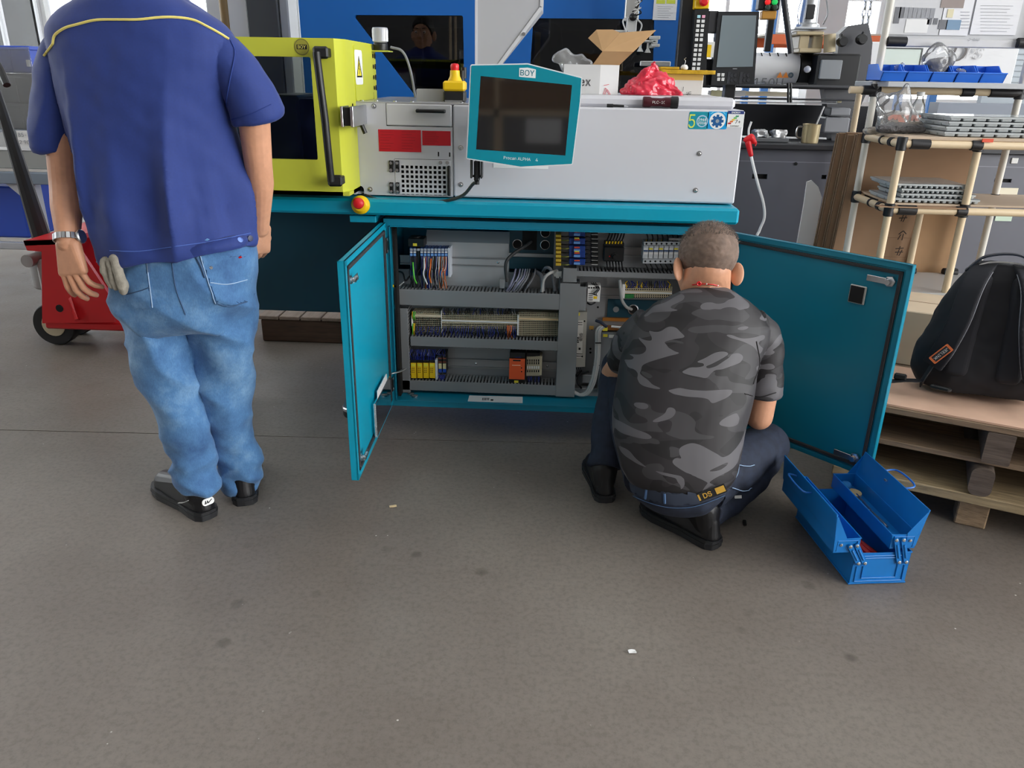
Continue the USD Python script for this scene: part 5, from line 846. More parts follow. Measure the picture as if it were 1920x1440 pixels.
hr_ = np.random.default_rng(3); hp_, hw_ = [], []                  # short bristles on the crown
for _ in range(1600):
    th, ph = hr_.uniform(0, 2*np.pi), np.arccos(hr_.uniform(.30, 1)); d = np.array([math.sin(ph)*math.cos(th)*.0785, math.sin(ph)*math.sin(th)*.0962-.0, math.cos(ph)*.082]); o = HL(d[0], d[1]-.012, d[2]+.045); n_ = unit(o-HL(0, -.012, .03)); n_ = unit(n_+hr_.normal(0, .25, 3)); l_ = hr_.uniform(.004, .010); hp_ += [o, o+n_*l_*.5, o+n_*l_]
bc = UsdGeom.BasisCurves.Define(stage, str(PB.GetPath())+'/hair_bristles'); off = OFF[str(PB.GetPath())][0]; bc.CreateTypeAttr('linear'); bc.CreateCurveVertexCountsAttr(Vt.IntArray.FromNumpy(np.full(1600, 3, np.int32))); bc.CreatePointsAttr(Vt.Vec3fArray.FromNumpy((np.array(hp_)-off).astype(np.float32))); bc.CreateWidthsAttr(Vt.FloatArray.FromNumpy(np.tile([.0011, .0009, .0003], 1600).astype(np.float32))); bc.SetWidthsInterpolation('vertex')
UsdShade.MaterialBindingAPI.Apply(bc.GetPrim()).Bind(mat('grey_bristles', (120, 112, 106), .6)); info(bc.GetPrim(), kind='stuff')
# ================================================ TOOLBOX
TBL = mat('toolbox_blue', (14, 116, 194), .35, vary=(14, .06), bump=(900, .12, .0003)); TBD = None
TB = thing('toolbox', 'blue steel cantilever toolbox standing open on the floor', 'toolbox', (.84, 1.805, 0), 7.5)
TT = frame((.84, 1.805, 0), (math.cos(math.radians(7.5)), math.sin(math.radians(7.5)), 0), (0, 0, 1)); W, Lb, Hb = .158, .345, .10
def tb(*a): return tf(box(*a), TT)
def tl(p): return (TT @ np.array([*p, 1.]))[:3]
def tray(x0, x1, y0, y1, z0, z1, t=.0018, b=.0005, slope=0): return [tb(x0, x1, y0, y1, z0, z0+t, b), tb(x0, x0+t, y0, y1, z0, z1, b), tb(x1-t, x1, y0, y1, z0, z1, b), tb(x0, x1, y0, y0+t, z0, z1, b), tb(x0, x1, y1-t, y1, z0, z1, b)]
def rib(pts, y, parent, r=.0022): part(parent, 'pressed_rib', tube([tl((px, y, pz)) for px, pz in pts], r, 6), TBL)
bs = part(TB, 'base', tray(0, W, 0, Lb, .001, Hb), TBL); part(bs, 'rim', [tube([tl(p) for p in ((0, 0, Hb), (W, 0, Hb), (W, Lb, Hb), (0, Lb, Hb))], .0028, 6, closed=True), tube([tl(p) for p in ((0, 0, .004), (W, 0, .004), (W, Lb, .004), (0, Lb, .004))], .003, 6, closed=True)], TBL)
rib([(.03, .06), (.03, .022), (.126, .022), (.126, .075)], -.001, bs); rib([(.012, .06), (.012, .012), (.146, .012), (.146, .06)], -.001, bs); rib([(.03, .085), (.126, .085)], -.001, bs); rib([(.02, .092), (.138, .092)], -.001, bs)
def cant(x0, z0, out, nm, angle):
    """upper tray with its lid hinged up on the outer edge (out = -1 left, +1 right)"""
    w, h = .071, .044; t = part(TB, 'tray', tray(x0, x0+w, .0, Lb-.005, z0, z0+h), TBL, f'{nm} upper tray'); xo = x0 if out < 0 else x0+w
    part(t, 'rim', tube([tl(p) for p in ((x0, 0, z0+h), (x0+w, 0, z0+h), (x0+w, Lb-.005, z0+h), (x0, Lb-.005, z0+h))], .002, 6, closed=True), TBL); rib([(x0+.008, z0+.006), (x0+.008, z0+h-.006), (x0+w-.008, z0+h-.006), (x0+w-.008, z0+.006)], -.001, t, .0016)
    d = np.array([math.sin(angle)*out, 0, math.cos(angle)]); lw = .080; o = np.array([xo, 0, z0+h-.006]); n = np.array([math.cos(angle)*out, 0, -math.sin(angle)*out*out if out > 0 else math.sin(angle)])
    q = [o, o+d*lw, o+d*lw+[0, Lb-.005, 0], o+[0, Lb-.005, 0]]; nn = unit(np.cross(q[1]-q[0], q[3]-q[0]))
    def plate(pts, th, nrm): a = np.array([tl(p) for p in pts]); nw = TT[:3, :3] @ nrm*th; return m3.Manifold.hull_points(np.vstack([a, a+nw]).astype(np.float32))
    lid = part(TB, 'lid', [plate(q, .0016, nn), plate([o+[-.0*out, 0, -.03], o+[0, 0, .0], o+d*lw*.92, o+d*lw*.92-np.array([out*.004, 0, 0]), o-np.array([out*.030, 0, 0])+[0, 0, .01], o-np.array([out*.026, 0, 0])+[0, 0, -.028]], .0016, np.array([0, -1., 0])), plate([o, o+d*lw*.9, o-np.array([out*.026, 0, 0])+[0, 0, .0]]+[], .0016, np.array([0, 1., 0])) if False else plate([p+np.array([0, Lb-.005, 0]) for p in (o, o+d*lw*.92, o-np.array([out*.03, 0, 0])+[0, 0, .0])], .0016, np.array([0, 1., 0]))], TBL, f'{nm} lid standing up')
    part(lid, 'rim', tube([tl(q[0]+d*.002), tl(q[1]), tl(q[2]), tl(q[3]+d*.002)], .0022, 6), TBL)
    yc = .20; ho = .028 if out < 0 else .055; hb = [o+d*.060+[0, yc-.05, 0], o+d*.060+[out*ho, yc-.046, .006], o+d*.060+[out*ho, yc+.046, .006], o+d*.060+[0, yc+.05, 0]]
    part(lid, 'wire_handle', tube(spline([tl(p) for p in hb], 6), .0028, 8), mat('handle_blue', (40, 110, 196), .35))
    for dx in (-out*.018,): part(lid, 'rivet', lathe([(.0045, 0), (.004, .002), (0, .003)], tl(o+np.array([dx, -.002, -.012])), TT[:3, :3] @ [0, -1, 0], 12), STEEL)
    part(lid, 'catch', tf(box(-.006, .006, -.003, .003, -.004, .004, .001), frame(tl(o+d*.06+np.array([-out*.003, yc, 0])), TT[:3, 1], TT[:3, :3] @ nn)), STEEL)
    return t
tA = cant(-.063, .104, -1, 'left', .10); tC = cant(.092, .112, 1, 'right', .22)
for (xb, xt, zt) in ((.030, -.002, .128), (.012, -.020, .126), (.126, .104, .142), (.146, .124, .142)):
    ends = [tl((xb, -.004, .072)), tl((xt, -.004, zt))]
    for y, f in ((-.004, 1), (Lb+.002, -1)):
        a, b = tl((xb, y, .072)), tl((xt, y, zt)); dn = TT[:3, :3] @ np.array([0, -1. if f > 0 else 1., 0])
        l = part(TB, 'link_arm', [prism(LineString([(0, 0), (np.linalg.norm(b-a), 0)]).buffer(.0065), .0018, frame(a, b-a, dn)), tube([a*.8+b*.2+dn*.002, a*.2+b*.8+dn*.002], .0028, 6)], TBL)
        for p in (a, b): part(l, 'rivet', lathe([(.005, 0), (.005, .001), (.0035, .003), (0, .0035)], p+dn*.0018, dn, 12), STEEL)
# tools in the box
RUBB = mat('red_grip', (196, 30, 36), .45)
def tool(name, label, cat, grp=None): return thing(name, label, cat, (.84, 1.805, 0), 7.5, grp)
pl_ = tool('pliers', 'red handled pliers lying in the deep middle of the blue toolbox', 'pliers'); part(pl_, 'handle', tube(spline([tl((.095, .05, .04)), tl((.08, .12, .045)), tl((.07, .19, .05))]), .011, 8), RUBB); part(pl_, 'handle', tube(spline([tl((.118, .07, .035)), tl((.10, .13, .038)), tl((.078, .19, .045))]), .010, 8), RUBB); part(pl_, 'jaw', [tf(box(-.012, .012, -.025, .025, -.006, .006, .004), frame(tl((.068, .215, .052)), TT[:3, 0], (0, 0, 1)))], STEEL)
for i, (a, b, c, nm) in enumerate((((.02, .03, .02), (.05, .16, .03), GUN, 'grey'), ((.055, .04, .012), (.05, .2, .014), BLACK, 'black'), ((.14, .05, .012), (.13, .22, .014), mat('green_grip', (40, 110, 50), .45), 'green'))):
    sd = tool('screwdriver', f'{nm} handled screwdriver lying at the bottom of the blue toolbox', 'screwdriver'); a, b = tl(a), tl(b); m = a*.45+b*.55; part(sd, 'handle', cyl(a, m, .011, .009, 10, .002), c); part(sd, 'shaft', cyl(m, b, .003, n=8), STEEL)
cw = tool('coiled_wire', 'thin coil of wire lying in the middle of the blue toolbox', 'wire'); part(cw, 'coil', tube([tl((.045+.022*math.cos(a), .17+.03*math.sin(a), .06+.002*a/6)) for a in np.arange(40)*np.pi/10], .0012, 5), STEEL)
for i, (x, y, l, r) in enumerate(((.125, .06, .11, .0035), (.137, .09, .13, .003), (.115, .12, .1, .004), (.130, .17, .09, .003))):
    hk = tool('hex_key', ('steel hex key nearest the front in the right toolbox tray', 'longest steel hex key in the right toolbox tray', 'thick steel hex key against the inner wall of the right toolbox tray', 'steel hex key farthest back in the right toolbox tray')[i], 'hex key'); part(hk, 'shank', tube(spline([tl((x-.012, y, .116+r+.003*i)), tl((x-.002, y+.002, .116+r+.003*i)), tl((x, y+.02, .116+r+.003*i)), tl((x-.012+.004*i, y+l, .118+r+.003*i))], 5), r, 6), STEEL)
dt = tool('tape_roll', 'pale roll of tape in the far end of the right toolbox tray', 'tape'); part(dt, 'ring', lathe([(.012, 0), (.024, 0), (.024, .016), (.012, .016)], tl((.125, .27, .115)), (0, 0, 1), 24), mat('tape_beige', (190, 170, 130), .6))
rg = tool('rag', 'bright blue rag stuffed in the far end of the right toolbox tray', 'rag'); part(rg, 'cloth', disp(soft(ball(tl((.115, .305, .13)), (.02, .022, .014)), .004, 2), lambda v: .012*nz(v, (70, 70, 70), 1)), mat('rag_blue', (36, 120, 190), .85), smooth=True)
pb_ = tool('plastic_sleeve', 'crumpled clear plastic sleeve in the left toolbox tray', 'plastic sleeve'); part(pb_, 'film', disp(soft(m3.Manifold.batch_hull([ball(tl((-.04, .14, .125)), .012), ball(tl((-.03, .26, .135)), .014), ball(tl((-.01, .2, .13)), .008)]), .004, 2), lambda v: .014*nz(v, (60, 60, 60), 4)), glass('clear_film', (.82, .84, .86), 1.5, .08, .35), smooth=True)
# ================================================ PALLETS AND BACKPACK (right)
ang = math.radians(-24.2); PU, PV = np.array([math.cos(ang), math.sin(ang), 0]), np.array([-math.sin(ang), math.cos(ang), 0]); PO = np.array([1.046, 2.23, 0.])-PU*.115
def pw(u, v, z): return PO+PU*u+PV*v+[0, 0, z]
PT = frame(PO, PU, (0, 0, 1))
def ppb(*a): return tf(box(*a), PT)
def wood(name, rgb, along=(1, 14, 14)):
    c = np.array(lin(rgb)); return usdkit.material(stage, '/World/Looks/'+name, {'tc': ('texture_coordinate', {}), 'rt': ('mapping', {'rotation': (0, 0, -ang)}), 'mp': ('mapping', {'scale': along}), 'n': ('noise_texture', {'scale': 6, 'detail': 6, 'roughness': .7, 'distortion': .8}), 'r': ('rgb_ramp', {'ramp': [(.3, tuple(c*.55)), (.5, tuple(c)), (.7, tuple(np.minimum(c*1.3, .95)))]}), 'oi': ('object_info', {}), 'rv': ('rgb_ramp', {'ramp': [(0, (.82, .82, .82)), (1, (1.12, 1.1, 1.06))]}), 'm': ('mix', {'mix_type': 'multiply', 'fac': 1.0}), 'b': ('bump', {'strength': .5, 'distance': .0015}), 'p': ('principled_bsdf', {'roughness': .8})},
        [('tc.object', 'rt.vector'), ('rt.vector', 'mp.vector'), ('mp.vector', 'n.vector'), ('n.fac', 'r.fac'), ('r.color', 'm.color1'), ('oi.random', 'rv.fac'), ('rv.color', 'm.color2'), ('m.color', 'p.base_color'), ('n.fac', 'b.height'), ('b.normal', 'p.normal')], surface='p.BSDF')
WD1, WD2, WD3 = wood('pallet_wood_pale', (178, 156, 120)), wood('pallet_wood_brown', (140, 118, 96)), wood('pallet_wood_dark', (96, 84, 76))
WBLK = wood('pressed_block_wood', (164, 138, 108), (3, 3, 26))
p1 = thing('wooden_pallet', 'pale wooden pallet standing on the floor, lowest of the stack behind the toolbox', 'pallet', PO)
for u in (0., .36, .80):
    for v in (.03, .36, .70): part(p1, 'block', ppb(u, u+.085, v, v+.10, 0, .09, .004), WBLK)
for v in (.0, .27, .54): part(p1, 'deck_board', ppb(-.01, 1.12, v, v+.262, .09, .122, .003), WD1)
p2 = thing('wooden_pallet', 'brown wooden pallet with round-ended runners in the middle of the stack', 'pallet', PO)
def runner(u, z0, z1, mt, rnd, par, w=.062): return part(par, 'runner', prism(rrect(w, z1-z0, rnd, u, (z0+z1)/2), 0.80, frame(PO+PV*.80, PU, -PV), 0), mt)
for u in (.02, .37, .80): runner(u+.03, .123, .214, WD3, .022, p2)
for v in (.03, .33, .62): part(p2, 'deck_board', ppb(.012, 1.14, v, v+.14, .215, .233, .002), WD2)
p3 = thing('wooden_pallet', 'weathered wooden pallet on top of the stack under the backpack', 'pallet', PO)
for u in (.02, .385, .80): runner(u+.035, .234, .332, WD3, .006, p3, .072)
for i in range(5): part(p3, 'deck_board', ppb(.012, 1.15, .0+i*.163, .0+i*.163+.148, .333, .352, .002), (WD2, WD1)[i % 2])
solo('hardboard_sheet', [prism([tuple(pw(*q)[:2]) for q in ((.09, .01, 0), (1.1, .0, 0), (1.1, .42, 0), (.09, .40, 0))], .006, z0=.353)], mat('pink_hardboard', (212, 174, 150), .7, vary=(8, .08)), 'pinkish brown hardboard sheet lying on the pallet stack under the backpack', 'board')
cq = at(1690, 682, Z=.356); cv = np.dot(cq-PO, PV); zc_ = at(1712, 604, Y=(PO+PU*.45+PV*cv)[1])[2]
cbx = thing('carton', 'pale taped carton with printed arrow marks on the pallet stack behind the backpack', 'carton', pw(.3, cv+.15, .353)); CBM = mat('pale_card', (206, 186, 160), .75, vary=(5, .06))
part(cbx, 'box', ppb(.02, .72, cv, cv+.30, .3535, zc_, .003), CBM); part(cbx, 'flap_seam', ppb(.02, .72, cv+.148, cv+.152, zc_, zc_+.001), mat('card_crease', (150, 126, 100), .8))
for u in (.30, .36): part(cbx, 'arrow_mark', [ppb(u-.003, u+.003, cv-.001, cv, .43, .455), ppb(u-.018, u+.018, cv-.001, cv, .43, .435)], INK)
part(cbx, 'print_line', [ppb(.28, .40, cv-.001, cv, .408, .411), ppb(.29, .37, cv-.001, cv, .418, .421)], mat('card_print', (120, 104, 88), .8), kind='stuff')
part(cbx, 'clear_tape', disp(tf(trimesh.creation.box((.11, .004, .10)).subdivide().subdivide().subdivide(), PT @ frame((.42, cv-.008, .43), (1, 0, 0), (0, 0, 1))), lambda v: .007*nz(v, (70, 70, 70), 7)), glass('clear_tape', (.9, .9, .88), 1.5, .08, .12), smooth=True)
# backpack leaning, straps towards the camera
NYL = mat('black_nylon', (26, 27, 33), .75, bump=(1500, .3, .0006)); NYM = mat('black_mesh_padding', (30, 31, 38), .8, bump=(2600, .5, .0008)); PIPE = mat('grey_reflective_piping', (132, 134, 142), .4)
b0 = pw(.345, .19, .378); bp = thing('backpack', 'black backpack with padded shoulder straps standing on the pallet stack', 'backpack', b0)
bt_ = np.array([0, 0, 1.])+PV*.16; bt_ = unit(bt_); bu = PU; bn = -unit(np.cross(bu, bt_)) if np.dot(np.cross(bu, bt_), PV) > 0 else unit(np.cross(bu, bt_))   # bn looks at the camera
def bpt(u, h, d): return b0+bu*u+bt_*h+bn*d
def brow(h, w, d0, d1, p=2.6): a = np.arange(44)*2*np.pi/44; cs, sn = np.cos(a), np.sin(a); c = np.sign(cs)*np.abs(cs)**(2/p)*w; s = np.sign(sn)*np.abs(sn)**(2/p); return np.array([bpt(u, h, (d0+d1)/2+v*(d1-d0)/2) for u, v in zip(c, s)])
R = [brow(h, w, a, b) for h, w, a, b in ((0, .12, -.08, .01), (.004, .165, -.10, .03), (.05, .192, -.12, .05), (.12, .188, -.13, .055), (.20, .162, -.125, .052), (.28, .140, -.11, .046), (.345, .112, -.09, .036), (.39, .080, -.066, .02), (.405, .045, -.05, .0))]
bm3 = disp(soft(mani(rings_mesh(smooth_rings(R, 4))), .01, 4), lambda v: .012*nz(v, (16, 16, 10), 3)+.005*nz(v, (40, 40, 40), 5))
bk_ = part(bp, 'body', bm3, NYL, smooth=True)
part(bp, 'back_padding', [soft(m3.Manifold.batch_hull([ball(bpt(sx_*.085+.0, .07, .045), .02), ball(bpt(sx_*.055, .07, .045), .02), ball(bpt(sx_*.075, .34, .035), .02), ball(bpt(sx_*.045, .35, .035), .02)]), .01, 3) for sx_ in (-1, 1)], NYM, smooth=True, kind=None)
for sx_ in (-1, 1):
    P = spline([bpt(sx_*.045, .398, -.01), bpt(sx_*.062, .375, .038), bpt(sx_*.080, .32, .075), bpt(sx_*.094, .22, .088), bpt(sx_*.116, .13, .080), bpt(sx_*.135, .075, .064)], 6)
    m = tube(P, .01, 4, flat=(.06, .014)); m = soft(mani(m), .008, 6); sp_ = part(bp, 'shoulder_strap', m, NYM, smooth=True)
    e = [(np.roll(P, -1, 0)-P)[i] for i in range(len(P))]; part(sp_, 'piping', tube([p+bu*(-sx_*.031)+bn*.004 for p in P[6:]], .0018, 6), PIPE)
    part(sp_, 'lower_webbing', tube(spline([bpt(sx_*.135, .075, .064), bpt(sx_*.15, .03, .06), bpt(sx_*.155, .006, .03)]), .003, flat=(.024, .003)), NYL)
LBO = mat('orange_woven_label', (206, 104, 52), .7); q = bpt(-.120, .118, .096); Tl = frame(q, bu*.62+bt_*.78, bn); lb = part(bp, 'woven_label', prism(rrect(.066, .026, .003), .002, Tl), LBO, 'orange and black woven label'); part(lb, 'field', prism(rrect(.052, .019, .001), .0005, Tl, .002), mat('label_black', (26, 24, 28), .7)); part(lb, 'lettering', text('JEELINK', .0085, Tl @ frame((0, 0, .0025), (-1, 0, 0), (0, 0, 1)), .0005), mat('label_silver', (200, 200, 200), .5))
part(bp, 'carry_loop', tube(spline([bpt(-.10, .37, .01), bpt(-.055, .418, .02), bpt(.03, .43, .02), bpt(.085, .385, .01)]), .006, flat=(.026, .005)), mat('loop_blue_black', (30, 40, 54), .5)); part(bp, 'piping', tube(spline([bpt(-.09, .375, .03), bpt(-.04, .402, .014), bpt(.05, .402, .014), bpt(.10, .36, .03)]), .0025, 6), mat('pale_piping', (190, 188, 186), .5))
part(bp, 'dangling_strap', [tube(spline([bpt(-.15, .02, .05), bpt(-.20, .014, .06), bpt(-.245, .004, .065), bpt(-.262, .010, .05)]), .003, flat=(.026, .003))], NYL); part(bp, 'buckle', [obox(bpt(-.215, .022, .055), bu, bt_, .036, .02, .02, .004), obox(bpt(-.10, .012, .085), bu+bn*.5, bt_, .06, .022, .014, .004)], BLACK, kind='stuff')
part(bp, 'dangling_strap', tube(spline([bpt(.15, .02, .05), bpt(.17, .008, .09), bpt(.20, .004, .12)]), .003, flat=(.026, .003)), NYL)
# ================================================ THINGS ON THE MACHINE TOP
zt = gz1+.0355
fx0, fx1 = at(1066, 180, Y=2.90), at(1158, 180, Y=2.90); xm = at(1123, 180, Y=2.90)[0]; zb = zt; ztp = at(1100, 121, Y=2.90)[2]
cn_ = thing('carton', 'white printed carton with one brown inner flap raised on the machine top', 'carton', ((fx0[0]+fx1[0])/2, 2.98, zb))
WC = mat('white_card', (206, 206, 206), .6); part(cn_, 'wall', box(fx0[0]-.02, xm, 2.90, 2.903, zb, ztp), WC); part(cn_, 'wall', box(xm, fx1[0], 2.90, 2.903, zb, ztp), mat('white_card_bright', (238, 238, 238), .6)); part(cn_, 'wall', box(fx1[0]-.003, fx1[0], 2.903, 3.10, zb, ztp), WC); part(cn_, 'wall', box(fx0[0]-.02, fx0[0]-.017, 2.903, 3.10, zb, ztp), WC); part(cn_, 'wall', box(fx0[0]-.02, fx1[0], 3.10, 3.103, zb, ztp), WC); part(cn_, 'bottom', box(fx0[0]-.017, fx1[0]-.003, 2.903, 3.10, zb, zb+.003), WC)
part(cn_, 'lettering', text('ex', .028, frame(at(1097, 153, Y=2.8985), (1, 0, 0), (0, -1, 0)), .0006), mat('grey_ink', (70, 70, 72), .6))
part(cn_, 'red_print', strokes([[(-.015, -.02), (-.006, .012), (.004, .004), (.02, -.02)], [(-.008, -.015), (-.002, .005), (.014, -.018)], [(-.012, .02), (.006, .024)]], .0018, frame(at(1138, 172, Y=2.8985), (1, 0, 0), (0, -1, 0))), mat('pink_ink', (226, 120, 130), .6))
BR = mat('brown_card_inner', (190, 152, 108), .8, vary=(9, .05))
def leaf(pts, th, nrm, mt, par, nm='flap'): a = np.array(pts); n_ = unit(nrm); return part(par, nm, m3.Manifold.hull_points(np.vstack([a, a+n_*th]).astype(np.float32)), mt)
e0, e1 = np.array([at(1112, 122, Y=2.905)[0], 2.905, ztp]), np.array([fx1[0], 2.905, ztp])
k0, k1 = at(1130, 97, Y=2.87), at(1187, 98, Y=2.87); t0, t1 = at(1163, 62, Y=2.90), at(1230, 57, Y=2.90)
leaf([e0, e1, k1, k0], .003, (0, -.6, .8), BR, cn_); leaf([k0, k1, t1, t0], .003, (0, -.9, .4), BR, cn_)
leaf([k0, at(1126, 92, Y=2.88), t0, at(1150, 56, Y=2.91), at(1119, 56, Y=2.92), at(1103, 72, Y=2.92), at(1122, 82, Y=2.90)], .003, (-.3, -.9, .3), BR, cn_)
bgm = glass('thin_plastic_bag', (.80, .81, .83), 1.5, .06, .30)
solo('plastic_bag', disp(soft(m3.Manifold.batch_hull([ball(at(1045, 108, Y=2.96), .018), ball(at(1060, 103, Y=2.95), .016), ball(at(1100, 118, Y=2.95), .016), ball(at(1085, 128, Y=2.95), .02), ball(at(1060, 124, Y=2.95), .02)]), .006, 3), lambda v: .022*nz(v, (38, 38, 38), 3)), bgm, 'crumpled clear plastic bag poking out of the white carton on the machine', 'bag', smooth=True)
RB = mat('red_plastic_film', (222, 44, 70), .22, transmission_weight=.12, specular_ior_level=.7)
rb = m3.Manifold.batch_hull([ball(at(1180, 178, Y=2.90), .026), ball(at(1268, 178, Y=2.90), .022), ball(at(1225, 160, Y=2.92), .045), ball(at(1208, 145, Y=2.92), .02), ball(at(1255, 155, Y=2.93), .02)])
rb = union([rb, m3.Manifold.batch_hull([ball(at(1211, 138, Y=2.91), .022), ball(at(1225, 118, Y=2.92), .014), ball(at(1218, 130, Y=2.92), .016), ball(at(1200, 150, Y=2.91), .018)]), m3.Manifold.batch_hull([ball(at(1226, 117, Y=2.92), .012), ball(at(1228, 128, Y=2.93), .008)])])
def crumple(v): return .030*(np.abs(nz(v, (13, 13, 13), 3))*2-.35)*1.0+.020*(np.abs(nz(v, (30, 30, 30), 8))*2-.3)+.007*(np.abs(nz(v, (70, 70, 70), 4))*2-.3)
rbm = disp(soft(rb, .004, 5), crumple); rbm.vertices[:, 2] = np.maximum(rbm.vertices[:, 2], zt+.001)
solo('plastic_bag', rbm, RB, 'crumpled red plastic bag standing on the machine top', 'bag', smooth=True)
fl_ = thing('flashlight', 'dark red metal flashlight with a black head lying on the machine top', 'flashlight', (at(1240, 195, Y=2.685)[0], 2.685, gz1+.004)); a, b = at(1205, 195, Y=2.682), at(1271, 196, Y=2.682); zf = gz1+.019
part(fl_, 'barrel', lathe([(.015, 0), (.0165, .003), (.0165, .022), (.0135, .028), (.0125, .06), (.0155, .072), (.0155, .09)], (a[0], 2.682, zf), (1, 0, 0), 24), mat('dark_red_metal', (74, 24, 34), .35, .4)); part(fl_, 'head', lathe([(.016, .088), (.0185, .092), (.0185, b[0]-a[0]-.002), (.017, b[0]-a[0]), (.0, b[0]-a[0])], (a[0], 2.682, zf), (1, 0, 0), 24), BLACK); part(fl_, 'print', text('PLC-10', .008, frame((a[0]+.05, 2.6685, zf), (1, 0, 0), (0, -1, 0)), .0006), WHITE)
sc = thing('pen', 'small black pen with a metal clip lying on the machine top', 'pen', (at(1155, 198, Y=2.67)[0], 2.67, gz1+.005)); a, b = at(1138, 197, Y=2.672), at(1178, 199, Y=2.672); part(sc, 'barrel', [cyl((a[0], 2.672, gz1+.006), (a[0]+.02, 2.672, gz1+.006), .0055), cyl((a[0]+.02, 2.672, gz1+.006), (b[0]-.014, 2.674, gz1+.005), .004)], BLACK); part(sc, 'clip', tube([(b[0]-.014, 2.674, gz1+.005), (b[0], 2.675, gz1+.004)], .0022, 6), STEEL)
c2 = thing('carton', 'grey carton with a yellow stained top edge behind the red bag', 'carton', (at(1300, 183, Y=3.12)[0], 3.18, zt)); a, b = at(1238, 183, Y=3.12), at(1320, 140, Y=3.12); part(c2, 'body', box(a[0], b[0], 3.12, 3.28, zt, b[2], .003), mat('grey_white_card', (214, 211, 206), .7)); part(c2, 'glue_stain', box(a[0], b[0]-.002, 3.118, 3.12, b[2]-.02, b[2]), mat('yellow_stain', (214, 176, 90), .7))
q = at(1291, 178, Y=3.117); part(c2, 'glyph', strokes([[(-.008, .009), (-.006, .006)], [(-.009, .002), (-.005, .002), (-.005, -.006), (-.009, -.009)], [(-.006, -.007), (.010, -.009)], [(-.001, .009), (.009, .011)], [(-.001, .009), (-.001, .002), (-.003, -.004)], [(-.001, .004), (.010, .004)], [(.005, .004), (.005, -.006)]], .0014, frame(q, (1.2, 0, 0), (0, -1, 0))), INK)
q = at(1281, 167, Y=3.117); part(c2, 'glyph', strokes([[(0, -.008), (0, .008)]], .0014, frame(q, (1, 0, 0), (0, -1, 0))), INK)
fm = thing('foam_strip', 'long mustard yellow foam strip lying on the grey carton', 'foam', (at(1290, 140, Y=3.10)[0], 3.2, b[2])); a2, b2_ = at(1236, 143, Y=3.10), at(1341, 134, Y=3.10); part(fm, 'strip', disp(box(a2[0], b2_[0], 3.09, 3.26, b[2]+.001, b2_[2]+.003).subdivide().subdivide().subdivide().subdivide(), lambda v: .004*nz(v, (60, 60, 60), 2)), mat('mustard_foam', (190, 150, 20), .8, vary=(60, .2)), smooth=True); part(fm, 'upper_strip', box(a2[0], at(1274, 130, Y=3.10)[0], 3.10, 3.24, b2_[2]+.004, at(1274, 125.5, Y=3.10)[2], .002), mat('mustard_foam', 0))
q = at(1284, 134, Y=3.12); kn_ = thing('white_ball', 'small white plastic ball with a wire hook on the yellow foam', 'ball', (q[0], 3.14, b2_[2]+.004)); part(kn_, 'cap', lathe([(.010, 0), (.014, .004), (.014, .01), (.009, .017), (0, .019)], (q[0], 3.14, b2_[2]+.004), n=20), WHITE); part(kn_, 'hook', tube(spline([(q[0], 3.14, b2_[2]+.022), (q[0]+.002, 3.14, b2_[2]+.035), (q[0]-.003, 3.14, b2_[2]+.04), (q[0]+.004, 3.14, b2_[2]+.046)]), .0012, 5), STEEL)
# litter on the floor
q = at(737, 951, Z=0); solo('wood_chip', disp(tf(trimesh.creation.box((.022, .008, .003)).subdivide().subdivide(), frame(q+[0, 0, .004], (.8, .3, 0), (0, 0, 1))), lambda v: .002*nz(v, (200, 200, 200), 2)), mat('wood_chip', (214, 192, 150), .8), 'small pale wood chip lying alone on the floor left of the crouching person', 'wood chip')
for i, (px, py, l) in enumerate(((1396, 982, .028), (1545, 962, .012))): q = at(px, py, Z=0); solo('dark_scrap', obox(q+[0, 0, .004], (.15, 1, 0), (0, 0, 1), l, .01, .006, .002), BLACKM, ('dark rubber scrap on the floor beside the crouching person\'s shoe', 'small dark scrap on the floor left of the toolbox')[i], 'scrap')
q = at(1185, 1224, Z=0); solo('paper_scrap', disp(tf(trimesh.creation.box((.018, .010, .003)).subdivide().subdivide(), frame(q+[0, 0, .004], (1, .2, 0), (0, 0, 1))), lambda v: .003*nz(v, (200, 200, 200), 3)), PAPER, 'tiny white paper scrap on the bare floor in the foreground', 'paper scrap')
# ================================================ PIPE RACK WITH BINS, TRAYS AND BAGS (right)
IV = mat('ivory_pipe', (226, 204, 170), .4); JT = mat('black_pipe_joint', (26, 26, 30), .45); IVP = mat('pale_pipe', (214, 210, 200), .4)
RX0, RX1, RF, RB_ = 1.273, 1.83, 3.05, 3.40; zm, zl, zu = 1.066, .826, 1.245
rk = thing('pipe_rack', 'ivory pipe rack with black joints and three shelves', 'rack', (RX0, RF, 0))
def pipe(a, b, mt=IV, nm='pipe'): return part(rk, nm, cyl(a, b, .014, n=14), mt)
def joint(a, b, r=.0185): return part(rk, 'joint', cyl(a, b, r, n=14, ch=.002), JT)
for (x, y, z0, z1, mt) in ((RX0, RF, .02, zm+.01, IV), (RX0, RB_, .02, 1.75, IVP), (RX1+.01, RB_, .02, 1.75, IVP), (1.56, RF+.02, .02, zm, IV), (RX1+.10, RF, .02, zm, IV)):
    pipe((x, y, z0), (x, y, z1), mt, 'post')
    for z in ((zm, zl) if y == RF else (zm, zl, zu)):
        if z < z1+.03: joint((x, y, z-.024), (x, y, z+.024))
    part(rk, 'foot', cyl((x, y, 0), (x, y, .05), .021, n=14, ch=.003), JT)
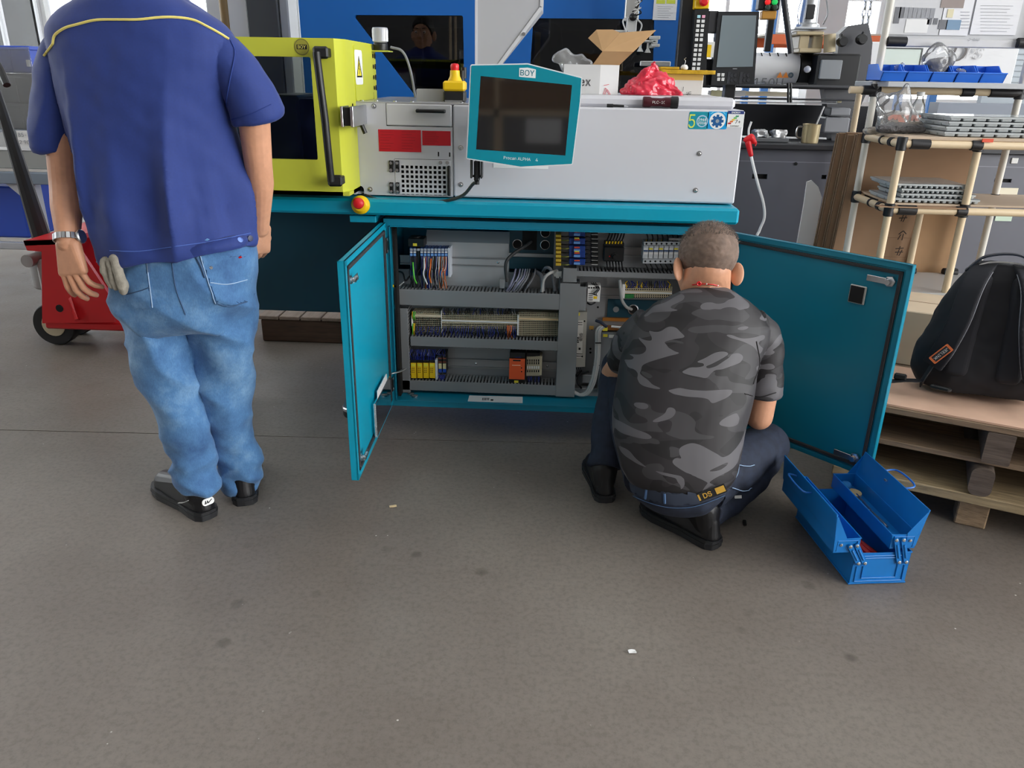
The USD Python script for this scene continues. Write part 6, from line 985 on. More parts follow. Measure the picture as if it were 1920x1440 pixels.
for z in (zm, zl):
    pipe((RX0, RF, z), (RX1+.20, RF, z), nm='beam'); pipe((RX0, RF, z), (RX0, RB_, z), nm='beam'); pipe((RX0, RB_, z), (RX1+.2, RB_, z), nm='beam'); joint((RX0+.03, RF, z), (RX0+.10, RF, z)); joint((1.52, RF, z), (1.56, RF, z)); joint((RX0, RF+.07, z), (RX0, RF+.10, z), .017); joint((RX0, RF+.17, z), (RX0, RF+.185, z), .017); joint((RX0+.03, RB_, z), (RX0+.09, RB_, z))
pipe((RX0, RB_, zu), (RX1+.03, RB_, zu), nm='beam'); joint((RX0-.05, RB_, zu), (RX0+.02, RB_, zu)); joint((1.61, RB_, zu), (1.66, RB_, zu)); joint((1.72, RB_, zu), (1.85, RB_, zu)); pipe((RX0-.10, RB_, zu), (RX0, RB_, zu), nm='beam'); xq = at(1607, 200, Y=3.92)[0]; pipe((xq, 3.92, .02), (xq, 3.92, zu), IV, 'post'); pipe((xq, RB_, zu), (xq, 3.92, zu), nm='beam')
SHB = mat('grey_shelf_board', (178, 180, 184), .5); part(rk, 'shelf', box(RX0+.0, RX1+.2, RF-.005, RB_+.02, zm+.014, zm+.026, .002), mat('shelf_board_tan', (190, 170, 148), .6)); part(rk, 'shelf', box(RX0+.02, RX1+.16, RF+.02, RB_+.02, zl+.014, zl+.022, .002), mat('shelf_board_tan', 0)); part(rk, 'shelf', box(RX0, RX1+.02, RB_-.12, RB_+.24, zu+.014, zu+.034, .002), SHB)
part(rk, 'shelf', box(RX0, RX1+.2, RF, RB_+.02, .497, .507, .002), mat('grey_sheet_shelf', (176, 176, 176), .3)); xc_ = at(1713, 460, Y=RB_)[0]; xe_ = at(1790, 470, Y=RB_)[0]
for x in (xc_, xe_): pipe((x, RB_, .02), (x, RB_, zl), IV, 'post'); joint((x, RB_, .49), (x, RB_, .53)); joint((x-.03, RB_, .515), (x+.03, RB_, .515), .017)
for y in (RF, RB_): pipe((RX0, y, .48), (RX1+.2, y, .48), nm='beam')
part(rk, 'red_marker', pb(1843, 260, 1862, 267, RF-.016, .004), mat('orange_tape', (220, 84, 56), .6))
# notice board across the upper posts with printed sheets in a clear sleeve
nb = thing('notice_board', 'grey notice board with printed sheets hung on the upper posts of the rack', 'notice board', (1.55, RB_, 1.6)); zb0 = at(1700, 72, Y=RB_)[2]; zb1 = 1.78
part(nb, 'board', box(RX0+.02, RX1+.06, RB_+.012, RB_+.018, zb0-.03, zb1), mat('board_grey', (196, 198, 202), .5)); part(nb, 'bottom_rail', box(RX0+.03, RX1+.0, RB_+.002, RB_+.012, zb0-.028, zb0, .002), mat('board_rail', (206, 206, 208), .45)); joint((RX0+.01, RB_-.004, zb0-.012), (RX0+.085, RB_-.004, zb0-.012)); joint((RX1-.05, RB_-.004, zb0-.01), (RX1+.06, RB_-.004, zb0-.01))
for i in (0, 1): part(nb, 'lettering', text(('STATION', 'C-088')[i], .010, frame(at((1735, 1826)[i], 74, Y=RB_), (1, 0, 0), (0, -1, 0)), .0006), mat('pale_print', (168, 170, 176), .6)) if i else None
def sheetp(x0, x1, y0, y1, nm, mt): a, b = np.array([at(x0, 20, Y=RB_)[0], 0, at(x0, y0, Y=RB_)[2]]), np.array([at(x1, 20, Y=RB_)[0]-.002, 0, at(x1, y1, Y=RB_)[2]]); return a, b, part(nb, nm, box(a[0], b[0], RB_+.006, RB_+.010, b[2], a[2]), mt)
GP, GD = mat('grey_print', (150, 152, 158), .6), mat('dark_grey_print', (112, 114, 120), .6)
a, b, s = sheetp(1670, 1770, -60, 66, 'printed_sheet', mat('sheet_grey', (205, 206, 210), .6))
for i in range(9): part(s, 'print_block', pb(1680+i*8.2, 13+i*.3, 1685+i*8.2, 34 if i else 44, RB_+.004, .002), GD if i < 2 else GP)
part(s, 'print_block', pb(1700, 36, 1738, 62, RB_+.004, .002), PAPER); part(s, 'print_block', pb(1740, 34, 1746, 46, RB_+.004, .002), GD); part(s, 'print_block', pb(1752, 34, 1757, 46, RB_+.004, .002), GD)
a, b, s = sheetp(1771, 1826, -60, 67, 'printed_sheet', mat('sheet_white', (228, 229, 234), .6))
part(s, 'print_block', pb(1770, -20, 1806, 15, RB_+.004, .002), mat('print_brown', (150, 138, 134), .6)); part(s, 'print_block', pb(1776, 37, 1799, 56, RB_+.004, .002), mat('print_blue', (120, 150, 178), .6)); part(s, 'print_block', pb(1762, 37, 1774, 55, RB_+.004, .002), GD); part(s, 'print_block', pb(1778, 17, 1786, 33, RB_+.004, .002), mat('print_cream', (220, 212, 178), .6))
for j in range(6): part(s, 'print_line', pb(1802, 22+j*6, 1818, 23+j*6, RB_+.004, .002), GP)
a, b, s = sheetp(1829, 1917, -60, 66, 'printed_sheet', mat('sheet_white', 0))
for j in range(9): part(s, 'print_line', pb(1839, 10+j*6, 1900-(j % 3)*6, 11.2+j*6, RB_+.004, .002), GP)
# five blue bins on the upper shelf (each open at the front, with a lip)
BIN = mat('bin_blue', (48, 116, 222), .35); zs_ = zu+.035; w = (at(1884, 160, Y=RB_-.11)[0]-at(1650, 160, Y=RB_-.11)[0])/5; x0 = at(1650, 160, Y=RB_-.11)[0]
def bin_(x, lab):
    t = thing('storage_bin', lab, 'bin', (x+w/2, RB_-.02, zs_), 0, None); y0, y1, h = RB_-.115, RB_+.055, .062; t_ = .003; X0, X1 = x+.002, x+w-.002
    sidep = Polygon([(y0+.02, 0), (y1, 0), (y1, h), (y0+.075, h), (y0+.045, h*.62), (y0, h*.55)])
    for xx in (X0, X1-t_): part(t, 'side', prism([(a, zs_+b) for a, b in sidep.exterior.coords], t_, frame((xx, 0, 0), (0, 1, 0), (1, 0, 0))), BIN)
    part(t, 'front', m3.Manifold.hull_points(np.array([(xx, yy, zz) for xx in (X0, X1) for yy, zz in ((y0+.02, zs_), (y0, zs_+h*.55), (y0+.023, zs_), (y0+.003, zs_+h*.55))], np.float32)), BIN); part(t, 'lip', box(X0-.001, X1+.001, y0-.004, y0+.004, zs_+h*.5, zs_+h*.58, .002), BIN)
    part(t, 'back', box(X0, X1, y1-t_, y1, zs_, zs_+h), BIN); part(t, 'floor', box(X0, X1, y0+.021, y1, zs_, zs_+t_), BIN); return t
for i, l in enumerate(('leftmost of the five blue storage bins on the upper rack shelf', 'second blue storage bin from the left on the upper rack shelf', 'middle blue storage bin with a bag of dark parts on the upper rack shelf', 'fourth blue storage bin from the left on the upper rack shelf', 'rightmost of the five blue storage bins on the upper rack shelf')): bin_(x0+i*w, l)
FILM = glass('clear_poly_film', (.93, .94, .95), 1.45, .06, .16, (.95, .95, .96)); GRAN = mat('dark_moulded_parts', (84, 82, 84), .45, vary=(90, .5), bump=(160, 1.0, .004))
def bagof(name, lab, pts, grains, grp=None, amp=.02, loc=None):
    t = thing(name, lab, 'bag', loc if loc is not None else pts[0][0]); m = soft(m3.Manifold.batch_hull([ball(p, r) for p, r in pts]) if not isinstance(pts[0], m3.Manifold) else union(pts), .008, 3); part(t, 'film', disp(m, lambda v: amp*(np.abs(nz(v, (22, 22, 14), 3))*2-.4)+amp*.5*nz(v, (60, 60, 40), 5)), FILM, smooth=True)
    if grains is not None: part(t, 'contents', disp(soft(m3.Manifold.batch_hull([ball(p, r) for p, r in grains]), .006, 1), lambda v: .008*nz(v, (90, 90, 90), 2)), GRAN, kind='stuff')
    return t
Y3 = RB_-.02
bagof('parts_bag', 'clear bag of dark moulded parts in the middle blue bin', [(at(1745, 108, Y=Y3), .035), (at(1760, 95, Y=Y3), .03), (at(1775, 110, Y=Y3), .03), (at(1760, 135, Y=Y3), .03), (at(1738, 122, Y=Y3), .02)], [(at(1745, 122, Y=Y3), .022), (at(1775, 118, Y=Y3), .024), (at(1762, 138, Y=Y3), .022)], amp=.018)
bagof('plastic_bag', 'small crumpled clear bag in the leftmost blue bin', [(at(1682, 128, Y=Y3), .012), (at(1690, 124, Y=Y3), .012)], None, amp=.012); bagof('plastic_bag', 'small crumpled clear bag in the fourth blue bin', [(at(1797, 133, Y=Y3), .013), (at(1806, 136, Y=Y3), .012)], None, amp=.012)
# middle shelf: open bag of parts, water bottle, clear blister trays
Ym = RF+.16; zsm = zm+.027
def MZ(px, py, Y=Ym): return at(px, py, Y=Y)
bg = bagof('parts_bag', 'large open clear bag of dark parts standing on the left of the middle rack shelf', [m3.Manifold.batch_hull([ball((MZ(1650, 240)[0], Ym, zsm+.02), .018), ball((MZ(1725, 240)[0], Ym, zsm+.02), .018), ball((MZ(1690, 240)[0], Ym+.08, zsm+.02), .018), ball(MZ(1655, 190), .02), ball(MZ(1690, 180), .024)]), m3.Manifold.batch_hull([ball(MZ(1650, 178), .012), ball(MZ(1662, 200), .02), ball(MZ(1676, 190), .014)]), m3.Manifold.batch_hull([ball(MZ(1701, 160), .010), ball(MZ(1692, 195), .024), ball(MZ(1706, 200), .014)])], [((MZ(1648, 240)[0], Ym-.01, zsm+.016), .014), ((MZ(1728, 240)[0], Ym-.01, zsm+.016), .014), ((MZ(1690, 235)[0], Ym+.03, zsm+.022), .020)], amp=.012, loc=(MZ(1690, 240)[0], Ym, zsm))
sm_ = thing('parts_bag', 'small bag of beige pellets on the left front corner of the middle rack shelf', 'bag', (MZ(1640, 245)[0], RF+.03, zsm)); part(sm_, 'film', disp(soft(m3.Manifold.batch_hull([ball(at(1625, 246, Y=RF+.2), .012), ball(at(1655, 243, Y=RF+.2), .014)]), .005, 2), lambda v: .01*nz(v, (60, 60, 60), 5)), FILM, smooth=True); part(sm_, 'pellets', disp(soft(m3.Manifold.batch_hull([ball(at(1630, 246, Y=RF+.2), .009), ball(at(1648, 244, Y=RF+.2), .010)]), .004, 1), lambda v: .008*nz(v, (130, 130, 130), 2)), mat('beige_pellets', (190, 170, 140), .5), kind='stuff')
bo = np.array([MZ(1716, 230, Y=RF+.28)[0], RF+.28, zsm]); wb = thing('water_bottle', 'clear plastic drink bottle behind the parts bag on the middle rack shelf', 'bottle', bo); part(wb, 'bottle', lathe([(.020, 0), (.026, .003), (.027, .02), (.0255, .03), (.027, .04), (.027, .08), (.024, .10), (.014, .122), (.012, .128), (.012, .138), (0, .138)], bo, n=24), glass('pet_bottle', (.93, .95, .96), 1.5, .02, .08)); part(wb, 'drink', lathe([(.018, .003), (.0245, .005), (.0245, .04), (0, .041)], bo, n=20), mat('pale_tea', (226, 196, 130), .2, transmission_weight=.5)); part(wb, 'cap', cyl(bo+[0, 0, .134], bo+[0, 0, .150], .0145, n=20, ch=.001), WHITE)
PET = mat('clear_blister_tray', (206, 212, 214), .16, transmission_weight=.25, ior=1.3, specular_ior_level=.8)
def blister(lab, x0, x1, y0, y1, z, n, m, rot=0, h=.032):
    t = thing('blister_tray', lab, 'tray', ((x0+x1)/2, (y0+y1)/2, z)); part(t, 'sheet', [box(x0, x1, y0, y1, z+h-.001, z+h, 0), box(x0, x1, y0, y0+.001, z+h-.008, z+h), box(x0, x0+.001, y0, y1, z+h-.008, z+h)], PET)
    cw_, cd = (x1-x0)/n, (y1-y0)/m; part(t, 'pocket', [m_ for i in range(n) for j in range(m) for m_ in (box(x0+i*cw_+.004, x0+(i+1)*cw_-.004, y0+j*cd+.003, y0+(j+1)*cd-.003, z, z+h-.001, .003),)], PET, kind='stuff'); return t
tx = MZ(1765, 240, RF+.05)[0]
for i, l in enumerate(('lowest clear blister tray of the stack on the right of the middle rack shelf', 'second clear blister tray up in the stack on the middle rack shelf', 'third clear blister tray up in the stack on the middle rack shelf', 'uppermost clear blister tray of the stack on the middle rack shelf')): blister(l, tx+.004*i-.002*(i % 2), tx+.42, RF+.02, RF+.28, zsm+.001+i*.018, 9, 4, h=.017)
lx = at(1672, 360, Y=RF+.04)[0]; zsl = zl+.0225
for i, l in enumerate(('lowest clear corrugated tray on the lower rack shelf', 'second clear corrugated tray up on the lower rack shelf', 'third clear corrugated tray up on the lower rack shelf', 'uppermost clear corrugated tray on the lower rack shelf')): 
    t = blister(l, lx+(-.03, 0, .0, -.035)[i]+.03, lx+.30+(.03, .01, -.01, -.03)[i], RF+.03, RF+.26, zsl+.001+i*.018, 14, 3, h=.017)
cs_ = thing('cardboard_sheet', 'brown cardboard sheet under the clear trays on the lower rack shelf', 'cardboard', (lx+.1, RF+.1, zsl)); 
MATS['y'] = 0; part(cs_, 'sheet', box(lx-.06, lx+.26, RF-.02, RF+.02, zsl-.012, zsl-.008), CARD)
# leaning stack of flat cartons behind the rack
YS = 3.56
cx_l, cx_r, zt_l = at(1590, 238, Y=YS+.14)[0]-.055, at(1810, 270, Y=YS+.14)[0]-.07, at(1700, 243, Y=YS+.14)[2]
for i in range(6):
    d = i*.02; lab = ('front brown flat carton of the stack leaning behind the rack', 'second brown flat carton of the leaning stack behind the rack', 'third brown flat carton of the leaning stack behind the rack', 'fourth brown flat carton of the leaning stack behind the rack', 'fifth brown flat carton of the leaning stack behind the rack', 'rearmost brown flat carton of the leaning stack behind the rack')[i]
    T = frame((cx_l-.012*i+(.01 if i % 2 else 0), YS+d, .005), (1, 0, 0), (0, -1, -.13)); t = thing('flat_carton', lab, 'cardboard', (cx_l, YS+d, 0)); part(t, 'sheet', prism(sbox(0, 0, cx_r-cx_l, zt_l-.004*(i % 3)), .016, T), CARD); part(t, 'flute_edge', prism(sbox(-.0015, 0, 0, zt_l-.004*(i % 3)), .016, T), CARDE)
    if i == 0:
        part(t, 'crease', [prism(sbox(0, .42, cx_r-cx_l, .423), .0008, T, .016)], mat('card_crease2', (140, 108, 82), .8)); r0 = sbox(.20, .56, .32, .65); part(t, 'printed_frame', prism(r0.difference(r0.buffer(-.002)), .0006, T, .016), mat('card_crease2', 0))
        for k, (px, py) in enumerate(((1672, 390), (1672, 425), (1668, 455))):
            q = at(px, py, Y=YS+.02); part(t, 'glyph', strokes([[(-.018, .010), (.016, .014)], [(0, .022), (-.004, -.02)], [(-.016, -.006), (.018, -.004)], [(.012, .006), (.004, -.022)]] if k != 1 else [[(-.016, .004), (.0, .020)], [(.0, .020), (.016, .006)], [(.004, .006), (.004, -.022)], [(-.006, .004), (-.014, -.02)]], .004, T @ frame(np.linalg.inv(T)[:3, :3] @ (q-T[:3, 3]) * [1, 1, 0]+[0, 0, .016], (1, 0, 0), (0, 0, 1))), mat('brown_black_ink', (58, 46, 38), .7))
c5 = thing('flat_carton', 'smaller brown flat carton standing in front of the leaning stack behind the right cabinet door', 'cardboard', (1.62, 3.5, 0)); a, b = at(1722, 395, Y=3.52), at(1795, 527, Y=3.52); part(c5, 'sheet', prism(sbox(a[0]-.02, .0, at(1795, 400, Y=3.52)[0], a[2]), .014, frame((0, 3.50, .0), (1, 0, 0), (0, -1, -.06))), mat('corrugated_card_light', (182, 146, 110), .8, vary=(6, .05)))
# ================================================ BLUE MACHINE BEHIND (centre)
BLM = mat('machine_blue', (20, 96, 176), .4, vary=(2, .04)); YB2 = 4.2
bm = thing('injection_moulding_machine', 'large bright blue moulding machine with smoked windows behind the grey cover', 'machine', (-.35, YB2, 0))
bl, br_ = at(565, 75, Y=YB2)[0], at(1266, 130, Y=YB2)[0]; w1 = [xz(*p, YB2) for p in ((661, 28), (868, 29), (871, 183), (782, 186))]; w2 = [xz(*p, YB2) for p in ((1000, 34), (1227, 36), (1222, 260), (985, 260))]
zd = 2.15; frt = sbox(bl, .0, br_, zd).difference(Polygon(w1).buffer(-.01).buffer(.01)).difference(Polygon(w2).buffer(-.01).buffer(.01))
part(bm, 'front_panel', sheet(frt, .02, YB2), BLM); part(bm, 'housing', [box(bl, bl+.02, YB2+.02, 5.3, 0, zd), box(br_-.02, br_, YB2+.02, 5.3, 0, zd), box(bl, br_, 5.28, 5.3, 0, zd), box(bl, br_, YB2+.02, 5.3, zd-.02, zd)], BLM); part(bm, 'panel_edge', box(bl-.012, bl, YB2-.004, YB2+.03, 0, zd, .003), mat('pale_trim', (206, 210, 214), .4))
part(bm, 'interior', [box(bl+.03, br_-.03, 5.0, 5.05, .3, zd-.05), box(bl+.03, br_-.03, YB2+.1, 5.0, .85, .9)], mat('machine_dark_inside', (64, 65, 68), .6))
SM2 = glass('smoked_machine_window', (.40, .40, .42), 1.5)
part(bm, 'window', sheet(Polygon(w1).buffer(.02), .004, YB2+.02), SM2); part(bm, 'window', sheet(Polygon(w2).buffer(.02), .004, YB2+.02), SM2)
part(bm, 'tie_bar', cyl((bl+.1, 4.7, 1.22), (br_-.1, 4.7, 1.22), .035, n=16), STEEL); part(bm, 'tie_bar', cyl((bl+.1, 4.7, 1.55), (br_-.1, 4.7, 1.55), .035, n=16), STEEL)
part(bm, 'platen', [box(*(lambda a, b: (a[0], b[0], 4.5, 4.95, b[2], a[2]))(at(815, 90, Y=4.5), at(862, 190, Y=4.5)), .01)], mat('dark_platen', (40, 42, 46), .45, .3)); part(bm, 'cover_plate', pb(769, 104, 791, 120, 4.4, .02, .003), mat('pale_bracket', (190, 192, 190), .45)); part(bm, 'hose_set', [tube(spline([at(774+i*5, 118, Y=4.42), at(775+i*4, 140, Y=4.42), at(783+i*2, 165, Y=4.42)]), .006, 6) for i in range(4)], mat('olive_hose', (140, 138, 80), .5), kind='stuff'); part(bm, 'spring_guide', cyl(at(790, 30, Y=4.5), at(794, 120, Y=4.5), .006), STEEL)
part(bm, 'yellow_guard', pb(1003, 60, 1012, 124, 4.28, .02, .002), YELP); part(bm, 'yellow_rail', pb(800, 112, 868, 124, 4.6, .05, .003), mat('olive_rail', (150, 150, 60), .5)); part(bm, 'clamp_motor', [soft(m3.Manifold.batch_hull([ball(at(1020, 62, Y=4.45), .05), ball(at(1035, 62, Y=4.5), .05), ball(at(1015, 120, Y=4.45), .07), ball(at(1035, 125, Y=4.5), .07)]), .02, 2)], BLACK, smooth=True); part(bm, 'motor_cap', soft(m3.Manifold.batch_hull([ball(at(1003, 54, Y=4.4), .012), ball(at(1028, 60, Y=4.4), .010)]), .01, 2), WHITE, smooth=True)
part(bm, 'mould_cylinder', lathe([(.10, 0), (.115, .02), (.115, .3), (0, .32)], np.array(at(1165, 140, Y=4.55))*[1, 1, 0]+[0, 0, .92], n=28), mat('dull_steel', (136, 132, 128), .35, .8))
part(bm, 'notice_label', pb(1228, -22, 1267, 38, YB2-.003, .003), mat('label_paper', (214, 216, 220), .6)); 
for k in range(2): part(bm, 'label_header', pb(1231+k*19, 0, 1247+k*19, 7, YB2-.004, .001), mat('label_lime', (196, 206, 70), .5))
for k in range(6): part(bm, 'label_line', pb(1233, 12+k*4, 1262-(k % 3)*4, 13+k*4, YB2-.004, .001), mat('grey_print', 0))
# robot gripper hanging in front of the blue machine
AL = mat('aluminium_arm', (214, 214, 210), .35, .5); YR_ = 4.02
rb_ = thing('robot_gripper', 'white robot arm with cables and suction cups hanging before the blue machine', 'robot arm', (at(1190, 40, Y=YR_)[0], YR_, 1.2))
part(rb_, 'arm', pb(1181, -120, 1197, 40, YR_, .05, .004), AL); part(rb_, 'wrist', pb(1176, 32, 1193, 63, YR_-.02, .05, .004), WHITE); part(rb_, 'cable', tube(spline([at(1176, 32, Y=YR_-.03), at(1168, 40, Y=YR_-.03), at(1174, 60, Y=YR_-.03)]), .004, 6), WIREW); part(rb_, 'cable', tube(spline([at(1192, 34, Y=YR_-.03), at(1203, 46, Y=YR_-.03), at(1199, 62, Y=YR_-.03)]), .004, 6), WIREW); part(rb_, 'joint', soft(ball(at(1187, 32, Y=YR_-.03), .018), .006, 1), BLACK, smooth=True)
part(rb_, 'loom', [tube(spline([at(1190+rng.normal(0, 3), 30-8*i, Y=YR_-.03), at(1198+rng.normal(0, 4), 24-8*i, Y=YR_-.05), at(1190+rng.normal(0, 5), 14-8*i, Y=YR_-.03)]), .003, 5) for i in range(9)], WIREK, kind='stuff'); part(rb_, 'cable_tie', [tube([at(1192+rng.normal(0, 4), 26-7*i, Y=YR_-.055), at(1202, 20-7*i+rng.normal(0, 4), Y=YR_-.05)], .0022, 5) for i in range(9)], WIREW, kind='stuff')
part(rb_, 'crossbar', [pb(1150, 56, 1178, 62, YR_-.02, .03, .003), pb(1195, 75, 1230, 80, YR_-.04, .04, .003)], AL, kind='stuff')
for k, (px, py) in enumerate(((1214, 99), (1200, 97), (1222, 90))): part(rb_, 'suction_cup', lathe([(.016, 0), (.012, .008), (.006, .018), (.006, .05), (0, .05)], at(px, py, Y=YR_-.02), n=14), AL)
part(rb_, 'end_block', [pb(1219, 67, 1238, 74, YR_-.04, .04, .002), pb(1224, 74, 1233, 82, YR_-.04, .04, .002), pb(1222, 82, 1237, 88, YR_-.04, .04, .002)], WHITE)
part(rb_, 'mount_bar', pb(1201, 114, 1257, 125, YR_+.02, .03, .003), AL)
# ================================================ DARK MACHINE (right) WITH ITS OPERATOR PANELS
YD = 4.0; DKG = mat('dark_grey_cabinet', (104, 106, 116), .4, vary=(3, .05)); DK2 = mat('charcoal_machine', (52, 53, 58), .45)
dm_ = thing('injection_moulding_machine', 'charcoal grey moulding machine with a white barrel cover behind the pipe rack', 'machine', (1.6, YD, 0))
ztop = at(1450, 268, Y=YD)[2]; xl, xr = .64, 3.4; sh_ = sbox(xl, .02, xr, ztop-.03); hl2 = []
for (a0, b0_, a1, b1) in ((1411, 326, 1438, 336), (1541, 328, 1549, 336)): a, b = at(a0, b0_, Y=YD), at(a1, b1, Y=YD); hl2.append(sbox(a[0], b[2], b[0], a[2]))
a, b = at(1865, 335, Y=YD), at(1880, 342, Y=YD); hl2.append(sbox(a[0], b[2], b[0]+.04, a[2])); hl2.append(sbox(2.6, .62, 2.7, .65))
for h in hl2: sh_ = sh_.difference(h)
part(dm_, 'lower_panel', sheet(sh_, .01, YD), DKG); part(dm_, 'slot_back', [box(*h.bounds[::2], YD+.012, YD+.02, *h.bounds[1::2]) for h in hl2], BLACKM, kind='stuff'); zs2 = at(1450, 303, Y=YD)[2]; part(dm_, 'panel_seam', box(xl, xr, YD-.001, YD+.001, zs2-.002, zs2+.002), mat('seam_grey', (138, 140, 150), .5)); part(dm_, 'lower_cabinet', box(xl, xr, YD+.021, 5.2, .02, ztop-.03), DK2); part(dm_, 'ledge', box(xl, xr, YD-.03, YD+.35, ztop-.03, ztop, .006), DK2); part(dm_, 'back_wall', box(xl, 1.75, YD+.5, YD+.55, ztop, at(1450, 196, Y=YD+.5)[2]), mat('dark_recess', (40, 41, 46), .6))
for px in (1446,): part(dm_, 'lock', lathe([(.008, 0), (.008, .004), (0, .005)], at(1492, 307, Y=YD), (0, -1, 0), 12), BLACK)
for z0, z1, y in ((155, 169, YD+.05), (181, 190, YD+.12)): part(dm_, 'rail', pb(1300, z0, 1607, z1, y, .06, .01), DK2)
part(dm_, 'lower_ledge', pb(1382, 190, 1570, 195, YD+.1, .3), mat('pale_ledge', (150, 152, 156), .4))
part(dm_, 'shelf_tray', box(*(lambda a, b: (a[0], b[0], YD+.12, YD+.2, b[2], a[2]))(at(1333, 170, Y=YD+.12), at(1480, 181, Y=YD+.12))), mat('cream_card', (232, 220, 196), .7)); part(dm_, 'shelf_label', pb(1358, 169, 1397, 181, YD+.115, .004), PAPER); part(dm_, 'shelf_label', pb(1334, 169, 1356, 181, YD+.115, .004), mat('cream_label', (226, 220, 178), .7))
Yb = 4.30; a, b = at(1395, 130, Y=Yb), at(1500, 132, Y=Yb); rB = (at(1450, 98, Y=Yb)[2]-at(1450, 158, Y=Yb)[2])/2; zc = at(1450, 128, Y=Yb)[2]
WBC = mat('white_barrel_cover', (222, 223, 226), .4); bc_ = part(dm_, 'barrel_cover', lathe([(rB, 0), (rB, b[0]-a[0]), (rB-.01, b[0]-a[0]+.005), (0, b[0]-a[0]+.005)], (a[0], Yb+.08, zc), (1, 0, 0), 32), WBC, 'white cover round the barrel')
yf = Yb+.08-rB*.80
for i in range(4): part(bc_, 'vent_slot', obox((at(1432+i*15.5, 103, Y=Yb)[0], Yb+.08-rB*.62, zc+rB*.80), (.5, 0, -1), (0, -.6, .8), .03, .005, .003), INK)
def tri(px, py, s, mt): part(bc_, 'warning_mark', prism([(-s, -s*.8), (s, -s*.8), (0, s)], .003, frame((at(px, py, Y=Yb-rB+.08)[0], Yb+.078-rB, at(px, py, Y=Yb-rB+.08)[2]), (1, 0, 0), (0, -1, .0))), mt)
OT = mat('orange_triangle', (220, 130, 40), .5); tri(1462, 141, .015, OT); tri(1473, 141, .015, OT); q = at(1482.5, 141, Y=Yb-rB+.08); part(bc_, 'warning_mark', prism(Point(0, 0).buffer(.013).difference(Point(0, 0).buffer(.006)), .003, frame((q[0], Yb+.078-rB, q[2]), (1, 0, 0), (0, -1, 0))), mat('blue_grey_mark', (70, 90, 106), .5))
q = at(1436, 155, Y=Yb-.05); part(bc_, 'lettering', text('1150U', .042, frame((q[0], Yb+.05-rB, q[2]), (1, 0, 0), (0, -1, 0)), .003), mat('grey_letter', (90, 92, 96), .5))
xb = b[0]; part(dm_, 'barrel_housing', [lathe([(rB*1.02, 0), (rB*1.02, .10), (rB*.8, .10)], (xb+.006, Yb+.08, zc), (1, 0, 0), 28), lathe([(rB*1.15, 0), (rB*1.15, .16), (0, .17)], (xb+.11, Yb+.08, zc-.01), (1, 0, 0), 28)], BLACK); part(dm_, 'pressure_knob', lathe([(.016, 0), (.016, .01), (0, .012)], at(1513, 130, Y=Yb-.10), (0, -1, 0), 18), STEEL)
part(dm_, 'plate_window', pb(1541, 112, 1575, 149, Yb-.11, .02, .003), mat('cloudy_window', (140, 144, 148), .3)); part(dm_, 'housing_block', pb(1536, 100, 1606, 168, Yb-.085, .25, .01), BLACK)
part(dm_, 'end_plate', prism([xz(*p, Yb-.03) for p in ((1570, 108), (1574, 64), (1590, 49), (1628, 43), (1636, 80), (1628, 168), (1590, 250), (1560, 268), (1545, 160))], .08, frame((0, Yb+.05, 0), (1, 0, 0), (0, -1, 0))), mat('dark_end_plate', (70, 71, 76), .45)); part(dm_, 'clamp_knob', [lathe([(.022, 0), (.026, .03), (.02, .05), (0, .05)], at(1576, 78, Y=Yb-.08), (0, -1, 0), 16), cyl(at(1576, 78, Y=Yb-.1), at(1579, 64, Y=Yb-.1), .006)], BLACK); part(dm_, 'clamp_knob', [lathe([(.022, 0), (.026, .03), (.02, .05), (0, .05)], at(1612, 74, Y=Yb-.08), (0, -1, 0), 16), cyl(at(1612, 74, Y=Yb-.1), at(1619, 60, Y=Yb-.1), .006)], BLACK)
part(dm_, 'grey_cap', pb(1558, 202, 1594, 218, Yb-.12, .1, .006), mat('mid_grey_cap', (136, 138, 144), .45)); part(dm_, 'grey_bin', pb(1548, 220, 1590, 250, Yb-.13, .12, .006), mat('mid_grey_cap', 0)); part(dm_, 'name_plate', pb(1560, 162, 1577, 168, Yb-.13, .02, .002), PAPER); part(dm_, 'indicator', pb(1571, 186, 1578, 193, Yb-.13, .02, .002), mat('ivory_indicator', (226, 216, 180), .4)); part(dm_, 'valve_block', pb(1480, 155, 1515, 162, Yb-.14, .05, .003), BLACK)
for x in (1478, 1483): part(dm_, 'hose', tube([at(x, 156, Y=YD+.03), at(x, 192, Y=YD+.03)], .006, 7), BLACK)
part(dm_, 'white_panel', box(*(lambda a, b: (a[0], b[0], YD+.30, YD+.36, b[2], a[2]))(at(1632, 78, Y=YD+.3), at(1893, 172, Y=YD+.3)), .006), WBC); a, b = at(1657, 89, Y=YD+.3), at(1722, 135, Y=YD+.3); fr2 = sbox(a[0], b[2]-.05, b[0], a[2]); part(dm_, 'panel_window', sheet(fr2.difference(fr2.buffer(-.006)), .004, YD+.296), mat('window_gasket', (80, 84, 84), .6)); part(dm_, 'panel_glass', sheet(fr2.buffer(-.005), .002, YD+.298), mat('pale_green_glass', (214, 226, 220), .15))
q = at(1797, 100, Y=YD+.29); part(dm_, 'lettering', text('D', .075, frame(q, (1, 0, 0), (0, -1, 0)), .003, slant=.25, sx=1.15), mat('logo_grey', (96, 92, 92), .5)); part(dm_, 'lettering', text('PS', .05, frame(at(1828, 100, Y=YD+.29), (1, 0, 0), (0, -1, 0)), .003, slant=.25), mat('pale_letter', (206, 206, 208), .5))
part(dm_, 'louvre_panel', box(*(lambda a, b: (a[0], b[0]+.4, YD+.34, YD+.38, b[2]-.2, a[2]))(at(1866, 70, Y=YD+.34), at(1930, 190, Y=YD+.34))), mat('louvre_grey', (176, 186, 194), .45))
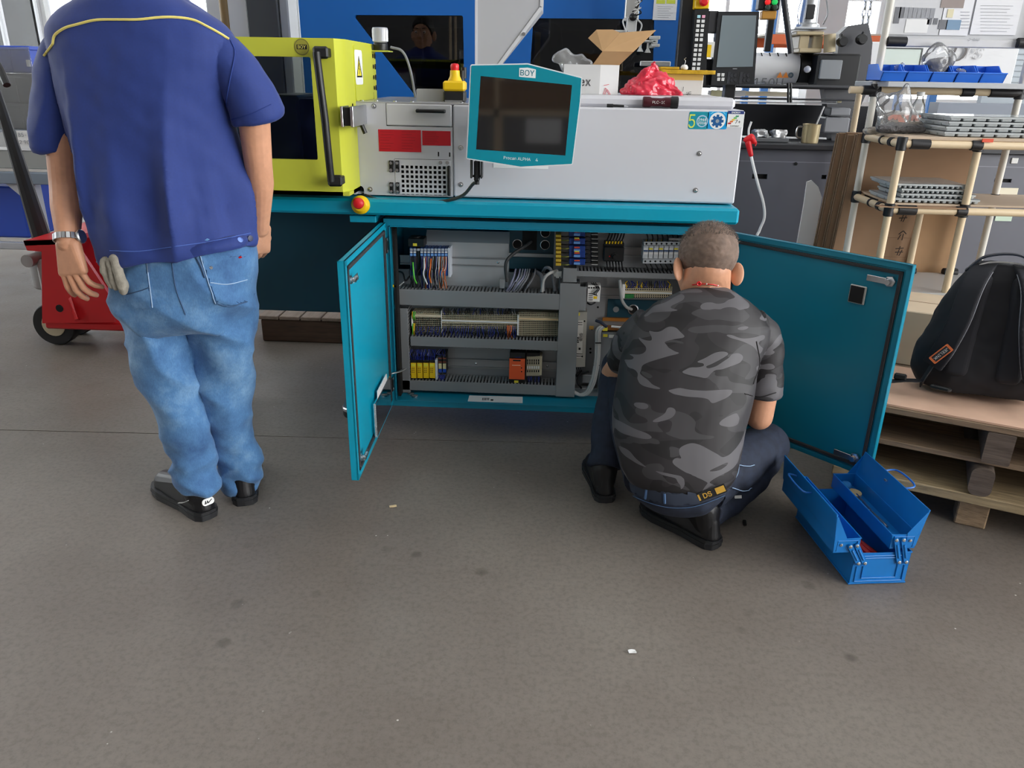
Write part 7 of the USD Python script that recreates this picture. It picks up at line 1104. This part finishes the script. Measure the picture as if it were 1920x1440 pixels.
for i in range(9): part(dm_, 'louvre', pb(1868-i*1.4, 90+i*10.6, 1960, 92+i*10.6, YD+.335, .008), mat('louvre_dark', (70, 74, 80), .5))
part(dm_, 'upper_panel', box(1.85, xr, YD+.1, YD+.2, ztop, 1.19), mat('blue_grey_panel', (132, 140, 154), .45)); part(dm_, 'yellow_label', pb(1872, 352, 1902, 385, YD-.004, .004), mat('cream_note', (240, 232, 208), .6)); part(dm_, 'green_label', pb(1870, 394, 1896, 415, YD-.004, .004), mat('pale_green_note', (206, 226, 206), .6)); part(dm_, 'socket', pb(1898, 296, 1908, 307, YD-.006, .006, .002), WHITE)
# feed throat and silver loader over the barrel
BEI = mat('beige_casting', (196, 180, 146), .5); ld = part(dm_, 'feed_throat', [pb(1494, 58, 1545, 66, Yb-.05, .2, .004), pb(1500, 66, 1515, 92, Yb-.03, .15, .004), pb(1526, 66, 1541, 92, Yb-.03, .15, .004), pb(1499, 90, 1540, 99, Yb-.05, .2, .004)], BEI, 'beige feed throat casting'); q = at(1555, 98, Y=Yb-.06); part(ld, 'pipe', [cyl(q, at(1556, 64, Y=Yb-.06), .028, n=20)], BEI); part(ld, 'pipe_mouth', lathe([(.023, -.002), (.023, .001), (0, .001)], q-[0, 0, .0], (0, 0, -1), 20), BLACKM)
part(ld, 'flange', pb(1490, 50, 1550, 56, Yb-.06, .22, .003), STEEL); lo = (at(1500, 50, Y=Yb)+at(1540, 50, Y=Yb))/2; part(ld, 'loader_body', [lathe([(.058, 0), (.058, .012), (.045, .02), (.040, .12), (.056, .16), (.062, .17), (.062, .19), (.06, .19), (.06, .45), (0, .46)], lo+[0, .06, 0], n=28)], mat('loader_silver', (206, 208, 210), .3, .6)); part(ld, 'sight_glass', pb(1514, 8, 1526, 36, Yb-.01, .02, .004), BLACK)
for dx in (-.055, .055): part(ld, 'toggle_latch', tube(spline([lo+[dx, .01, .14], lo+[dx*1.3, -.005, .06], lo+[dx*1.05, .0, .01]]), .004, 6), STEEL)
# operator screens of the neighbouring machines
YH = 3.72; hm_ = thing('operator_terminal', 'black operator terminal with a grey screen standing beside the blue machine', 'terminal', (at(1385, 100, Y=YH)[0], YH, 1.2))
part(hm_, 'case', prism([xz(*p, YH) for p in ((1347, 22), (1424, 22), (1414, 158), (1333, 160), (1336, 128))], .05, frame((0, YH+.05, 0), (1, 0, 0), (0, -1, 0))), mat('terminal_black', (30, 32, 36), .4)); part(hm_, 'screen', prism([xz(*p, YH) for p in ((1354, 29), (1418, 29), (1411, 125), (1343, 126))], .003, frame((0, YH-.001, 0), (1, 0, 0), (0, -1, 0))), mat('grey_screen', (128, 140, 146), .12, specular_ior_level=.8))
for i in range(2):
    for j in range(2): part(hm_, 'key', pb(1345+i*8, 137+j*8.5, 1350.5+i*8-.5, 143.5+j*8.5, YH-.004, .004, .001), WHITE)
for i in range(4):
    for j in range(2): part(hm_, 'round_key', lathe([(.008, 0), (.008, .003), (.006, .003), (.006, .0015), (0, .0015)], at(1372+i*7+(i > 1)*10, 141+j*9, Y=YH), (0, -1, 0), 12), mat('dark_key', (52, 54, 60), .4))
for x in (1365, 1388): part(hm_, 'divider', pb(x, 135, x+3, 157, YH-.002, .002), mat('dark_key', 0))
part(hm_, 'stand', [box(*(lambda a, b: (a[0], b[0], YH+.05, YH+.12, .0, a[2]))(at(1372, 60, Y=YH+.05), at(1392, 60, Y=YH+.05)), .004)], BLACK); part(hm_, 'base', box(at(1382, 60, Y=YH)[0]-.15, at(1382, 60, Y=YH)[0]+.15, YH-.02, YH+.2, 0, .02, .004), BLACK); part(hm_, 'brand_mark', pb(1374, 128, 1382, 130, YH-.002, .002), mat('grey_print', 0))
kp = thing('control_pendant', 'tall black key column with two rows of white keys beside the blue machine', 'control panel', (at(1315, 70, Y=YH)[0], YH, 1.2)); part(kp, 'case', [prism([xz(*p, YH) for p in ((1303, 18), (1330, 16), (1323, 160), (1294, 160))], .06, frame((0, YH+.06, 0), (1, 0, 0), (0, -1, 0)))], BLACK)
for i in range(2):
    for j in range(12):
        px, py = 1310.5+i*8.7-j*.9, 31+j*8.7+(j > 5)*2; part(kp, 'key', pb(px-2.8, py-3, px+2.8, py+3, YH-.004, .004, .001), [WHITE, mat('key_pale_blue', (170, 220, 232), .4), mat('key_pink', (240, 170, 196), .4)][(1 if i == 0 else 2) if j == 0 else 0])
part(kp, 'post', [pb(1284, -60, 1302, 165, YH+.07, .06, .004)], mat('charcoal_post', (48, 49, 53), .45)); part(kp, 'side_post', pb(1330, 20, 1344, 62, YH+.01, .05, .003), mat('charcoal_post', 0)); part(kp, 'lower_post', pb(1322, 110, 1333, 165, YH+.07, .05, .003), mat('charcoal_post', 0)); part(kp, 'label', pb(1326, 78, 1338, 108, YH, .01, .002), WHITE); part(kp, 'yellow_label', pb(1327, 84, 1332, 107, YH-.003, .004), YELP); part(kp, 'stand', box(*(lambda a, b: (a[0], b[0], YH+.07, YH+.13, 0, .9+.4))(at(1288, 60, Y=YH+.07), at(1304, 60, Y=YH+.07)), .004), BLACK)
eb2 = part(kp, 'stop_box', pb(1305, -14, 1329, 17, YH, .06, .004), YELP, 'yellow box with a red stop button'); part(eb2, 'button', lathe([(.012, 0), (.019, .006), (.019, .018), (.012, .024), (0, .025)], at(1319, 3, Y=YH), (0, -1, 0), 18), REDP)
lb_ = part(dm_, 'lamp_box', pb(1431, -60, 1461, 19, 3.9, .06, .004), BLACK); part(lb_, 'orange_plate', pb(1430, 20, 1455, 36, 3.9, .05, .003), mat('orange_plate', (226, 164, 70), .5)); part(lb_, 'mast', box(at(1440, 20, Y=4.0)[0], at(1452, 20, Y=4.0)[0], 3.97, 4.0, 1.40, 2.2, .003), BLACK)
for px, py, cc, nm in ((1439, 4, (236, 40, 40), 'red_lamp'), (1452, 4, (30, 190, 90), 'green_lamp'), (1439, 14, (60, 80, 70), 'button'), (1452, 14, (60, 80, 70), 'button')): part(lb_, nm, lathe([(.012, 0), (.013, .008), (.009, .014), (0, .016)], at(px, py, Y=3.9), (0, -1, 0), 16), mat(f'lamp_{nm}', cc, .3, **({'emission_color': lin(cc), 'emission_strength': 1.5} if 'lamp' in nm else {})))
po = thing('support_pole', 'dark slanting support pole beside the silver loader', 'pole', at(1483, 98, Y=4.15)); part(po, 'tube', cyl(at(1483, 100, Y=4.15), at(1462, -60, Y=4.15), .014, n=12), mat('charcoal_post', 0))
# things on the dark machine's ledge, air gun on its hose
zl_ = ztop
ag = thing('air_gun', 'red air blow gun with a white hose hanging before the dark machine', 'air gun', at(1405, 265, Y=3.4)); YA = 3.4
part(ag, 'body', [soft(union(chain([at(1398, 262, Y=YA), at(1408, 258, Y=YA), at(1414, 266, Y=YA)], [.010, .016, .010], 16)+chain([at(1403, 268, Y=YA), at(1408, 290, Y=YA)], [.013, .010], 16)), .004, 3)], REDP, smooth=True); part(ag, 'trigger', tube(spline([at(1411, 256, Y=YA), at(1418, 266, Y=YA), at(1416, 274, Y=YA)]), .003, 6), REDP); part(ag, 'nozzle', tube(spline([at(1404, 256, Y=YA), at(1404, 243, Y=YA), at(1409, 228, Y=YA)]), .0045, 8), WIREW); part(ag, 'hose', tube(spline([at(1408, 290, Y=YA), at(1411, 305, Y=YA), at(1421, 345, Y=YA), at(1431, 380, Y=YA), at(1433, 408, Y=YA), at(1424, 432, Y=YA), at(1412, 470, Y=YA), (at(1412, 470, Y=YA)[0]-.03, YA+.05, .05), (.35, YA+.3, .012), (-.05, YA+.5, .012)]), .0062, 9), mat('white_hose', (226, 226, 226), .4))
mg = thing('mug', 'dented beige metal mug with a brush on the dark machine ledge', 'mug', (at(1517, 270, Y=YD+.06)[0], YD+.06, zl_)); m0 = np.array([at(1517, 270, Y=YD+.06)[0], YD+.06, zl_]); part(mg, 'cup', lathe([(.038, 0), (.040, .004), (.042, .085), (.044, .088), (.040, .088), (.037, .01), (0, .01)], m0, n=26), mat('beige_metal', (200, 182, 142), .35, .3)); part(mg, 'handle', tube(spline([m0+[-.040, 0, .075], m0+[-.066, 0, .07], m0+[-.066, 0, .03], m0+[-.040, 0, .02]]), .005, 7), STEEL); bz_ = thing('brush', 'thin white handled brush standing in the beige metal mug', 'brush', m0+[0, 0, .012]); part(bz_, 'handle', tube([m0+[.0, 0, .014], m0+[.045, 0, .17]], .004, 7), WIREW)
scs = thing('scrap_tray', 'dark tray of metal scrap on the dark machine ledge', 'tray', (at(1450, 268, Y=YD+.08)[0], YD+.08, zl_)); s0 = np.array([at(1450, 268, Y=YD+.08)[0], YD+.08, zl_]); part(scs, 'tray', box(s0[0]-.10, s0[0]+.06, s0[1]-.05, s0[1]+.06, zl_+.001, zl_+.02, .003), mat('grey_tray', (110, 112, 116), .5)); part(scs, 'scrap', [disp(tf(trimesh.creation.box((.06, .05, .035)).subdivide().subdivide().subdivide(), frame(s0+[dx, 0, .035], (1, .3, 0), (0, .2, 1))), lambda v: .02*nz(v, (50, 50, 50), 3)) for dx in (-.07, .02)], mat('scrap_silver', (190, 190, 192), .35, .5), kind='stuff')
wp_ = [at(*p, Y=3.66) for p in ((1492, 470), (1507, 385), (1513, 341), (1522, 338), (1534, 350), (1541, 370), (1534, 410), (1526, 470))]; cwp = np.mean(wp_, 0); solo('white_board', prism([(p[0], p[2]) for p in wp_[:1]] and [(p[0], p[2]) for p in [np.array([wp_[0][0]-.03, 0, .0])]+wp_+[np.array([wp_[-1][0]-.02, 0, 0.0])]], .012, frame((0, 3.67, 0), (1, 0, 0), (0, -1, 0))), mat('white_board', (240, 240, 240), .5), 'white board with a rounded top standing beside the leaning cartons', 'board')
# ================================================ LEFT: TABLE, CRATES, PALLET JACK, PALLETS
GS = mat('grey_steel_bench', (150, 156, 164), .35, .45); YT = 4.3
tb_l, tb_r = at(-60, 250, Y=YT)[0]-1.2, at(150, 250, Y=YT)[0]; zt1 = at(40, 244, Y=YT)[2]
bn_ = thing('steel_bench', 'grey steel bench with printed labels on its edge at the left', 'bench', ((tb_l+tb_r)/2, YT, 0)); part(bn_, 'top', box(tb_l, tb_r, YT, YT+.8, zt1-.04, zt1, .006), GS); part(bn_, 'edge_rail', pb(-30, 247, 35, 276, YT-.01, .01, .002), STEEL); part(bn_, 'edge_label', pb(30, 245, 92, 276, YT-.014, .004), PAPER); 
for j, (s, x, y) in enumerate((('85-7 1009', 58, 253), ('12 90 1006-2', 62, 267))): part(bn_, 'lettering', text(s, .02, frame(at(x, y, Y=YT-.016), (1, 0, 0), (0, -1, 0)), .001), mat('grey_print', 0))
part(bn_, 'front_panel', pb(-200, 277, 105, 318, YT+.02, .02, .003), mat('pale_steel_panel', (168, 170, 168), .35, .5)); part(bn_, 'stretcher', pb(-200, 318, 96, 347, YT-.02, .06, .004), mat('blue_grey_beam', (126, 138, 152), .4)); lz = at(70, 340, Y=YT)[2]
for x in (at(66, 400, Y=YT)[0], tb_l+.1): part(bn_, 'leg', box(x-.03, x+.03, YT+.7, YT+.76, 0, zt1-.04, .006), mat('pale_leg', (186, 188, 194), .4)); part(bn_, 'leg', [box(x-.03, x+.03, YT, YT+.06, 0, lz, .006), prism([(x-.03, lz-.12), (x-.03, lz), (x-.16, lz)], .05, frame((0, YT+.055, 0), (1, 0, 0), (0, -1, 0))), ], mat('pale_leg', (186, 188, 194), .4))
part(bn_, 'lower_rail', [box(tb_l, tb_r, YT+.03, YT+.07, .28, .32, .004)], mat('pale_leg', 0))
GCR, BCR = mat('grey_crate', (118, 122, 126), .45), mat('blue_crate', (46, 84, 196), .4)
def crate(name, lab, x0, x1, y0, y1, z0, z1, mt, loc=None):
    t = thing(name, lab, 'crate', ((x0+x1)/2, (y0+y1)/2, z0)); part(t, 'body', [box(x0, x1, y0, y0+.006, z0, z1), box(x0, x1, y1-.006, y1, z0, z1), box(x0, x0+.006, y0, y1, z0, z1), box(x1-.006, x1, y0, y1, z0, z1), box(x0, x1, y0, y1, z0, z0+.006)], mt); part(t, 'rim', [box(x0-.008, x1+.008, y0-.008, y0+.004, z1-.02, z1, .003), box(x0-.008, x1+.008, y1-.004, y1+.008, z1-.02, z1, .003), box(x0-.008, x0+.004, y0, y1, z1-.02, z1, .003), box(x1-.004, x1+.008, y0, y1, z1-.02, z1, .003)], mt)
    n = 5
    for i in range(n+1): x = x0+(x1-x0)*i/n; part(t, 'rib', box(x-.006, x+.006, y0-.010, y0, z0, z1-.02, .002), mt)
    part(t, 'grip', box(x0+(x1-x0)*.4, x0+(x1-x0)*.6, y0-.002, y0+.001, z1-.07, z1-.035, .003), BLACKM); return t
xr_ = at(74, 190, Y=YT+.08)[0]; zc1 = zt1+.002; hg = (at(40, 137, Y=YT+.08)[2]-zc1)
for k, (l, xs) in enumerate((('lower grey crate on the steel bench nearest the standing person', 0), ('lower grey crate at the far left end of the steel bench', .62))): crate('plastic_crate', l, xr_-.58-xs, xr_-xs, YT+.08, YT+.5, zc1, zc1+hg*.46, GCR)
for k, (l, xs) in enumerate((('upper grey crate on the steel bench nearest the standing person', 0), ('upper grey crate at the far left end of the steel bench', .62))): crate('plastic_crate', l, xr_-.58-xs, xr_-xs, YT+.08, YT+.5, zc1+hg*.48, zc1+hg*.98, GCR)
for k, (l, xs) in enumerate((('blue crate on top of the grey crates nearest the standing person', 0), ('blue crate on top of the grey crates at the far left', .62))): t = crate('plastic_crate', l, xr_-.58-xs, xr_-xs, YT+.08, YT+.5, zc1+hg*1.0, zc1+hg*1.0+(at(40, 86, Y=YT+.08)[2]-at(40, 137, Y=YT+.08)[2]), BCR); part(t, 'label', pb(48, 112, 58, 125, YT+.068, .002), PAPER) if k == 0 else None
wrp = thing('stretch_wrap', 'clear stretch film wound round the crates on the steel bench', 'film', (xr_-.6, YT+.05, zc1)); part(wrp, 'film', disp(box(xr_-1.22, xr_+.012, YT+.055, YT+.06, zc1, zc1+hg*1.45).subdivide().subdivide().subdivide().subdivide(), lambda v: .012*nz(v, (9, 40, 14), 3)), glass('stretch_film', (.94, .95, .96), 1.45, .05, .10), smooth=True)
solo('storage_crate', box(*(lambda a, b: (a[0]-.25, b[0], YT+.12, YT+.6, .33, a[2]))(at(14, 350, Y=YT+.12), at(46, 398, Y=YT+.12)), .01), BCR, 'blue crate on the lower rail under the steel bench', 'crate'); 
# red pallet jack
YJ = 3.42; RJ = mat('pallet_jack_red', (196, 30, 36), .35); pj = thing('pallet_jack', 'red hand pallet jack with a black tow bar at the left', 'pallet jack', (at(90, 600, Y=YJ)[0], YJ, 0))
def JP(px, py, Y=YJ): return at(px, py, Y=Y)
pl_j = [xz(*p, YJ) for p in ((49, 450), (132, 447), (150, 462), (205, 545), (222, 580), (218, 602), (84, 604), (83, 470), (56, 468))]
part(pj, 'chassis', [prism(pl_j, .02, frame((0, YJ, 0), (1, 0, 0), (0, -1, 0))), prism(pl_j, .02, frame((0, YJ+.55, 0), (1, 0, 0), (0, -1, 0))), box(JP(84, 500)[0], JP(84, 500)[0]+.03, YJ, YJ+.53, JP(84, 600)[2], JP(84, 455)[2]), prism([xz(*p, YJ) for p in ((49, 450), (132, 447), (135, 456), (52, 459))], .57, frame((0, YJ+.55, 0), (1, 0, 0), (0, -1, 0)))], RJ)
part(pj, 'gusset', m3.Manifold.hull_points(np.array([JP(133, 556, YJ-.02), JP(140, 600, YJ-.02), JP(146, 598, YJ-.06), JP(128, 560, YJ-.02), JP(150, 600, YJ-.02)], np.float32)), RJ); part(pj, 'axle_hole', [lathe([(.018, 0), (.018, .003), (0, .003)], JP(112, 578, YJ-.019), (0, -1, 0), 18)], BLACKM)
zf0, zf1 = .09, .13; xe = -1.62
for y in (YJ-.01, YJ+.40): part(pj, 'fork', [box(JP(84, 600)[0], xe, y, y+.16, zf0+.02, zf1+.02, .008), m3.Manifold.hull_points(np.array([(xe, y, zf0+.02), (xe, y+.16, zf0+.02), (xe, y, zf1+.02), (xe, y+.16, zf1+.02), (xe+.16, y+.05, zf0+.04), (xe+.16, y+.11, zf0+.04), (xe+.16, y+.05, zf0+.06), (xe+.16, y+.11, zf0+.06)], np.float32))], RJ)
for y in (YJ-.0, YJ+.41): part(pj, 'load_roller', cyl((xe-.08, y+.02, .042), (xe-.08, y+.12, .042), .04, n=20), RUB)
xw = JP(66, 590)[0]
for y in (YJ+.10, YJ+.26): w_ = part(pj, 'steer_wheel', lathe([(.10, 0), (.105, .008), (.105, .052), (.10, .06), (.06, .06), (.06, .0)], (xw+.03, y-.03, .105), (0, 1, 0), 32), RUB); part(w_, 'hub', lathe([(.055, -.002), (.058, 0), (.058, .062), (0, .064)], (xw+.03, y-.03, .105), (0, 1, 0), 24), mat('hub_cream', (190, 178, 150), .5))
part(pj, 'pump', [box(JP(48, 530)[0], JP(86, 530)[0], YJ+.08, YJ+.32, .22, .42, .02), cyl((JP(38, 525)[0], YJ+.2, .26), (JP(38, 525)[0], YJ+.2, .40), .07, n=20, ch=.01), cyl((JP(62, 480)[0], YJ+.2, .40), (JP(62, 480)[0], YJ+.2, JP(62, 452)[2]), .02), cyl((JP(35, 495)[0], YJ+.06, .42), (JP(35, 495)[0], YJ+.36, .42), .03)], mat('pump_grey', (150, 148, 146), .5)); h0 = np.array([JP(40, 500)[0], YJ+.2, .42]); h1 = at(2, 200, Y=YJ+.1); h1 = h0+(h1-h0)*1.1
part(pj, 'tow_bar', tube(spline([h0, (h0+h1)/2, h1]), np.linspace(.045, .018, 17), 10), mat('tow_bar_black', (40, 41, 44), .5)); part(pj, 'tow_handle', tube(spline([h1+[0, -.08, .02], h1+[-.05, -.12, .10], h1+[-.06, -.06, .19], h1+[-.06, .06, .19], h1+[-.05, .12, .10], h1+[0, .08, .02]]), .016, 10), BLACK)
# dark old pallet under the clamping end, its planks apart
dp0, dp1 = at(340, 643, Z=0.0), at(652, 637, Z=0.0); yd = 3.66; zp = .115
dpl = thing('wooden_pallet', 'dark stained old wooden pallet on the floor under the machine', 'pallet', (-1.4, yd, 0)); WDK = mat('dark_old_wood', (86, 66, 52), .75, vary=(7, .35, (1, 8, 8)), bump=(40, .6, .002)); WDT = mat('grey_old_plank', (150, 134, 120), .8, vary=(5, .25, (6, 1, 6)), bump=(40, .5, .002))
part(dpl, 'side_beam', box(-1.45, -1.03, yd, yd+.07, .0, zp, .006), WDK); part(dpl, 'side_beam', box(-1.45, -1.03, yd+.44, yd+.51, 0, zp, .006), WDK); part(dpl, 'side_beam', box(-1.45, -1.03, yd+.22, yd+.28, 0, zp, .006), WDK)
for i in range(4): part(dpl, 'plank', box(-1.46+i*.108, -1.46+i*.108+.101, yd-.005, yd+.515, zp+.001, zp+.020, .003), WDT)
part(dpl, 'strap', [tube([(-1.03+.012, yd-.008, zp+.03), (-1.03+.012, yd-.008, .01)], .004, flat=(.014, .003))], mat('pale_strap', (206, 190, 160), .6))
# columns, tall cabinet and shelving beyond
YQ = 6.2; tc_ = thing('tall_cabinet', 'tall dark grey cabinet standing far behind the yellow guard', 'cabinet', (at(495, 50, Y=YQ)[0], YQ, 0)); a, b = at(462, 30, Y=YQ), at(522, 30, Y=YQ); part(tc_, 'body', box(a[0], b[0], YQ, YQ+.5, 0.0, 2.6, .01), mat('cabinet_charcoal', (58, 61, 64), .5)); part(tc_, 'side_trim', box(b[0], b[0]+.07, YQ+.02, YQ+.5, 0, 2.6, .01), mat('cabinet_trim', (150, 153, 156), .5)); part(tc_, 'side_trim', box(a[0]-.32, a[0], YQ+.05, YQ+.5, 0, 2.6, .01), mat('cabinet_pale', (190, 191, 192), .6))
solo('support_pole', cyl((at(421, 30, Y=6.0)[0], 6.0, 0), (at(421, 30, Y=6.0)[0], 6.0, 3.0), .03, n=14), mat('brass_brown_pole', (130, 104, 62), .5), 'brown upright pole beside the standing person\'s right shoulder', 'pole')
ORB, UPB = mat('rack_orange', (222, 104, 52), .5), mat('rack_blue', (60, 120, 190), .5)
def shelving(lab, x0, x1, y, zs, rz=0):
    t = thing('pallet_racking', lab, 'rack', (x0, y, 0))
    for x in (x0, (x0+x1)/2, x1):
        for yy in (y, y+.9): part(t, 'upright', box(x-.04, x+.04, yy-.04, yy+.04, 0, 3.6, .006), UPB)
    for z in zs:
        for yy in (y-.03, y+.9): part(t, 'beam', box(x0, x1, yy-.02, yy+.02, z-.05, z+.05, .005), ORB)
        part(t, 'deck', box(x0, x1, y, y+.9, z+.05, z+.07), mat('rack_deck', (190, 186, 176), .7))
    return t
shelving('pallet racking with orange beams far behind the dark machine', 2.3, 6.0, 9.4, (.9, 1.7, 2.5)); shelving('pallet racking far behind the yellow guard', -5.4, -1.9, 9.6, (.6, 1.35, 2.2))
k = 0
for x in (-4.9, -4.2, -3.4, -2.75, -2.25):
    for z, nm in ((.67, 'lowest'), (1.42, 'middle'), (2.27, 'top')): crate('plastic_crate', f'blue crate on the {nm} level of the far left racking, {("leftmost", "second from left", "in the middle", "second from right", "rightmost")[[-4.9, -4.2, -3.4, -2.75, -2.25].index(x)]}', x-.24, x+.2, 9.7, 10.1, z+.002, z+.26, BCR)
ch = thing('lifting_chain', 'steel lifting chain hanging beside the notice board', 'chain', at(1628, 40, Y=4.4)); c0 = at(1622, 42, Y=4.4)
for i in range(16):
    for dx in (-.012, .014):
        o = c0+[dx, 0, .01+i*.034]; q = (1, 0, 0) if i % 2 else (0, 1, 0); u_ = np.array(q, float); part(ch, 'link', tube([o+u_*.008*math.cos(a_)+np.array([0, 0, 1])*.021*math.sin(a_) for a_ in np.arange(12)*np.pi/6], .0032, 5, closed=True), STEEL)
# ================================================ BEHIND THE CAMERA: pipe rack with stacked cartons (seen in the dark screen)
r2 = thing('pipe_rack', 'ivory pipe rack with stacked flat cartons, seen only mirrored in the operator panel', 'rack', (-.2, -1.6, 0))
for x in (-1.3, -.48, .75):
    for y in (-1.6, -2.1): part(r2, 'post', cyl((x, y, 0), (x, y, 2.3), .016, n=12), IV); part(r2, 'joint', cyl((x, y, .97), (x, y, 1.03), .022, n=12), JT)
for z in (.45, 1.0, 2.1):
    for y in (-1.6, -2.1): part(r2, 'beam', cyl((-1.3, y, z), (.75, y, z), .016, n=12), IV)
    part(r2, 'shelf', box(-1.3, .75, -2.1, -1.6, z+.017, z+.03), mat('shelf_board_tan', 0))
part(r2, 'paper_sign', box(-.24, .04, -1.580, -1.576, .78, .965), PAPER)
for i in range(8):
    t = thing('flat_carton', f'{("lowest", "second", "third", "fourth", "fifth", "sixth", "seventh", "topmost")[i]} brown flat carton up in the stack mirrored in the operator panel', 'cardboard', (-.15, -1.85, 1.03+i*.027)); part(t, 'sheet', box(-.75+.03*rng.random(), .55+.1*rng.random(), -2.08, -1.62+.03*rng.random(), 1.032+i*.027, 1.055+i*.027, .003), CARD)
